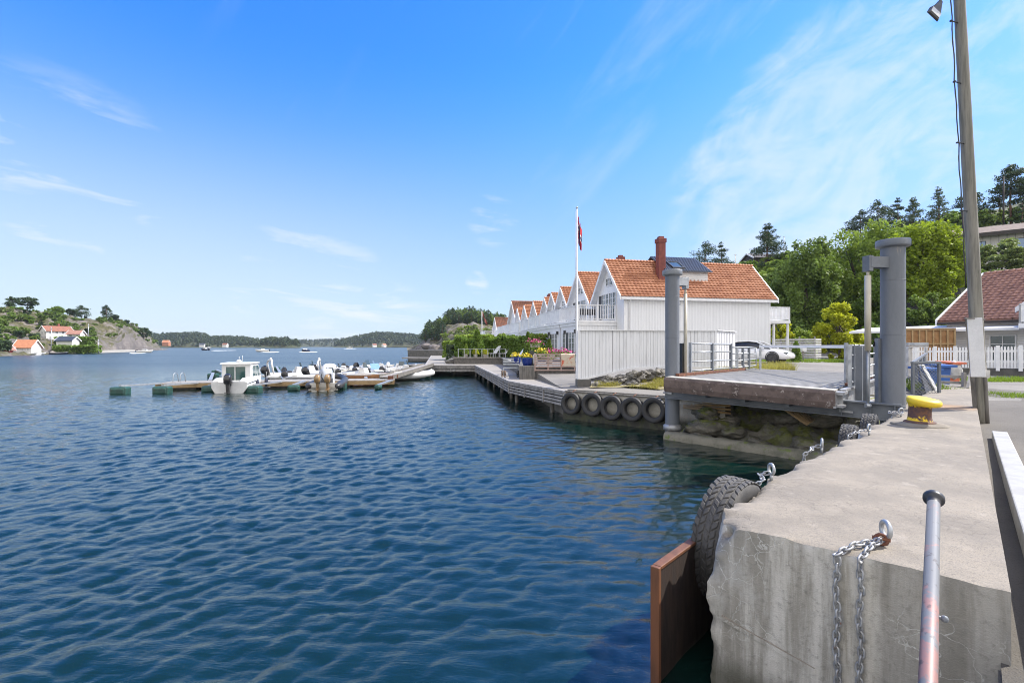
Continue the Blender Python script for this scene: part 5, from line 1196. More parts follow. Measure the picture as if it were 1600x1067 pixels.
deck_chair('white deck chair nearest the potted shrubs', 764, 45.9, -1.0); deck_chair('white deck chair in the middle of the lower terrace', 779, 45.7, -1.2); deck_chair('cream deck chair near the blue flower pots', 800, 38, -1.4)
# terrace rail with rug, flowers, pots
t = thing('terrace_railing', 'pinkish timber railing along the front of the near terrace', 'railing', (2, 24.4, 1.5)); mb = MB(); a = Vector((P(836, 560, 24.3).x, 24.3, 1.2)); b = Vector((P(898, 560, 24.3).x, 24.3, 1.2))
for z in (.25, .42, .54, .66, .78, .9, 1.04): mb.bar(a + Vector((0, 0, z)), b + Vector((0, 0, z)), .03, .055)
mb.build('rail_board', 'pink_wood', t)
for s in (0, .33, .66, 1): mb = MB(); p = a.lerp(b, s); mb.obox(p + Vector((-.03, .02, .2)), (.06, 0, 0), (0, .06, 0), (0, 0, .88)); mb.build('rail_post', 'pink_wood', t)
t = thing('floral_rug', 'floral patterned rug hanging over the end of the pinkish terrace railing', 'rug', (2.6, 24.2, 2)); mb = MB(); x0, x1 = P(877, 560, 24.2).x, P(899, 560, 24.2).x
mb.grid(lambda u, v: Vector((x0 + (x1 - x0) * u, 24.24 - (.03 if v < .88 else .03 - (v - .88)) + .02 * math.sin(u * 9), 1.66 + .62 * min(v, .9) / .9)), lin(0, 1, 14), lin(0, 1, 14)); mb.build('rug_cloth', 'rug', t)
def flowers(label, px, d, z, w, mat, sd, n=260, name='flower_box', pot='pot_pale'):
    x = P(px, 550, d).x; t = thing(name, label, 'flowers', (x, d, z)); rs = np.random.RandomState(sd)
    pts = np.stack([x + rs.normal(size=n) * w * .4, d + rs.normal(size=n) * .12, z + .25 + np.abs(rs.normal(size=n)) * .13], 1); leaf_obj('blossoms', pts[:n // 2], .04, mat, t, .9, .5, None, sd)
    pts = np.stack([x + rs.normal(size=n) * w * .42, d + rs.normal(size=n) * .12, z + .2 + rs.normal(size=n) * .09], 1); leaf_obj('leaves', pts, .06, 'leaf_mid', t, .6, .3, None, sd + 1)
    mb = MB(); mb.obox((x - w * .45, d - .13, z), (w * .9, 0, 0), (0, .26, 0), (0, 0, .2)); mb.build('planter', pot, t)
flowers('pink flowers in a box on the near terrace, left of the doors', 856, 25.2, 2.02, .8, 'flower_pink', 1); flowers('pink flowers in a box in front of the french doors', 880, 25.3, 2.05, .7, 'flower_pink', 2, 200); flowers('pink flowering shrub against the clipped hedge', 836, 29, 2.6, .6, 'flower_pink', 3, 260); flowers('yellow flowers on the terrace table by the railing', 846, 25.0, 2.08, .35, 'flower_yellow', 4, 200)
for i, (px, d, z, lab) in enumerate(((824, 25.0, 1.62, 'dark blue glazed pot of yellow flowers on the terrace corner'), (806, 27.5, 1.6, 'blue pot with orange flowers behind the grey bench'))):
    p = Vector((P(px, 550, d).x, d, z)); t = thing('blue_flower_pot', lab, 'flower pot', tuple(p)); mb = MB(); mb.lathe([(0, 0), (.2, 0), (.27, .2), (.28, .38), (.3, .42), (.25, .42), (.22, .36), (0, .36)], p, 20); mb.build('pot', 'pot_blue', t)
    rs = np.random.RandomState(30 + i); n = 90; leaf_obj('blossoms', np.stack([p.x + rs.normal(size=n) * .14, p.y + rs.normal(size=n) * .14, p.z + .48 + np.abs(rs.normal(size=n)) * .1], 1), .05, 'flower_yellow', t, .9, .5, None, i)
mb = MB(); p = P(831, 553, 25.1); mb.box((p.x, p.y, 2.0), (.22, .22, .82)); o = mb.build('dark_post_planter', 'dark_metal'); tag(o, 'dark square pedestal beside the blue flower pot', 'pedestal')
mb = MB(); p = P(836, 558, 25.0); mb.blob((p.x, p.y, 1.95), (.16, .16, .34), 3, 2, .1); o = mb.build('white_sack', 'white_worn'); tag(o, 'white sack standing beside the dark pedestal', 'sack')
t = thing('garden_bench', 'grey metal garden bench on the boardwalk below the terrace corner', 'bench', (P(800, 570, 27).x, 27, 1.0)); x0, x1 = P(786, 570, 27).x, P(811, 570, 27).x
mb = MB(); mb.obox((x0, 26.8, 1.42), (x1 - x0, 0, 0), (0, .45, 0), (0, 0, .05)); mb.build('seat', 'galv', t); mb = MB()
for z in (1.6, 1.74, 1.88): mb.obox((x0, 27.25, z), (x1 - x0, 0, 0), (0, .04, 0), (0, 0, .09))
mb.build('backrest', 'galv', t)
for x in (x0, x1 - .05):
    for y in (26.8, 27.2): mb = MB(); mb.obox((x, y, 1.0), (.05, 0, 0), (0, .05, 0), (0, 0, .42)); mb.build('leg', 'galv', t)
for i, px in enumerate((787, 811)):
    p = Vector((P(px, 575, 25.8).x, 25.8, 1.0)); t = thing('boots', ['pair of brown boots at the left foot of the garden bench', 'pair of yellow and black boots at the right foot of the garden bench'][i], 'boots', tuple(p))
    for s in (-.07, .07): mb = MB(); mb.tube([p + Vector((s, .04, .05)), p + Vector((s, .04, .36))], [.06, .065], 10); mb.blob(p + Vector((s, -.05, .05)), (.055, .13, .055), 2, 2, .05); mb.build('boot', 'felt_brown' if i == 0 else 'seat_dark', t)
# far jetty and stone heap
t = thing('far_jetty', 'grey concrete jetty at the far end of the boardwalk', 'jetty', tuple(P(668, 556, 85))); a = P(637, 556, 88); b = P(703, 556, 84); mb = MB(); mb.obox((a.x, a.y, -1), (b.x - a.x, b.y - a.y, 0), (.6, 6, 0), (0, 0, 2.95)); mb.build('jetty_wall', 'concrete_dark', t); a = P(628, 559, 82); mb = MB(); mb.obox((a.x, a.y, .55), (5.2, -2, 0), (.4, 3, 0), (0, 0, .2)); mb.build('jetty_step', 'wood_grey', t)
for i, (px, py, d, r) in enumerate(((704, 560, 50, .5), (708, 563, 48, .55), (703, 566, 46, .45), (711, 557, 52, .6), (707, 552, 56, .7), (701, 556, 54, .4))):
    p = P(px, py, d); p.z = 1.0; b = MB(); b.blob(p + Vector((0, 0, r * .3)), (r, r * .8, r * .7), i + 60, 3, .4); o = b.build('deck_boulder', 'grey_rock'); tag(o, 'grey boulder heaped at the corner of the lower terrace wall', 'boulder', 'boulders beside the lower terrace wall')
hedge('dark_shrub', 'dark reddish shrub above the boulders at the terrace corner', [(P(706, 545, 50).x, 50, P(714, 545, 50).x, 49, 1.2, 1.3, 2.7)], 700, 'leaf_far', 9, .14, 'shrub')
# ------------------------------------------------------------ marina: floating piers, floats, boats
def seg_pier(name, label, a, b, w, z, mat='wood_grey', side='wood_tan'):
    t = thing(name, label, 'pier', tuple(a)); d = (b - a).normalized(); n = Vector((-d.y, d.x, 0)); L = (b - a).length; mb = MB(); k = int(L / .16)
    for i in range(k): mb.obox(a + d * (L * i / k) - n * w / 2 + Vector((0, 0, z - .05)), d * (L / k * .9), n * w, (0, 0, .05 + .004 * (i % 3)))
    mb.build('planks', mat, t); mb = MB()
    for s in (-1, 1): mb.obox(a + n * (w / 2 * s) + Vector((0, 0, z - .28)), d * L, n * .06 * s, (0, 0, .24))
    mb.build('side_beam', side, t); mb = MB()
    for i in range(max(2, int(L / 3))): mb.obox(a + d * (i * 3 + .3) - n * w * .42 + Vector((0, 0, -.2)), d * 1.8, n * w * .84, (0, 0, z - .06))
    mb.build('pontoon', 'concrete_dark', t); return t, d, n
PA, PB_ = Vector((-21.6, 30.0, 0)), Vector((-8.0, 33.0, 0))
tp, pd, pn = seg_pier('floating_pier', 'near floating timber pier with boats moored on both sides', PA, PB_, 2.0, .42, 'wood_grey', 'wood_tan')
for q in (PB_ + Vector((-.3, -.7, 0)), PB_ + Vector((-.3, .6, 0))): mb = MB(); mb.obox(q + Vector((0, 0, .42)), (.35, 0, 0), (0, .18, 0), (0, 0, .25)); mb.build('pier_end_block', 'rust', tp)
QA, QB = Vector((-17.5, 44.5, 0)), Vector((-8.5, 50, 0))
seg_pier('floating_pier', 'far floating timber pier behind the moored boats', Vector((-19, 43, 0)), Vector((-9.5, 49.5, 0)), 1.8, .4, 'wood_grey', 'wood_weather')
seg_pier('floating_pier', 'short farthest floating pier by the concrete jetty', Vector((-12.5, 58, 0)), Vector((-10.3, 66, 0)), 1.8, .4, 'wood_grey', 'wood_weather')
t = thing('gangway', 'grey timber gangway sloping from the boardwalk down to the near pier', 'gangway', (-7.5, 40, .9)); a, b = Vector((-8.6, 33.0, .5)), Vector((-7.3, 42.2, 1.0)); mb = MB(); d = (b - a).normalized(); n = Vector((d.y, -d.x, 0)).normalized(); mb.obox(a - n * .5, b - a, n * 1.0, (0, 0, .06)); mb.build('walkway', 'wood_grey', t)
for s in (-.5, .46): mb = MB(); mb.obox(a + n * s + Vector((0, 0, -.1)), b - a, n * .05, (0, 0, .28)); mb.build('side_beam', 'wood_weather', t)
def green_float(label, px, py, beam_to, sc=1., ang=0., group='green mooring floats'):
    p = G(px, py, 0); t = thing('mooring_finger', label, 'mooring finger', tuple(p), group); mb = MB(); m = Matrix.Rotation(ang, 3, 'Z')
    mb.box(p + Vector((0, 0, .14)), (.82 * sc, .5 * sc, .46 * sc), 0, 0, m); mb.box(p + Vector((0, 0, .14)), (.7 * sc, .58 * sc, .36 * sc), 0, 0, m)
    mb.build('float_block', 'green_float', t, .09, 3)
    if beam_to is not None: b = Vector(beam_to); mb = MB(); mb.bar(p + Vector((0, 0, .42 * sc)), b + Vector((0, 0, .42)), .2, .09); mb.build('walk_beam', 'galv', t)
    return t
def on_pier(s, side): return PA + (PB_ - PA) * s + pn * side
green_float('mooring finger with the leftmost green float of the near pier', 188, 615, on_pier(.02, -1), 1.05, .1)
green_float('mooring finger with the second green float from the left of the near pier', 254, 614, on_pier(.16, -1), 1.05, .05)
green_float('mooring finger whose green float sits behind the cabin boat motor', 327, 612, on_pier(.3, -1), .9, .3)
green_float('mooring finger whose green float touches the stern of the cabin boat', 397, 613, on_pier(.5, -1), 1.0, -.1)
green_float('mooring finger with the green float left of the dark inflatable', 459, 610, on_pier(.6, -1), .8, .2)
green_float('mooring finger with the green float right of the dark inflatable', 531, 607, on_pier(.78, -1), .95, .1)
green_float('mooring finger with the last green float at the pier end', 591, 608, on_pier(.99, -.9), .62, 1.3)
green_float('mooring finger on the far side with a green float left of the cabin boat', 338, 584, on_pier(.3, 1), .9, .2)
green_float('mooring finger on the far side with a float half hidden by the cabin boat', 333, 590, on_pier(.16, 1), .95, .1)
green_float('mooring finger on the far side with a float beside the grey dinghy', 432, 578, on_pier(.48, 1), .9, .1)
green_float('green float at the left end of the far pier', 487, 573, Vector((-15, 45.6, 0)), .9, .2); green_float('green float under the gangway', 618, 590, None, .6, .4); green_float('green float between the far inflatables', 566, 580, on_pier(.86, 1), .7, .4)
t = thing('swim_ladder', 'curved steel swim ladder on the left end of the near pier', 'ladder', tuple(on_pier(.04, 0))); mb = MB(); q = on_pier(.05, .2)
for s in (-.2, .2): mb.tube([q + pd * s + Vector((0, -.15, .3)), q + pd * s + Vector((0, -.08, .9)), q + pd * s + Vector((0, .1, 1.0)), q + pd * s + Vector((0, .3, .88)), q + pd * s + Vector((0, .38, .4))], .02, 8)
mb.build('ladder_rail', 'galv', t)
def hull(mb, L, Bm, H, mi=0, bow=1.0, rise=.25, n=18, deckmi=None):
    def sec(s):
        w = Bm / 2 * (1 - max(0, (s - .45) / .55) ** 2.1 * bow); h = H * (1 + rise * max(0, s) ** 2); x = L * s + max(0, s - .9) * L * .0
        rk = L * .13 * max(0, (s - .6) / .4)
        return [(x - rk * 1.2, 0, -.22 * (1 - .9 * s ** 3)), (x - rk, w * .8, .02 + .1 * s), (x - rk * .4, w * .98, h * .5), (x, w, h), (x, w * .9, h + .03), (x, 0, h + .05 * (1 if s > .4 else 1))]
    ss = lin(0, 1, n); k = 6; vs = []; fs = []
    for s in ss:
        q = sec(s); vs += [(a, -b, c) for a, b, c in q[::-1]][:-1] + q   # full section port..stbd
    m = 2 * k - 1 - 0
    m = len(vs) // n
    for i in range(n - 1):
        for j in range(m - 1): fs.append((i * m + j, i * m + j + 1, (i + 1) * m + j + 1, (i + 1) * m + j))
    mb.add(vs, fs, mi, True); mb.add(vs[:m], [tuple(range(m))], mi)
def outboard(parent, x, y, z, sc=1., mat='motor_black', rz=0., tilt=0.):
    mb = MB(); m = Matrix.Rotation(-tilt, 3, 'Y'); o = Vector((x, y, z))
    def T(p): return o + m @ (Vector(p) * sc)
    n = 16; secs = [(.02, .22, .17, -.12), (.1, .27, .2, -.14), (.32, .29, .21, -.16), (.5, .25, .18, -.15), (.6, .15, .12, -.12), (.63, .02, .02, -.1)]; vs = []
    for zz, a, b, ox in secs:
        for j in range(n):
            an = 2 * math.pi * j / n; ca, sa = math.cos(an), math.sin(an); vs.append(T((ox + a * math.copysign(abs(ca) ** .6, ca), b * math.copysign(abs(sa) ** .6, sa), zz)))
    mb.add(vs, [(i * n + j, i * n + (j + 1) % n, (i + 1) * n + (j + 1) % n, (i + 1) * n + j) for i in range(5) for j in range(n)], 0, True)
    vs = [T(p) for p in ((-.26, -.1, .06), (.02, -.1, .06), (.02, .1, .06), (-.26, .1, .06), (-.22, -.05, -.75), (-.04, -.05, -.75), (-.04, .05, -.75), (-.22, .05, -.75))]
    mb.add(vs, [(3, 2, 1, 0), (4, 5, 6, 7), (0, 1, 5, 4), (1, 2, 6, 5), (2, 3, 7, 6), (3, 0, 4, 7)]); vs = [T(p) for p in ((-.42, -.12, -.5), (.0, -.12, -.5), (.0, .12, -.5), (-.42, .12, -.5), (-.42, -.12, -.47), (.0, -.12, -.47), (.0, .12, -.47), (-.42, .12, -.47))]
    mb.add(vs, [(3, 2, 1, 0), (4, 5, 6, 7), (0, 1, 5, 4), (1, 2, 6, 5), (2, 3, 7, 6), (3, 0, 4, 7)])
    a = mb.build('outboard_motor', mat, parent); b = MB(); b.obox(T((-.02, -.13, -.1)), m @ Vector((.14 * sc, 0, 0)), (0, .26 * sc, 0), m @ Vector((0, 0, .3 * sc))); b.build('motor_bracket', 'dark_metal', a); return a
def rail_tube(parent, pts, r=.018, name='deck_rail'): mb = MB(); mb.tube(pts, r, 6); return mb.build(name, 'galv', parent)
def cabin_boat():
    t = thing('cabin_boat', 'white cabin boat with wheelhouse and big black outboard, stern towards the viewer', 'motorboat'); mb = MB(); hull(mb, 5.6, 2.2, .72, 0, 1, .5, 22); mb.build('hull', 'gel_white', t)
    mb = MB(); mb.tube([(.1, -1.1, .62), (2.5, -1.11, .72), (4.2, -.85, .9), (5.5, -.1, 1.06)], .03, 6); mb.tube([(.1, 1.1, .62), (2.5, 1.11, .72), (4.2, .85, .9), (5.5, .1, 1.06)], .03, 6); mb.build('rub_rail', 'dark_metal', t)
    mb = MB(); mb.extr([(.0, .55), (1.1, .62), (1.55, 1.0), (.5, 1.0), (0, .85)], (0.02, .62, 0), (1, 0, 0), (0, 0, 1), (0, .42, 0), 0); mb.build('stern_coaming', 'gel_white', t, .06, 3); mb = MB(); mb.extr([(.0, .55), (1.1, .62), (1.55, 1.0), (.5, 1.0), (0, .85)], (0.02, -1.04, 0), (1, 0, 0), (0, 0, 1), (0, .42, 0), 0); mb.build('stern_coaming', 'gel_white', t, .06, 3)
    # wheelhouse: walls, glass, roof
    mb = MB(); x0, x1, zt = 1.35, 3.3, 1.93
    mb.obox((x0, -.92, .7), (.08, 0, 0), (0, .34, 0), (0, 0, zt - .7)); mb.obox((x0, .66, .7), (.08, 0, 0), (0, .26, 0), (0, 0, zt - .7)); mb.obox((x0, -.58, 1.72), (.08, 0, 0), (0, 1.24, 0), (0, 0, .2)); mb.obox((x0, -.58, .6), (.08, 0, 0), (0, 1.24, 0), (0, 0, .14)); mb.obox((x0 - .005, .05, .74), (.06, 0, 0), (0, .06, 0), (0, 0, 1))
    for y in (-.92, .88):
        mb.extr([(x0 + .08, .7), (3.9, .85), (3.9, 1.02), (x0 + .5, 1.02), (x0 + .45, 1.6), (x0 + .55, 1.75), (3.1, 1.75), (3.1, zt), (x0 + .08, zt)], (0, y, 0), (1, 0, 0), (0, 0, 1), (0, .04, 0))
        mb.obox((2.55, y, 1.0), (.07, 0, 0), (0, .04, 0), (0, 0, .78))
    for y in (-.9, -.03, .84): mb.bar((3.86, y + .03, 1.0), (3.12, y + .03, 1.86), .07, .06)
    mb.obox((3.05, -.9, 1.8), (.14, 0, 0), (0, 1.8, 0), (0, 0, .12)); mb.build('wheelhouse', 'gel_white', t, .012)
    mb = MB(); mb.extr([(1.15, 0), (1.2, .09), (2.6, .13), (3.25, .09), (3.35, 0)], (0, -1.0, 1.9), (1, 0, 0), (0, 0, 1), (0, 2.0, 0)); mb.build('cabin_roof', 'gel_white', t, .05, 3)
    g = MB(); g.obox((x0 + .03, -.58, .76), (.015, 0, 0), (0, 1.22, 0), (0, 0, .96)); g.extr([(x0 + .5, 1.02), (3.75, 1.02), (3.1, 1.75), (x0 + .55, 1.75), (x0 + .45, 1.6)], (0, -.905, 0), (1, 0, 0), (0, 0, 1), (0, .015, 0)); g.extr([(x0 + .5, 1.02), (3.75, 1.02), (3.1, 1.75), (x0 + .55, 1.75), (x0 + .45, 1.6)], (0, .89, 0), (1, 0, 0), (0, 0, 1), (0, .015, 0)); g.extr([(0, 0), (1.74, 0), (1.74, 1.08), (0, 1.08)], (3.84, -.87, 1.02), (0, 1, 0), (-.72 / 1.08, 0, .84 / 1.08), (.01, 0, .01)); g.build('cabin_glass', 'glass_green', t)
    mb = MB(); mb.extr([(3.2, .74), (5.3, .98), (4.6, 1.2), (3.7, 1.28), (3.2, 1.2)], (0, -.6, 0), (1, 0, 0), (0, 0, 1), (0, 1.2, 0)); mb.build('foredeck', 'gel_white', t, .1, 3)
    mb = MB(); mb.lathe([(0, 0), (.16, 0), (.17, .1), (.1, .16), (0, .17)], (1.9, 0, 2.03), 16); mb.tube([(1.7, -.3, 2.0), (1.7, -.3, 2.5)], .012, 5); mb.tube([(1.95, 0, 2.2), (1.95, 0, 2.42)], .015, 5); mb.build('radar_dome', 'gel_white', t)
    rail_tube(t, [(3.2, -.95, .85), (3.4, -.92, 1.35), (4.5, -.7, 1.5), (5.5, 0, 1.6), (4.5, .7, 1.5), (3.4, .92, 1.35), (3.2, .95, .85)], .02)
    mb = MB(); mb.obox((1.6, -.5, .6), (.5, 0, 0), (0, .4, 0), (0, 0, .7)); mb.obox((1.6, .2, .6), (.5, 0, 0), (0, .4, 0), (0, 0, .6)); mb.obox((2.8, -.8, .6), (.4, 0, 0), (0, 1.6, 0), (0, 0, .5)); mb.build('seats', 'tube_grey', t, .05)
    outboard(t, -.05, 0, .62, 1.15); return t
def rib(label, mat, L=4.8, Bm=1.9, console=True, arch=False, motor='motor_black', cover=None, group='inflatable boats'):
    t = thing('inflatable_boat', label, 'inflatable boat', (0, 0, 0), group); r = .23; mb = MB(); y = Bm / 2 - r; pts = [(-.35, y, .3), (.2, y, .3), (L * .5, y, .33), (L * .75, y * .86, .4), (L * .9, y * .5, .5), (L * .97, 0, .56), (L * .9, -y * .5, .5), (L * .75, -y * .86, .4), (L * .5, -y, .33), (.2, -y, .3), (-.35, -y, .3)]
    mb.tube(pts, [.06] + [r] * 9 + [.06], 16); mb.build('tubes', mat, t)
    mb = MB(); hull(mb, L * .9, Bm - 2 * r, .2, 0, 1, .5, 12); mb.obox((0, -y, .05), (.08, 0, 0), (0, 2 * y, 0), (0, 0, .42)); mb.build('hull', 'gel_cream', t)
    if console:
        mb = MB(); mb.extr([(1.7, .25), (2.35, .25), (2.2, .95), (1.85, 1.0)], (0, -.3, 0), (1, 0, 0), (0, 0, 1), (0, .6, 0)); c = mb.build('console', 'gel_white', t, .04); mb = MB(); mb.extr([(0, 0), (.56, 0), (.5, .34), (.06, .34)], (2.2, -.28, .95), (0, 1, 0), (-.25, 0, 1), (.015, 0, 0)); mb.build('windscreen', 'glass', c); mb = MB(); mb.obox((1.0, -.3, .25), (.5, 0, 0), (0, .6, 0), (0, 0, .42)); mb.obox((.98, -.3, .67), (.1, 0, 0), (0, .6, 0), (0, 0, .3)); mb.build('seat', 'seat_dark', t, .04)
    if arch:
        mb = MB(); mb.tube([(.15, -.75, .45), (.0, -.75, 1.25), (.05, -.55, 1.48), (.05, .55, 1.48), (.0, .75, 1.25), (.15, .75, .45)], .07, 10); mb.lathe([(0, 0), (.1, 0), (.1, .1), (0, .16)], (.05, -.2, 1.53), 10); mb.build('radar_arch', 'gel_white', t)
    if cover: mb = MB(); mb.blob((1.5, .1, .85), (.6, .4, .5), 8, 3, .25, 1.5); mb.build('seat_cover', cover, t)
    [outboard(t, -.12, yy, .55, .95 if len(tw) < 2 else .8, motor, 0, .25) for tw in [(-.28, .28) if motor == 'motor_copper' else (0,)] for yy in tw]; return t
def dinghy(label, mat='gel_white', L=4.2, console=False, group='small open boats', inner='gel_cream', wind=False):
    t = thing('open_boat', label, 'motorboat', (0, 0, 0), group); mb = MB(); hull(mb, L, 1.7, .5, 0, 1, .45, 16); mb.build('hull', mat, t); mb = MB(); mb.extr([(.3, .54), (L * .55, .56), (L * .62, .66), (.3, .6)], (0, -.6, 0), (1, 0, 0), (0, 0, 1), (0, 1.2, 0)); mb.obox((.5, -.65, .55), (.35, 0, 0), (0, 1.3, 0), (0, 0, .14)); mb.build('cockpit', inner, t, .03)
    mb = MB(); mb.tube([(0, -.85, .52), (L * .5, -.85, .55), (L * .8, -.6, .66), (L, 0, .76), (L * .8, .6, .66), (L * .5, .85, .55), (0, .85, .52)], .035, 6); mb.build('gunwale', 'gel_white', t)
    if console:
        mb = MB(); mb.extr([(1.5, .5), (2.2, .5), (2.0, 1.05), (1.65, 1.1)], (0, -.35, 0), (1, 0, 0), (0, 0, 1), (0, .7, 0)); c = mb.build('console', 'gel_white', t, .04); mb = MB(); mb.extr([(0, 0), (.7, 0), (.62, .4), (.08, .4)], (2.0, -.35, 1.05), (0, 1, 0), (-.3, 0, 1), (.015, 0, 0)); mb.build('windscreen', 'glass', c)
    if wind:
        mb = MB(); mb.extr([(0, 0), (1.5, 0), (1.3, .5), (.2, .5)], (L * .6, -.75, .66), (0, 1, 0), (-.45, 0, 1), (.02, 0, 0)); mb.build('windscreen', 'glass_blue', t)
    outboard(t, -.08, 0, .5, .75); return t
place(cabin_boat(), G(352, 615, 0) + Vector((.1, .2, 0)), R(102), .84)
place(rib('white inflatable with a radar arch moored behind the cabin boat', 'tube_white', 5.2, 2.1, True, True), P(421, 590, 37.5) * 1 + Vector((0, 0, -P(421, 590, 37.5).z)), R(38), 1.05)
place(rib('dark inflatable with two bronze outboards and a grey cover at the pier end', 'tube_black', 5.0, 2.1, True, False, 'motor_copper', 'cover_grey'), G(505, 611, 0), R(101), 1.0)
place(dinghy('small white open boat tied along the near pier', 'tube_grey', 3.6), Vector((-15.6, 33.6, 0)), R(8))
def at_px(px, d): return Vector(((px - CX) / F * d, d, 0))
place(rib('grey inflatable with pale covers, left of the wooden hulled boat', 'tube_grey', 5.0, 2.0, True, False, 'motor_black', 'tube_white'), at_px(484, 37), R(35))
place(dinghy('white runabout with windscreen moored behind the grey inflatable', 'gel_white', 4.8, False, wind=True), at_px(514, 46), R(20))
place(dinghy('open boat with a varnished wooden side and white console', 'hull_wood', 4.8, True, inner='gel_white'), at_px(532, 36.5), R(-8))
place(rib('white and grey inflatable with a dark windscreen beside the gangway', 'tube_white', 4.8, 2.0, True, False, 'motor_black'), at_px(580, 37.5), R(12))
place(dinghy('small grey boat with its motor up beside the wooden sided boat', 'tube_grey', 3.8), at_px(558, 40), R(40))
place(rib('white inflatable with a pale engine at the far right of the marina', 'tube_white', 4.2, 1.8, False, False, 'gel_white'), at_px(607, 47), R(-70))
place(rib('dark inflatable with a red cushion at the far right of the marina', 'hull_navy', 4.6, 1.9, True, False, 'gel_white'), at_px(626, 45), R(-75))
place(dinghy('dark hulled open boat half hidden behind the pale inflatable', 'hull_navy', 4.6, True), at_px(590, 44), R(15))
for i, (kind, px, d, rz, lab) in enumerate((('d', 448, 39, 30, 'cream open boat with a dark windscreen behind the white dinghy'), ('r', 498, 41.5, 15, 'black inflatable with a white console in the middle of the marina'), ('d', 545, 43, -20, 'white runabout with a blue tinted windscreen in the middle of the marina'), ('r', 562, 47, 25, 'grey inflatable tied to the far pier'), ('d', 600, 41, 20, 'dark blue runabout with a tinted windscreen near the gangway'), ('d', 540, 49, 10, 'small cream boat on the far side of the far pier'))):
    b = rib(lab, 'tube_black' if i == 1 else 'tube_grey', 4.6, 1.9, True, i == 1) if kind == 'r' else dinghy(lab, ('gel_cream', '', 'gel_white', '', 'hull_navy', 'gel_cream')[i], 4.8, i % 2 == 0, wind=True); place(b, at_px(px, d), R(rz))
def ball_fenders(pts, lab):
    for p in pts: t = thing('boat_fender', lab, 'fender', tuple(p), 'fenders hanging on the cabin boat'); mb = MB(); mb.lathe([(0, -.3), (.06, -.27), (.1, -.15), (.1, .12), (.05, .24), (.02, .3), (0, .3)], p, 12); mb.build('fender_body', 'hull_navy', t); mb = MB(); mb.tube([Vector(p) + Vector((0, 0, .28)), Vector(p) + Vector((-.02, .05, .62))], .012, 5); mb.build('fender_rope', 'white_worn', t)
ball_fenders([Vector((-15.05, 28.6, .4)), Vector((-15.35, 30.2, .45))], 'dark sausage fender hanging on the side of the white cabin boat')
def mooring(lab, a, b, sag=.15): a, b = Vector(a), Vector(b); mb = MB(); mb.tube([a.lerp(b, s) - Vector((0, 0, sag * 4 * s * (1 - s))) for s in lin(0, 1, 9)], .018, 5); o = mb.build('mooring_rope', 'white_worn'); tag(o, lab, 'rope', 'mooring ropes of the near pier')
mooring('pale mooring rope from the cabin boat stern to the float on its left', (-16.9, 27.7, .55), (-17.3, 27.9, .4)); mooring('pale mooring rope from the cabin boat bow to the near pier', (-16.6, 31.4, .8), (-15.8, 31.0, .45)); mooring('pale mooring rope from the dark inflatable to the near pier', (-12.4, 32.0, .6), (-11.9, 32.2, .45))
# boats under way and their wakes
def far_boat(label, px, py, mat, rz, sc, mast=False, cab=True, cat='motorboat'):
    t = thing('passing_boat', label, cat); mb = MB(); hull(mb, 6.0, 2.2, .85, 0, 1, .4, 14); mb.build('hull', mat, t); mb = MB(); mb.extr([(1.8, .8), (4.0, .9), (3.4, 1.5), (2.0, 1.55)], (0, -.75, 0), (1, 0, 0), (0, 0, 1), (0, 1.5, 0)); c = mb.build('cabin', 'gel_white', t, .1, 2); mb = MB(); mb.extr([(3.35, 1.0), (3.92, 1.0), (3.42, 1.42)], (0, -.76, 0), (1, 0, 0), (0, 0, 1), (0, 1.52, 0)); mb.build('windscreen', 'glass', c)
    if mast: mb = MB(); mb.tube([(3, 0, .8), (3, 0, 7)], .06, 6); mb.build('mast', 'galv', t)
    outboard(t, -.05, 0, .7, 1.0); return place(t, G(px, py, 0), rz, sc)
def wake(label, px0, py0, px1, py1, w0, w1, sd):
    a, b = G(px0, py0, 0), G(px1, py1, 0); mb = MB(); d = (b - a); n = Vector((-d.y, d.x, 0)).normalized()
    for i in range(60):
        s = i / 60; wd_ = w0 + (w1 - w0) * s
        for k in range(3):
            c = a + d * (s + rnd.uniform(-.01, .01)) + n * wd_ * rnd.uniform(-.5, .5); r = rnd.uniform(.3, 1.0) * (1 - s * .6) * (w0 + w1) * .22
            mb.blob(c + Vector((0, 0, .0)), (r * 2.2, r, .12 + .18 * (1 - s)), sd + i * 3 + k, 1, .3)
    o = mb.build('wake_foam', 'foam'); tag(o, label, 'foam', None, 'stuff')
far_boat('small white motorboat passing the rocky point at left', 215, 551, 'gel_white', R(12), .95)
far_boat('dark motorboat under way left of centre, below the mast', 326, 547.3, 'hull_navy', R(165), 1.1); far_boat('white sailing boat with a bare mast near the far shore', 322, 543.8, 'gel_white', R(10), 1.2, True, True, 'sailboat')
far_boat('white motorboat throwing spray behind the marina', 420, 549.5, 'gel_white', R(-160), 1.0); far_boat('dark motorboat coming head on behind the marina', 481, 549.3, 'hull_navy', R(-95), 1.0); far_boat('tiny white motorboat close to the far wooded shore', 542, 544.4, 'gel_white', R(5), 1.2); far_boat('small white boat moored under the cliff of the rocky point', 250, 546.6, 'gel_white', R(60), .5)
wake('white wake trailing the dark motorboat left of centre', 332, 548.2, 366, 547.6, 1.2, 2.5, 3); wake('white spray round the motorboat behind the marina', 415, 550.8, 432, 550.2, 2.5, 2, 5); wake('white bow wave of the head on dark motorboat', 470, 550.5, 494, 550.2, 1.5, 1.5, 8); wake('white wake of the tiny motorboat near the far shore', 540, 545.2, 556, 545.0, 2, 3, 9); wake('white wake beside the small boat passing the point', 205, 552.5, 226, 552, .8, .8, 12)

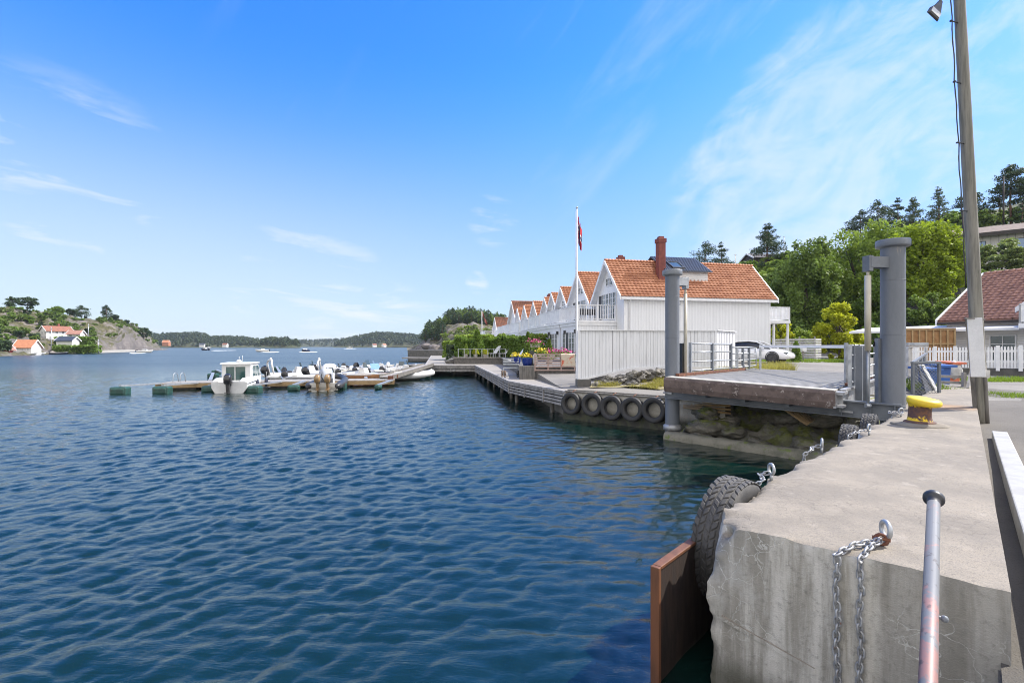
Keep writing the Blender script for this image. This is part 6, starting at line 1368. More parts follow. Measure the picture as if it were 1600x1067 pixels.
# ------------------------------------------------------------ trees
def crown_pts(c, rad, n, clumps, sd, cl=.24, hollow=.55):
    rs = np.random.RandomState(sd); v = rs.normal(size=(clumps, 3)); v /= np.linalg.norm(v, axis=1)[:, None]
    k = hollow + (1 - hollow) * rs.uniform(0, 1, clumps) ** .6; k *= np.array([1 + .22 * fb(a[0] * 1.3 + sd, a[1] * 1.3, a[2] * 1.3) for a in v])
    ctr = v * k[:, None] * (1 - cl * .6); w = rs.uniform(.6, 1.35, clumps); idx = rs.choice(clumps, n, p=w ** 2 / np.sum(w ** 2))
    o = rs.normal(size=(n, 3)); o /= np.linalg.norm(o, axis=1)[:, None]; o *= (rs.uniform(0, 1, n) ** .45 * cl)[:, None] * w[idx][:, None]; o[:, 2] *= .75
    return np.array(c) + (ctr[idx] + o) * np.array(rad), np.array(c) + ctr * np.array(rad)
def tree(label, base, h, r, mat, sd, n=9000, leaf=.17, name='deciduous_tree', group=None, low=.18, clumps=70, rz=None, cat='tree', trunk='bark', hollow=.45, cl=.195):
    base = Vector(base); t = thing(name, label, cat, tuple(base), group); zc = h * (low + (1 - low) * .5); rad = (r, r * .9, h * (1 - low) * .52)
    pts, ctr = crown_pts((base.x, base.y, base.z + zc), rad, n, clumps, sd, cl, hollow); leaf_obj('crown', pts, leaf, mat, t, .62, .35, None, sd)
    mb = MB(); r_ = random.Random(sd); tr = max(.05, h * .022); top = base + Vector((r_.uniform(-.03, .03) * h, r_.uniform(-.03, .03) * h, h * .72)); mid = base.lerp(top, .5) + Vector((r_.uniform(-.02, .02) * h, r_.uniform(-.02, .02) * h, 0))
    mb.tube([base - Vector((0, 0, .4)), base.lerp(mid, .5), mid, mid.lerp(top, .5), top], [tr * 1.3, tr, tr * .8, tr * .5, tr * .2], 9)
    for i in range(min(16, clumps // 3)):
        q = Vector(ctr[i]); s = base.lerp(top, r_.uniform(.3, .85)); m = s.lerp(q, .5) + Vector((0, 0, -.04 * h * r_.random())); mb.tube([s, m, q], [tr * .4, tr * .25, tr * .08], 5)
    mb.build('trunk', trunk, t); return t
def pine(label, base, h, r, sd, n=2600, mat='pine', low=.35, name='pine_tree', group=None, leaf=.2, lean=(0, 0), layers=9, flat=.22, cat='tree', cone=False):
    base = Vector(base); t = thing(name, label, cat, tuple(base), group); r_ = random.Random(sd); rs = np.random.RandomState(sd); top = base + Vector((lean[0], lean[1], h)); mb = MB(); tr = h * .016
    mb.tube([base - Vector((0, 0, .4)), base.lerp(top, .4) + Vector((r_.uniform(-.02, .02) * h, 0, 0)), base.lerp(top, .8), top], [tr * 1.2, tr * .9, tr * .5, tr * .1], 8); pts = []; pads = []
    for i in range(layers):
        s = low + (1 - low) * (i + .3) / layers; f = (s - low) / (1 - low); prof = (1 - f) ** .9 if cone else math.sin(min(1, f * .82 + .22) * math.pi) ** .7
        for k in range(r_.randint(3, 5) if not cone else 5):
            a = r_.uniform(0, 6.28); rr = r * prof * r_.uniform(.45, 1.05); p0 = base.lerp(top, s); p1 = p0 + Vector((rr * math.cos(a), rr * math.sin(a), rr * (r_.uniform(.0, .25) if not cone else -.18))); mb.tube([p0, p0.lerp(p1, .6) + Vector((0, 0, -.02 * h)), p1], [tr * .35, tr * .2, tr * .07], 5); pads.append((p1, r * (.2 + .26 * prof) * r_.uniform(.7, 1.2), p0))
    pads.append((top, r * .22, top)); w = np.array([p[1] for p in pads]) ** 1.5; idx = rs.choice(len(pads), n, p=w / w.sum())
    for i in idx:
        c, pr, p0 = pads[i]; d = rs.normal(size=3); d /= np.linalg.norm(d); d *= rs.uniform() ** .4 * pr; cc = c.lerp(p0, rs.uniform(0, .45) if rs.uniform() < .55 else 0); pts.append((cc.x + d[0], cc.y + d[1], cc.z + d[2] * (flat * 2.2)))
    mb.build('trunk', 'bark_pine', t); leaf_obj('crown', pts, leaf, mat, t, .32, .15, None, sd); return t
def hill_z(px, d, f=right_pt):
    best = None
    for k in lin(0, 1.2, 160):
        p = f(px, k)
        if best is None or abs(p.y - d) < abs(best.y - d): best = p
    return best
def top_tree(fn, label, px, ytop, d, wpx, sd, zb=None, **kw):
    """tree whose crown reaches a given height and width at its own distance"""
    b = hill_z(px, d) if zb is None else Vector((P(px, 0, d).x, d, zb)); zt = CZ + (HY - ytop) * d / F; return fn(label, b, max(.8, zt - b.z), wpx * d / F / 2, sd=sd, **kw)
top_tree(tree, 'dense dark green round tree right of the nearest house', 1262, 368, 57, 115, 1, 1.8, mat='leaf_dark', n=26000, leaf=.17, low=.02, clumps=150, hollow=.45)
top_tree(tree, 'broad mid green tree behind the yellow green shrub', 1345, 345, 60, 150, 2, 1.8, mat='leaf_light', n=30000, leaf=.18, low=.05, clumps=170, hollow=.45)
top_tree(tree, 'bright yellow green maple right of the thick steel pile', 1446, 340, 50, 125, 3, 1.9, mat='leaf_lime', n=34000, leaf=.17, low=.12, clumps=170, hollow=.5)
top_tree(tree, 'green tree half hidden behind the thick steel pile', 1398, 392, 52, 110, 4, 1.9, mat='leaf_mid', n=24000, leaf=.16, low=.02, clumps=130)
top_tree(tree, 'bright yellow shrub by the gravel yard beside the slatted screen', 1312, 474, 40, 78, 5, 1.6, mat='leaf_yellow', n=11000, leaf=.12, low=-.08, clumps=80, name='yellow_shrub', cat='shrub')
top_tree(tree, 'dark bushy tree on the slope between the house roof and the round tree', 1222, 418, 68, 70, 6, None, mat='leaf_dark', n=9000, leaf=.2, low=.0)
top_tree(tree, 'dark undergrowth tree at the foot of the maple', 1462, 452, 45, 90, 16, 1.9, mat='leaf_dark', n=10000, leaf=.14, low=-.1)
top_tree(tree, 'light green bush in front of the grey upper house', 1565, 378, 62, 95, 7, 12.2, mat='leaf_pale', n=9000, leaf=.16, low=-.05)
top_tree(tree, 'green bush on the slope under the grey upper house', 1540, 420, 55, 70, 17, 8.6, mat='leaf_mid', n=5000, leaf=.16, low=-.05)
top_tree(tree, 'low yellow green shrub under the rear balcony', 1222, 500, 46, 40, 8, 1.6, mat='leaf_yellow', n=3500, leaf=.12, low=-.1, name='low_shrub', cat='shrub'); top_tree(tree, 'low green shrub behind the slatted screen', 1253, 510, 46, 52, 9, 1.6, mat='leaf_light', n=4000, leaf=.12, low=-.1, name='low_shrub', cat='shrub'); top_tree(tree, 'green shrub between the yellow shrub and the thick pile', 1368, 500, 44, 55, 10, 1.6, mat='leaf_mid', n=4000, leaf=.12, low=-.1, name='low_shrub', cat='shrub')
pl_ = [('lone tall pine standing on the knob behind the nearest house', 1199, 351, 105, 46, None, 5200, .10), ('dark pine rising directly behind the dormer', 1103, 379, 138, 52, None, 5200, .3), ('slimmer pine right of the one behind the dormer', 1127, 380, 138, 34, None, 3600, .2), ('pine with a dark crown left on the hill crest', 1372, 314, 104, 50, None, 3600, .1), ('narrow dark pine in the middle of the hill crest', 1403, 311, 106, 28, None, 2400, .1), ('dark low pine at the left start of the crest', 1345, 330, 104, 44, None, 3000, .05), ('tall bare stemmed pine by the right edge above the grey house', 1580, 259, 96, 46, None, 4200, .5), ('second bare stemmed pine at the right edge', 1602, 285, 95, 36, None, 3000, .45), ('dark pine behind the utility pole', 1518, 300, 100, 46, None, 3200, .2), ('leaning pine left of the tall bare stemmed pine', 1562, 288, 99, 26, None, 1500, .4)]
for i, (lab, px, yt, d, w, zb, n, low) in enumerate(pl_): top_tree(pine, lab, px, yt, d, w, 60 + i, zb, n=n, low=low, leaf=.24)
top_tree(pine, 'bluish open conifer on the hill crest', 1427, 310, 102, 40, 80, None, n=2200, mat='leaf_blue', low=.1, cone=True, leaf=.25, name='conifer_tree', layers=12); top_tree(pine, 'pale airy conifer rising tallest on the crest left of the pole', 1467, 293, 98, 44, 81, None, n=2400, mat='leaf_blue', low=.08, cone=True, leaf=.25, name='conifer_tree', layers=12); top_tree(pine, 'small dark spruce at the right edge beside the grey house', 1598, 310, 84, 26, 82, None, n=1500, mat='spruce', low=.02, cone=True, name='conifer_tree')
top_tree(tree, 'round green birch on the crest behind the maple', 1500, 332, 96, 60, 83, None, mat='leaf_mid', n=5000, leaf=.24, low=.05)
bp = [tree('leafy bush growing on the wooded slope', (0, 0, 0), 3.2, 2.4, m, 90 + i, 2600, .22, 'slope_bush', 'bushes on the wooded slope', -.15, 40, cat='bush') for i, m in enumerate(('leaf_dark', 'leaf_mid', 'leaf_light'))]
bi = 0
for i in range(80):
    px = rnd.uniform(1150, 1640); k = rnd.uniform(.03, .95); p = right_pt(px, k)
    if 1465 < px and 46 < p.y < 88: continue
    o = bp[bi % 3] if bi < 3 else copy_tree(bp[bi % 3]); bi += 1; place(o, p, rnd.uniform(0, 6), rnd.uniform(.55, 1.35) * (.8 if k > .8 else 1))
# left hill: pines and bushes, each a thing; promontory pines
for i, (lab, px, py, k, h, w) in enumerate((('dark round pine on the left hilltop near the frame edge', 18, 470, 1.0, 5, 2.6), ('broad dark tree crowning the left hilltop', 43, 467, 1.0, 6.8, 4.2), ('bushy tree left of the middle of the hill crest', 92, 476, .97, 5.5, 3.2), ('dark umbrella shaped pine on the left hill crest', 127, 479, 1.0, 7, 3.6), ('slim dark tree standing alone on the bare rock', 166, 489, .93, 8, 2.8), ('dark spreading tree low on the point of the rocky hill', 224, 512, .55, 8, 5.5), ('small pine right of the slim tree on the bare rock', 180, 500, .98, 3, 2), ('low dark pine beside the umbrella pine', 112, 487, 1.0, 4, 3))):
    p = left_surface(px, k); (pine if i in (0, 3, 4) else tree)(lab, p, h, w, sd=120 + i, n=1300, leaf=.42, mat='pine' if i != 2 else 'leaf_mid', low=.12)
proto = [tree('green bush on the rocky hill across the water', (0, 0, 0), 4.2, 2.8, m, 140 + i, 420, .62, 'hill_bush', 'bushes on the rocky hill', -.1, 24, cat='bush') for i, m in enumerate(('leaf_dark', 'leaf_mid', 'pine'))]
r2 = random.Random(12); bi = 0
for i in range(120):
    if i < 46: px, k = r2.uniform(-60, 105), r2.uniform(.12, .6)
    elif i < 80: px, k = r2.uniform(-80, 100), r2.uniform(.5, 1.0)
    else: px, k = r2.uniform(80, 235), r2.uniform(.3, 1.0)
    if i >= 80 and px > 150 and k < .6: k = r2.uniform(.7, 1)
    if 66 < px < 118 and k < .5: continue
    o = proto[bi % 3] if bi < 3 else copy_tree(proto[bi % 3]); bi += 1; place(o, left_surface(px, k), r2.uniform(0, 6), r2.uniform(.35, 1.0) if i < 80 else r2.uniform(.25, .7))
sc_ = [tree('low scrub clinging to the bare rock of the hill', (0, 0, 0), 1.6, 2.0, m, 180 + i, 260, .5, 'hill_scrub', 'low scrub on the rocky hill', -.2, 16, cat='scrub') for i, m in enumerate(('leaf_mid', 'leaf_dark', 'leaf_pale'))]
bi = 0
for i in range(90):
    px, k = r2.uniform(-40, 245), r2.uniform(.12, 1.0) ** .8
    if 60 < px < 125 and k < .5: continue
    if px > 150 and k < .35 and i % 3: continue
    o = sc_[bi % 3] if bi < 3 else copy_tree(sc_[bi % 3]); bi += 1; place(o, left_surface(px, k), r2.uniform(0, 6), (r2.uniform(.5, 1.6), r2.uniform(.5, 1.4), r2.uniform(.5, 1.2)))
pp = [pine('dark pine of the wood on the rocky promontory', (0, 0, 0), 8, 2.6, 160 + i, 520, ('pine', 'spruce', 'leaf_dark')[i], .12, 'promontory_pine', 'pines on the rocky promontory', .5, layers=7) for i in range(3)]
r3 = random.Random(22)
for i in range(170):
    px = r3.uniform(662, 790); k = r3.uniform(.25, 1.05) if px < 695 else r3.uniform(.74, 1.05)
    o = pp[i % 3] if i < 3 else copy_tree(pp[i % 3]); place(o, prom_pt(px, k), r3.uniform(0, 6), r3.uniform(.5, 1.0))
pb = [tree('light green bush on the lower rocks of the promontory', (0, 0, 0), 3.5, 2.6, m, 170 + i, 420, .45, 'promontory_bush', 'bushes on the promontory', -.1, 24, cat='bush') for i, m in enumerate(('leaf_light', 'leaf_pale'))]
for i in range(30):
    px = r3.uniform(690, 770); k = r3.uniform(.04, .4); o = pb[i % 2] if i < 2 else copy_tree(pb[i % 2]); place(o, prom_pt(px, k), r3.uniform(0, 6), r3.uniform(.5, 1.1))
for i in range(16):
    px = r3.uniform(652, 712); p = prom_pt(px, r3.uniform(.0, .12)); b = MB(); rr = r3.uniform(1.0, 2.6); b.blob(p, (rr * 1.5, rr, rr * .8), i + 200, 3, .4); o = b.build('shore_boulder', 'shore_rock'); tag(o, 'brown boulder on the shore of the promontory', 'boulder', 'boulders on the promontory shore')
# ------------------------------------------------------------ houses across the water
def cottage(label, p, L, Wd, He, Hr, rz, wall, roof, wins, chim=False, name='cottage', extra=None):
    t = thing(name, label, 'house'); mb = MB(); mb.extr([(-Wd / 2, -1.5), (Wd / 2, -1.5), (Wd / 2, He), (0, Hr), (-Wd / 2, He)], (-L / 2, 0, 0), (0, 1, 0), (0, 0, 1), (L, 0, 0)); mb.build('wall', wall, t)
    s = (Hr - He) / (Wd / 2); mb = MB(); e = .5
    for sg in (-1, 1): mb.extr([(0, Hr + .12), (sg * (Wd / 2 + e), He - e * s + .12), (sg * (Wd / 2 + e), He - e * s - .05), (0, Hr - .05)], (-L / 2 - .4, 0, 0), (0, 1, 0), (0, 0, 1), (L + .8, 0, 0))
    r = mb.build('roof', roof, t)
    mb = MB()
    for x in (-L / 2 - .46, L / 2 + .36):
        for sg in (-1, 1): mb.extr([(0, Hr + .18), (sg * (Wd / 2 + e), He - e * s + .18), (sg * (Wd / 2 + e), He - e * s - .15), (0, Hr - .15)], (x, 0, 0), (0, 1, 0), (0, 0, 1), (.1, 0, 0))
    mb.build('bargeboard', 'white_paint', t)
    for (side, a, z, w, h) in wins:
        if side == 'f': window(t, Vector((a - w / 2, -Wd / 2 - .01, z)), (1, 0, 0), (0, 0, 1), w, h, 2, 2, fw=.1, bar=.06, out=Vector((0, -1, 0)))
        else: sx = -1 if side == 'l' else 1; window(t, Vector((sx * (L / 2 + .01), a - sx * -w / 2 * 1, z)), (0, -sx * -1 * -1, 0) if False else (0, -1 if sx > 0 else -1, 0), (0, 0, 1), w, h, 2, 2, fw=.1, bar=.06, out=Vector((sx, 0, 0)))
    if chim: mb = MB(); mb.box((L * .1, .2, Hr + .3), (.6, .6, 1.4)); mb.build('chimney', 'chimney_red', r)
    return place(t, p, rz)
def on_left(px, k): p = left_surface(px, k); return p
wf = [('f', x, z, .9, 1.1) for x in (-2.9, -1.0, 1.0, 2.9) for z in (.4, 2.3)]; wl_ = [('l', y, z, .9, 1.1) for y in (-.9, 1.5) for z in (.4, 2.3)]
q = P(88, 531, 196); cottage('big white wooden house halfway up the rocky hill', q, 8.4, 5.2, 3.7, 5.5, R(66), 'white_clap', 'tile_old', wf + wl_, True, 'hillside_house')
mb = MB(); o = thing('house_retaining_wall', 'white retaining wall under the big white hillside house', 'wall', tuple(q)); mb.box(q + Vector((-1.2, -3.4, -.9)), (6, 1.2, 1.7), R(15)); mb.build('base_wall', 'white_worn', o)
q2 = P(119, 529, 192); cottage('small white annex with a mossy roof beside the big hillside house', q2, 4.4, 3, 2.0, 3.2, R(10), 'white_clap', 'tile_brown', [('f', -1.0, .1, 1.0, 1.6), ('f', 1.2, .7, .6, .7)], False, 'annex')
cottage('white shoreline house with a broad orange roof', P(43, 550, 150), 4.6, 4.2, 1.7, 3.7, R(12), 'white_clap', 'tile_orange', [('f', x, .5, .5, .7) for x in (-1.5, 0, 1.5)], False)
cottage('pale yellow boathouse at the left edge of the photo', P(1, 551, 140), 3.6, 3.4, 1.7, 3.0, R(100), 'cream_paint', 'tile_brown', [('r', 0, .6, .6, .7)], False, 'boathouse'); cottage('small red and white shed beside the yellow boathouse', P(13, 551.5, 140), 1.4, 1.6, 1.2, 1.9, R(95), 'red_paint', 'tile_brown', [], False, 'shed'); cottage('small white shed behind the red one', P(18, 549, 152), 2, 2, 1.7, 2.6, R(95), 'white_clap', 'dark_stain', [], False, 'shed')
cottage('low house with a grey roof hidden in the green hedge', P(106, 536, 172), 5, 3.5, 1.0, 2.2, R(8), 'white_clap', 'metal_roof', [('f', -2, .3, .8, .8)], False)
cottage('tiny orange roofed house on the far shore behind the point', P(260, 539, 760), 9, 7, 4, 7.5, R(10), 'tile_orange', 'tile_orange', [], False)
for i, (px, dd, lab) in enumerate(((352, 880, 'tiny white cabin on the far shore left of the islet'), (316, 890, 'tiny white cabin below the far dark hill'), (585, 1020, 'tiny white cabin under the far wooded hill'), (600, 1025, 'tiny pale house beside the white cabin under the wooded hill'))): cottage(lab, P(px, 541, dd), 8, 6, 3, 5.5, R(20 * i), 'white_clap', ('tile_old', 'metal_roof', 'tile_old', 'tile_orange')[i], [], False, 'cabin')
hedge('hillside_hedge', 'thick green hedge below the white house on the rocky hill', [(P(90, 536, 182).x, 182, P(146, 536, 184).x, 184, 4, P(90, 551, 182).z, P(90, 527, 182).z), (P(88, 545, 168).x, 168, P(154, 545, 172).x, 172, 4, .5, P(90, 541, 168).z)], 4200, 'leaf_mid', 33, .6)
for i, (px, py, ht, lab) in enumerate(((80, 552, 9, 'grey utility pole on the far shore by the orange roofed house'), (138, 530, 6, 'thin pole beside the white annex'), (154, 548, 4, 'short pole at the end of the green hedge'))):
    d = (166, 190, 172)[i]; p = P(px, py, d); t = thing('shore_pole', lab, 'pole', tuple(p)); mb = MB(); mb.tube([p - Vector((0, 0, 1)), p + Vector((0, 0, ht))], [.13, .1], 8); mb.box(p + Vector((0, 0, ht - .6)), (.9, .1, .1)); mb.build('pole_shaft', 'galv', t)
t = thing('shore_jetty', 'low pale stone jetty along the foot of the rocky cliff', 'jetty', tuple(P(190, 549, 215)))
mb = MB(); a, b = P(150, 550, 196), P(200, 549, 232); mb.obox((a.x, a.y, -.5), (b.x - a.x, b.y - a.y, 0), (1, 3, 0), (0, 0, 1.5)); mb.build('jetty_stones', 'concrete_pale', t)
for i, (px, dd, m, lab) in enumerate(((58, 152, 'gel_white', 'small white rowing boat by the shoreline house'), (100, 164, 'hull_navy', 'dark covered boat moored below the hedge'), (66, 156, 'gel_white', 'white dinghy pulled up beside the shoreline house'))): t = dinghy(lab, m, 5, False, 'boats along the far shore'); place(t, Vector((P(px, 0, dd).x, dd - 5, .05)), R(10 + 20 * i), .9)

# ------------------------------------------------------------ right side: upper grey house, white house, fences
def grey_house():
    a = P(1488, 440, 70); e = Vector((.80, -.60, 0)); n = Vector((.6, .8, 0)); Z = Vector((0, 0, 1)); t = thing('grey_villa', 'long grey house with dark roof edge high on the right slope', 'house', tuple(a)); z0 = 12.2; W = lambda x, y, z: Vector((a.x, a.y, z0)) + e * x + n * y + Z * z
    mb = MB(); mb.obox(W(.6, .6, -4), e * 20, n * 8, Z * 5.0); mb.build('base_wall', 'concrete_pale', t); mb = MB(); mb.obox(W(0, 0, 1.0), e * 22, n * 9, Z * 5.3); mb.build('wall', 'grey_siding', t)
    mb = MB(); mb.extr([(-1.0, 6.2), (4.5, 8.0), (10, 6.2), (10, 6.0), (4.5, 7.7), (-1, 5.95)], W(-.8, 0, 0), n, Z, e * 24); mb.build('roof', 'felt_brown', t); mb = MB(); mb.obox(W(-.85, -1.08, 5.75), e * 24.1, n * .08, Z * .5); mb.obox(W(-.05, -.1, 2.9), e * 22.1, n * .11, Z * .26); mb.obox(W(-.05, -.06, .7), e * 22.1, n * .1, Z * .34); mb.build('dark_trim', 'dark_stain', t)
    mb = MB(); mb.extr([(-1.05, 5.7), (4.5, 7.55), (4.5, 8.05), (-1.05, 6.25)], W(-.9, 0, 0), n, Z, e * .1); mb.build('bargeboard', 'white_paint', t)
    for x, w in ((2.6, .9), (6.4, 1.7), (12, 1.7)): window(t, W(x, -.02, 3.6), e, Z, w, 1.6, 2, 1, out=-n, glass='glass_blue', frame='dark_stain')
grey_house()
def dark_cabin():
    p = P(1196, 416, 118); cottage('dark low cabin on the knob under the lone pine', p - Vector((0, 0, .3)), 9, 5, 2.0, 3.2, R(5), 'dark_stain', 'dark_stain', [('f', 0, .6, 1.2, .8)], False, 'dark_cabin')
dark_cabin()
for i, (px, y0, y1, d, lab) in enumerate(((1225, 406, 370, 112, 'thin pale mast right of the lone pine'), (1149, 416, 398, 100, 'short pale mast behind the house ridge'), (1505, 440, 330, 72, 'thin dark pole in front of the grey house'), (1568, 348, 276, 92, 'bare dark pole beside the tall pine at right'))):
    a, b = P(px, y0 + 12, d), P(px, y1, d); t = thing('thin_mast', lab, 'mast', tuple(a)); mb = MB(); mb.tube([a, b], [.1, .07] if i < 2 else [.16, .12], 6); mb.box(b, (.5, .08, .08)); mb.build('mast_shaft', 'white_worn' if i < 2 else 'dark_stain', t)
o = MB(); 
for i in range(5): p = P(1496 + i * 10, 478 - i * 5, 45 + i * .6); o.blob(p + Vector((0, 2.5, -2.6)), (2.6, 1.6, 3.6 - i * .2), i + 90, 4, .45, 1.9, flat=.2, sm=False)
o = o.build('cliff_face', 'dark_cliff'); tag(o, 'dark rock face behind the white house at right', 'cliff', None, 'structure')
def right_house():
    v = Vector((.9, .43, 0)).normalized(); e = Vector((.43, -.9, 0)).normalized(); Z = Vector((0, 0, 1)); b0 = Vector((26.4, 30, 1.25)); t = thing('white_house', 'white house with brown tiled roof and gabled balcony at the right edge', 'house', tuple(b0)); W = lambda x, y, z: b0 + e * x + v * y + Z * z
    eave, rid, dp = 2.85, 6.15, 6.0
    mb = MB(); mb.extr([(.4, 0), (2 * dp, 0), (2 * dp, eave), (dp, rid), (.4, eave + .2)], W(.3, 0, 0), v, Z, e * 13); mb.build('wall', 'white_clap', t)
    up = (v * dp + Z * (rid - eave)); SL = up.length; up.normalize(); mb = MB(); tiles(mb, W(0, 0, eave + .1), e, up, 14, SL, 46, 18, 6, .03, .045); mb.obox(W(0, 2 * dp, eave), e * 14, -v * dp + Z * (rid - eave), Z * .1)
    mb.extr([(0, eave + .08), (dp, rid + .08), (2 * dp, eave + .08), (2 * dp, eave - .04), (dp, rid - .04), (0, eave - .04)], W(.03, 0, 0), v, Z, e * 13.9)
    for i in range(46): a = W(14 * i / 46, dp, rid + .13); mb.tube([a, a + e * .32], [.1, .115], 8)
    mb.build('roof', 'tile_brown', t); mb = MB(); mb.extr([(-.05, eave - .14), (dp, rid - .14), (dp, rid + .2), (-.05, eave + .2)], W(-.1, 0, 0), v, Z, e * .1); mb.build('bargeboard', 'white_paint', t); mb = MB(); mb.obox(W(0, -.1, eave - .12), e * 14, v * .1, Z * .14); mb.build('gutter', 'dark_stain', t)
    # gabled bay with balcony
    gx = 4.5; mb = MB(); mb.extr([(0, 2.5), (4.6, 2.5), (4.6, 3.6), (2.3, 5.4), (0, 3.6)], W(gx, -.6, 0), e, Z, v * 4.5); mb.build('gable_bay', 'white_clap', t); mb = MB()
    for s0, s1 in (((-.6, 3.2), (2.3, 5.55)), ((5.2, 3.2), (2.3, 5.55))): mb.extr([s0, s1, (s1[0], s1[1] + .28), (s0[0], s0[1] + .28)], W(gx, -1.2, 0), e, Z, v * .1); mb.extr([(s0[0], s0[1] + .1), (s1[0], s1[1] + .1), (s1[0], s1[1] + .22), (s0[0], s0[1] + .22)], W(gx, -1.1, 0), e, Z, v * 5.5)
    mb.build('gable_bargeboard', 'white_paint', t); mb = MB(); mb.obox(W(gx - .2, -2.0, 2.35), e * 5, v * 2, Z * .25); mb.build('balcony_floor', 'white_paint', t); railing(t, W(gx - .15, -1.95, 2.6), W(gx + 4.8, -1.95, 2.6), 1.0, pitch=.2, pw=.13); railing(t, W(gx - .15, -1.95, 2.6), W(gx - .15, -.4, 2.6), 1.0, pitch=.2, pw=.13)
    for x in (gx, gx + 4.5): mb = MB(); mb.obox(W(x, -1.95, -.2), e * .16, v * .16, Z * 2.6); mb.build('balcony_post', 'white_paint', t)
    window(t, W(2.3, .38, .55), e, Z, 1.15, 1.5, 2, 3, out=-v); window(t, W(6.0, .38, .15), e, Z, 1.0, 2.0, 1, 1, 'door', out=-v)
    mb = MB(); mb.obox(W(-4.6, -1.0, 2.28), e * 8.6, v * 2.2 + Z * .3, Z * .14); mb.build('porch_roof', 'white_paint', t)
right_house()
def panel_wall():
    t = thing('timber_panel_wall', 'unpainted brown timber wall with open studs behind the picket fence', 'timber wall', tuple(P(1440, 545, 29))); a, b = P(1413, 545, 29), P(1492, 545, 28.2); a.z = b.z = 1.3; d = (b - a); n = Vector((-d.y, d.x, 0)).normalized(); mb = MB()
    mb.obox(a, d, n * .03, (0, 0, 2.35)); mb.build('sheathing', 'wood_new', t); mb = MB(); u = d.normalized()
    for i in range(8): mb.obox(a + d * (i / 7.2) - n * .1, u * .07, n * .09, (0, 0, 2.35))
    for z in (.1, .75, 1.45, 2.28): mb.obox(a - n * .085 + Vector((0, 0, z)), d, n * .08, (0, 0, .08))
    mb.build('stud', 'wood_tan', t); mb = MB(); mb.obox(a - n * .12 + Vector((0, 0, 2.36)), d, n * .2, (0, 0, .05)); mb.build('top_board', 'wood_tan', t)
panel_wall()
def picket_fence():
    t = thing('picket_fence', 'white picket fence on a dark wall across the right side', 'fence', tuple(P(1530, 574, 24))); a, b = P(1400, 560, 26.5), P(1640, 560, 22.6); a.z, b.z = 1.52, 1.62; d = b - a; L = d.length; u = d.normalized(); n = Vector((-u.y, u.x, 0)); k = int(L / .115); mb = MB()
    for i in range(k):
        p = a + d * (i / k) - n * .03; mb.extr([(0, 0), (.07, 0), (.07, 1.0), (.035, 1.06), (0, 1.0)], p, u, (0, 0, 1), n * .022)
    mb.build('pickets', 'white_paint', t); mb = MB()
    for z in (.25, .78): mb.obox(a + Vector((0, 0, z)), d, n * .04, (0, 0, .09))
    mb.build('fence_rail', 'white_paint', t); mb = MB()
    for i in range(8): mb.obox(a + d * (i / 7.3) - n * .06 + Vector((0, 0, -.15)), u * .14, n * .12, (0, 0, 1.25))
    mb.build('fence_post', 'white_paint', t); mb = MB(); mb.obox(a + n * .1 + Vector((0, 0, -.9)), d, n * .4, (0, 0, .86)); mb.build('base_wall', 'concrete_dark', t)
picket_fence()
# low slatted screen, post box, small thuja behind the car
def slat_screen():
    t = thing('slatted_screen', 'low white and grey slatted screen at the back of the gravel yard', 'screen', tuple(P(1250, 555, 38))); a, b, c = P(1207, 553, 40), P(1273, 556, 36.5), P(1283, 556, 37.8); mb = MB()
    for p, q in ((a, b), (b, c)):
        for i in range(9): z = 1.65 + i * .19; mb.bar(Vector((p.x, p.y, z)), Vector((q.x, q.y, z)), .03, .135)
    mb.build('slat_board', 'white_worn', t)
    for s in (0, .33, .66, 1): mb = MB(); p = a.lerp(b, s); mb.obox((p.x, p.y + .03, 1.5), (.08, 0, 0), (0, .08, 0), (0, 0, 1.9)); mb.build('screen_post', 'wood_grey', t)
slat_screen()
cone_shrub('small green thuja standing between the white car and the slatted screen', Vector((P(1244, 560, 33).x, 33, 1.6)), 1.35, .36, 'leaf_mid', 1600, None, None, 'small_thuja', 'shrub', .07, .6, 21)
t = thing('white_mailbox', 'small white mailbox on a post beside the thuja', 'mailbox', tuple(P(1255, 560, 33.5))); p = P(1255, 560, 33.5); mb = MB(); mb.box((p.x, p.y, 2.45), (.3, .35, .3)); mb.build('box', 'white_paint', t, .04); mb = MB(); mb.box((p.x, p.y, 1.95), (.08, .08, .75)); mb.build('post', 'wood_grey', t)

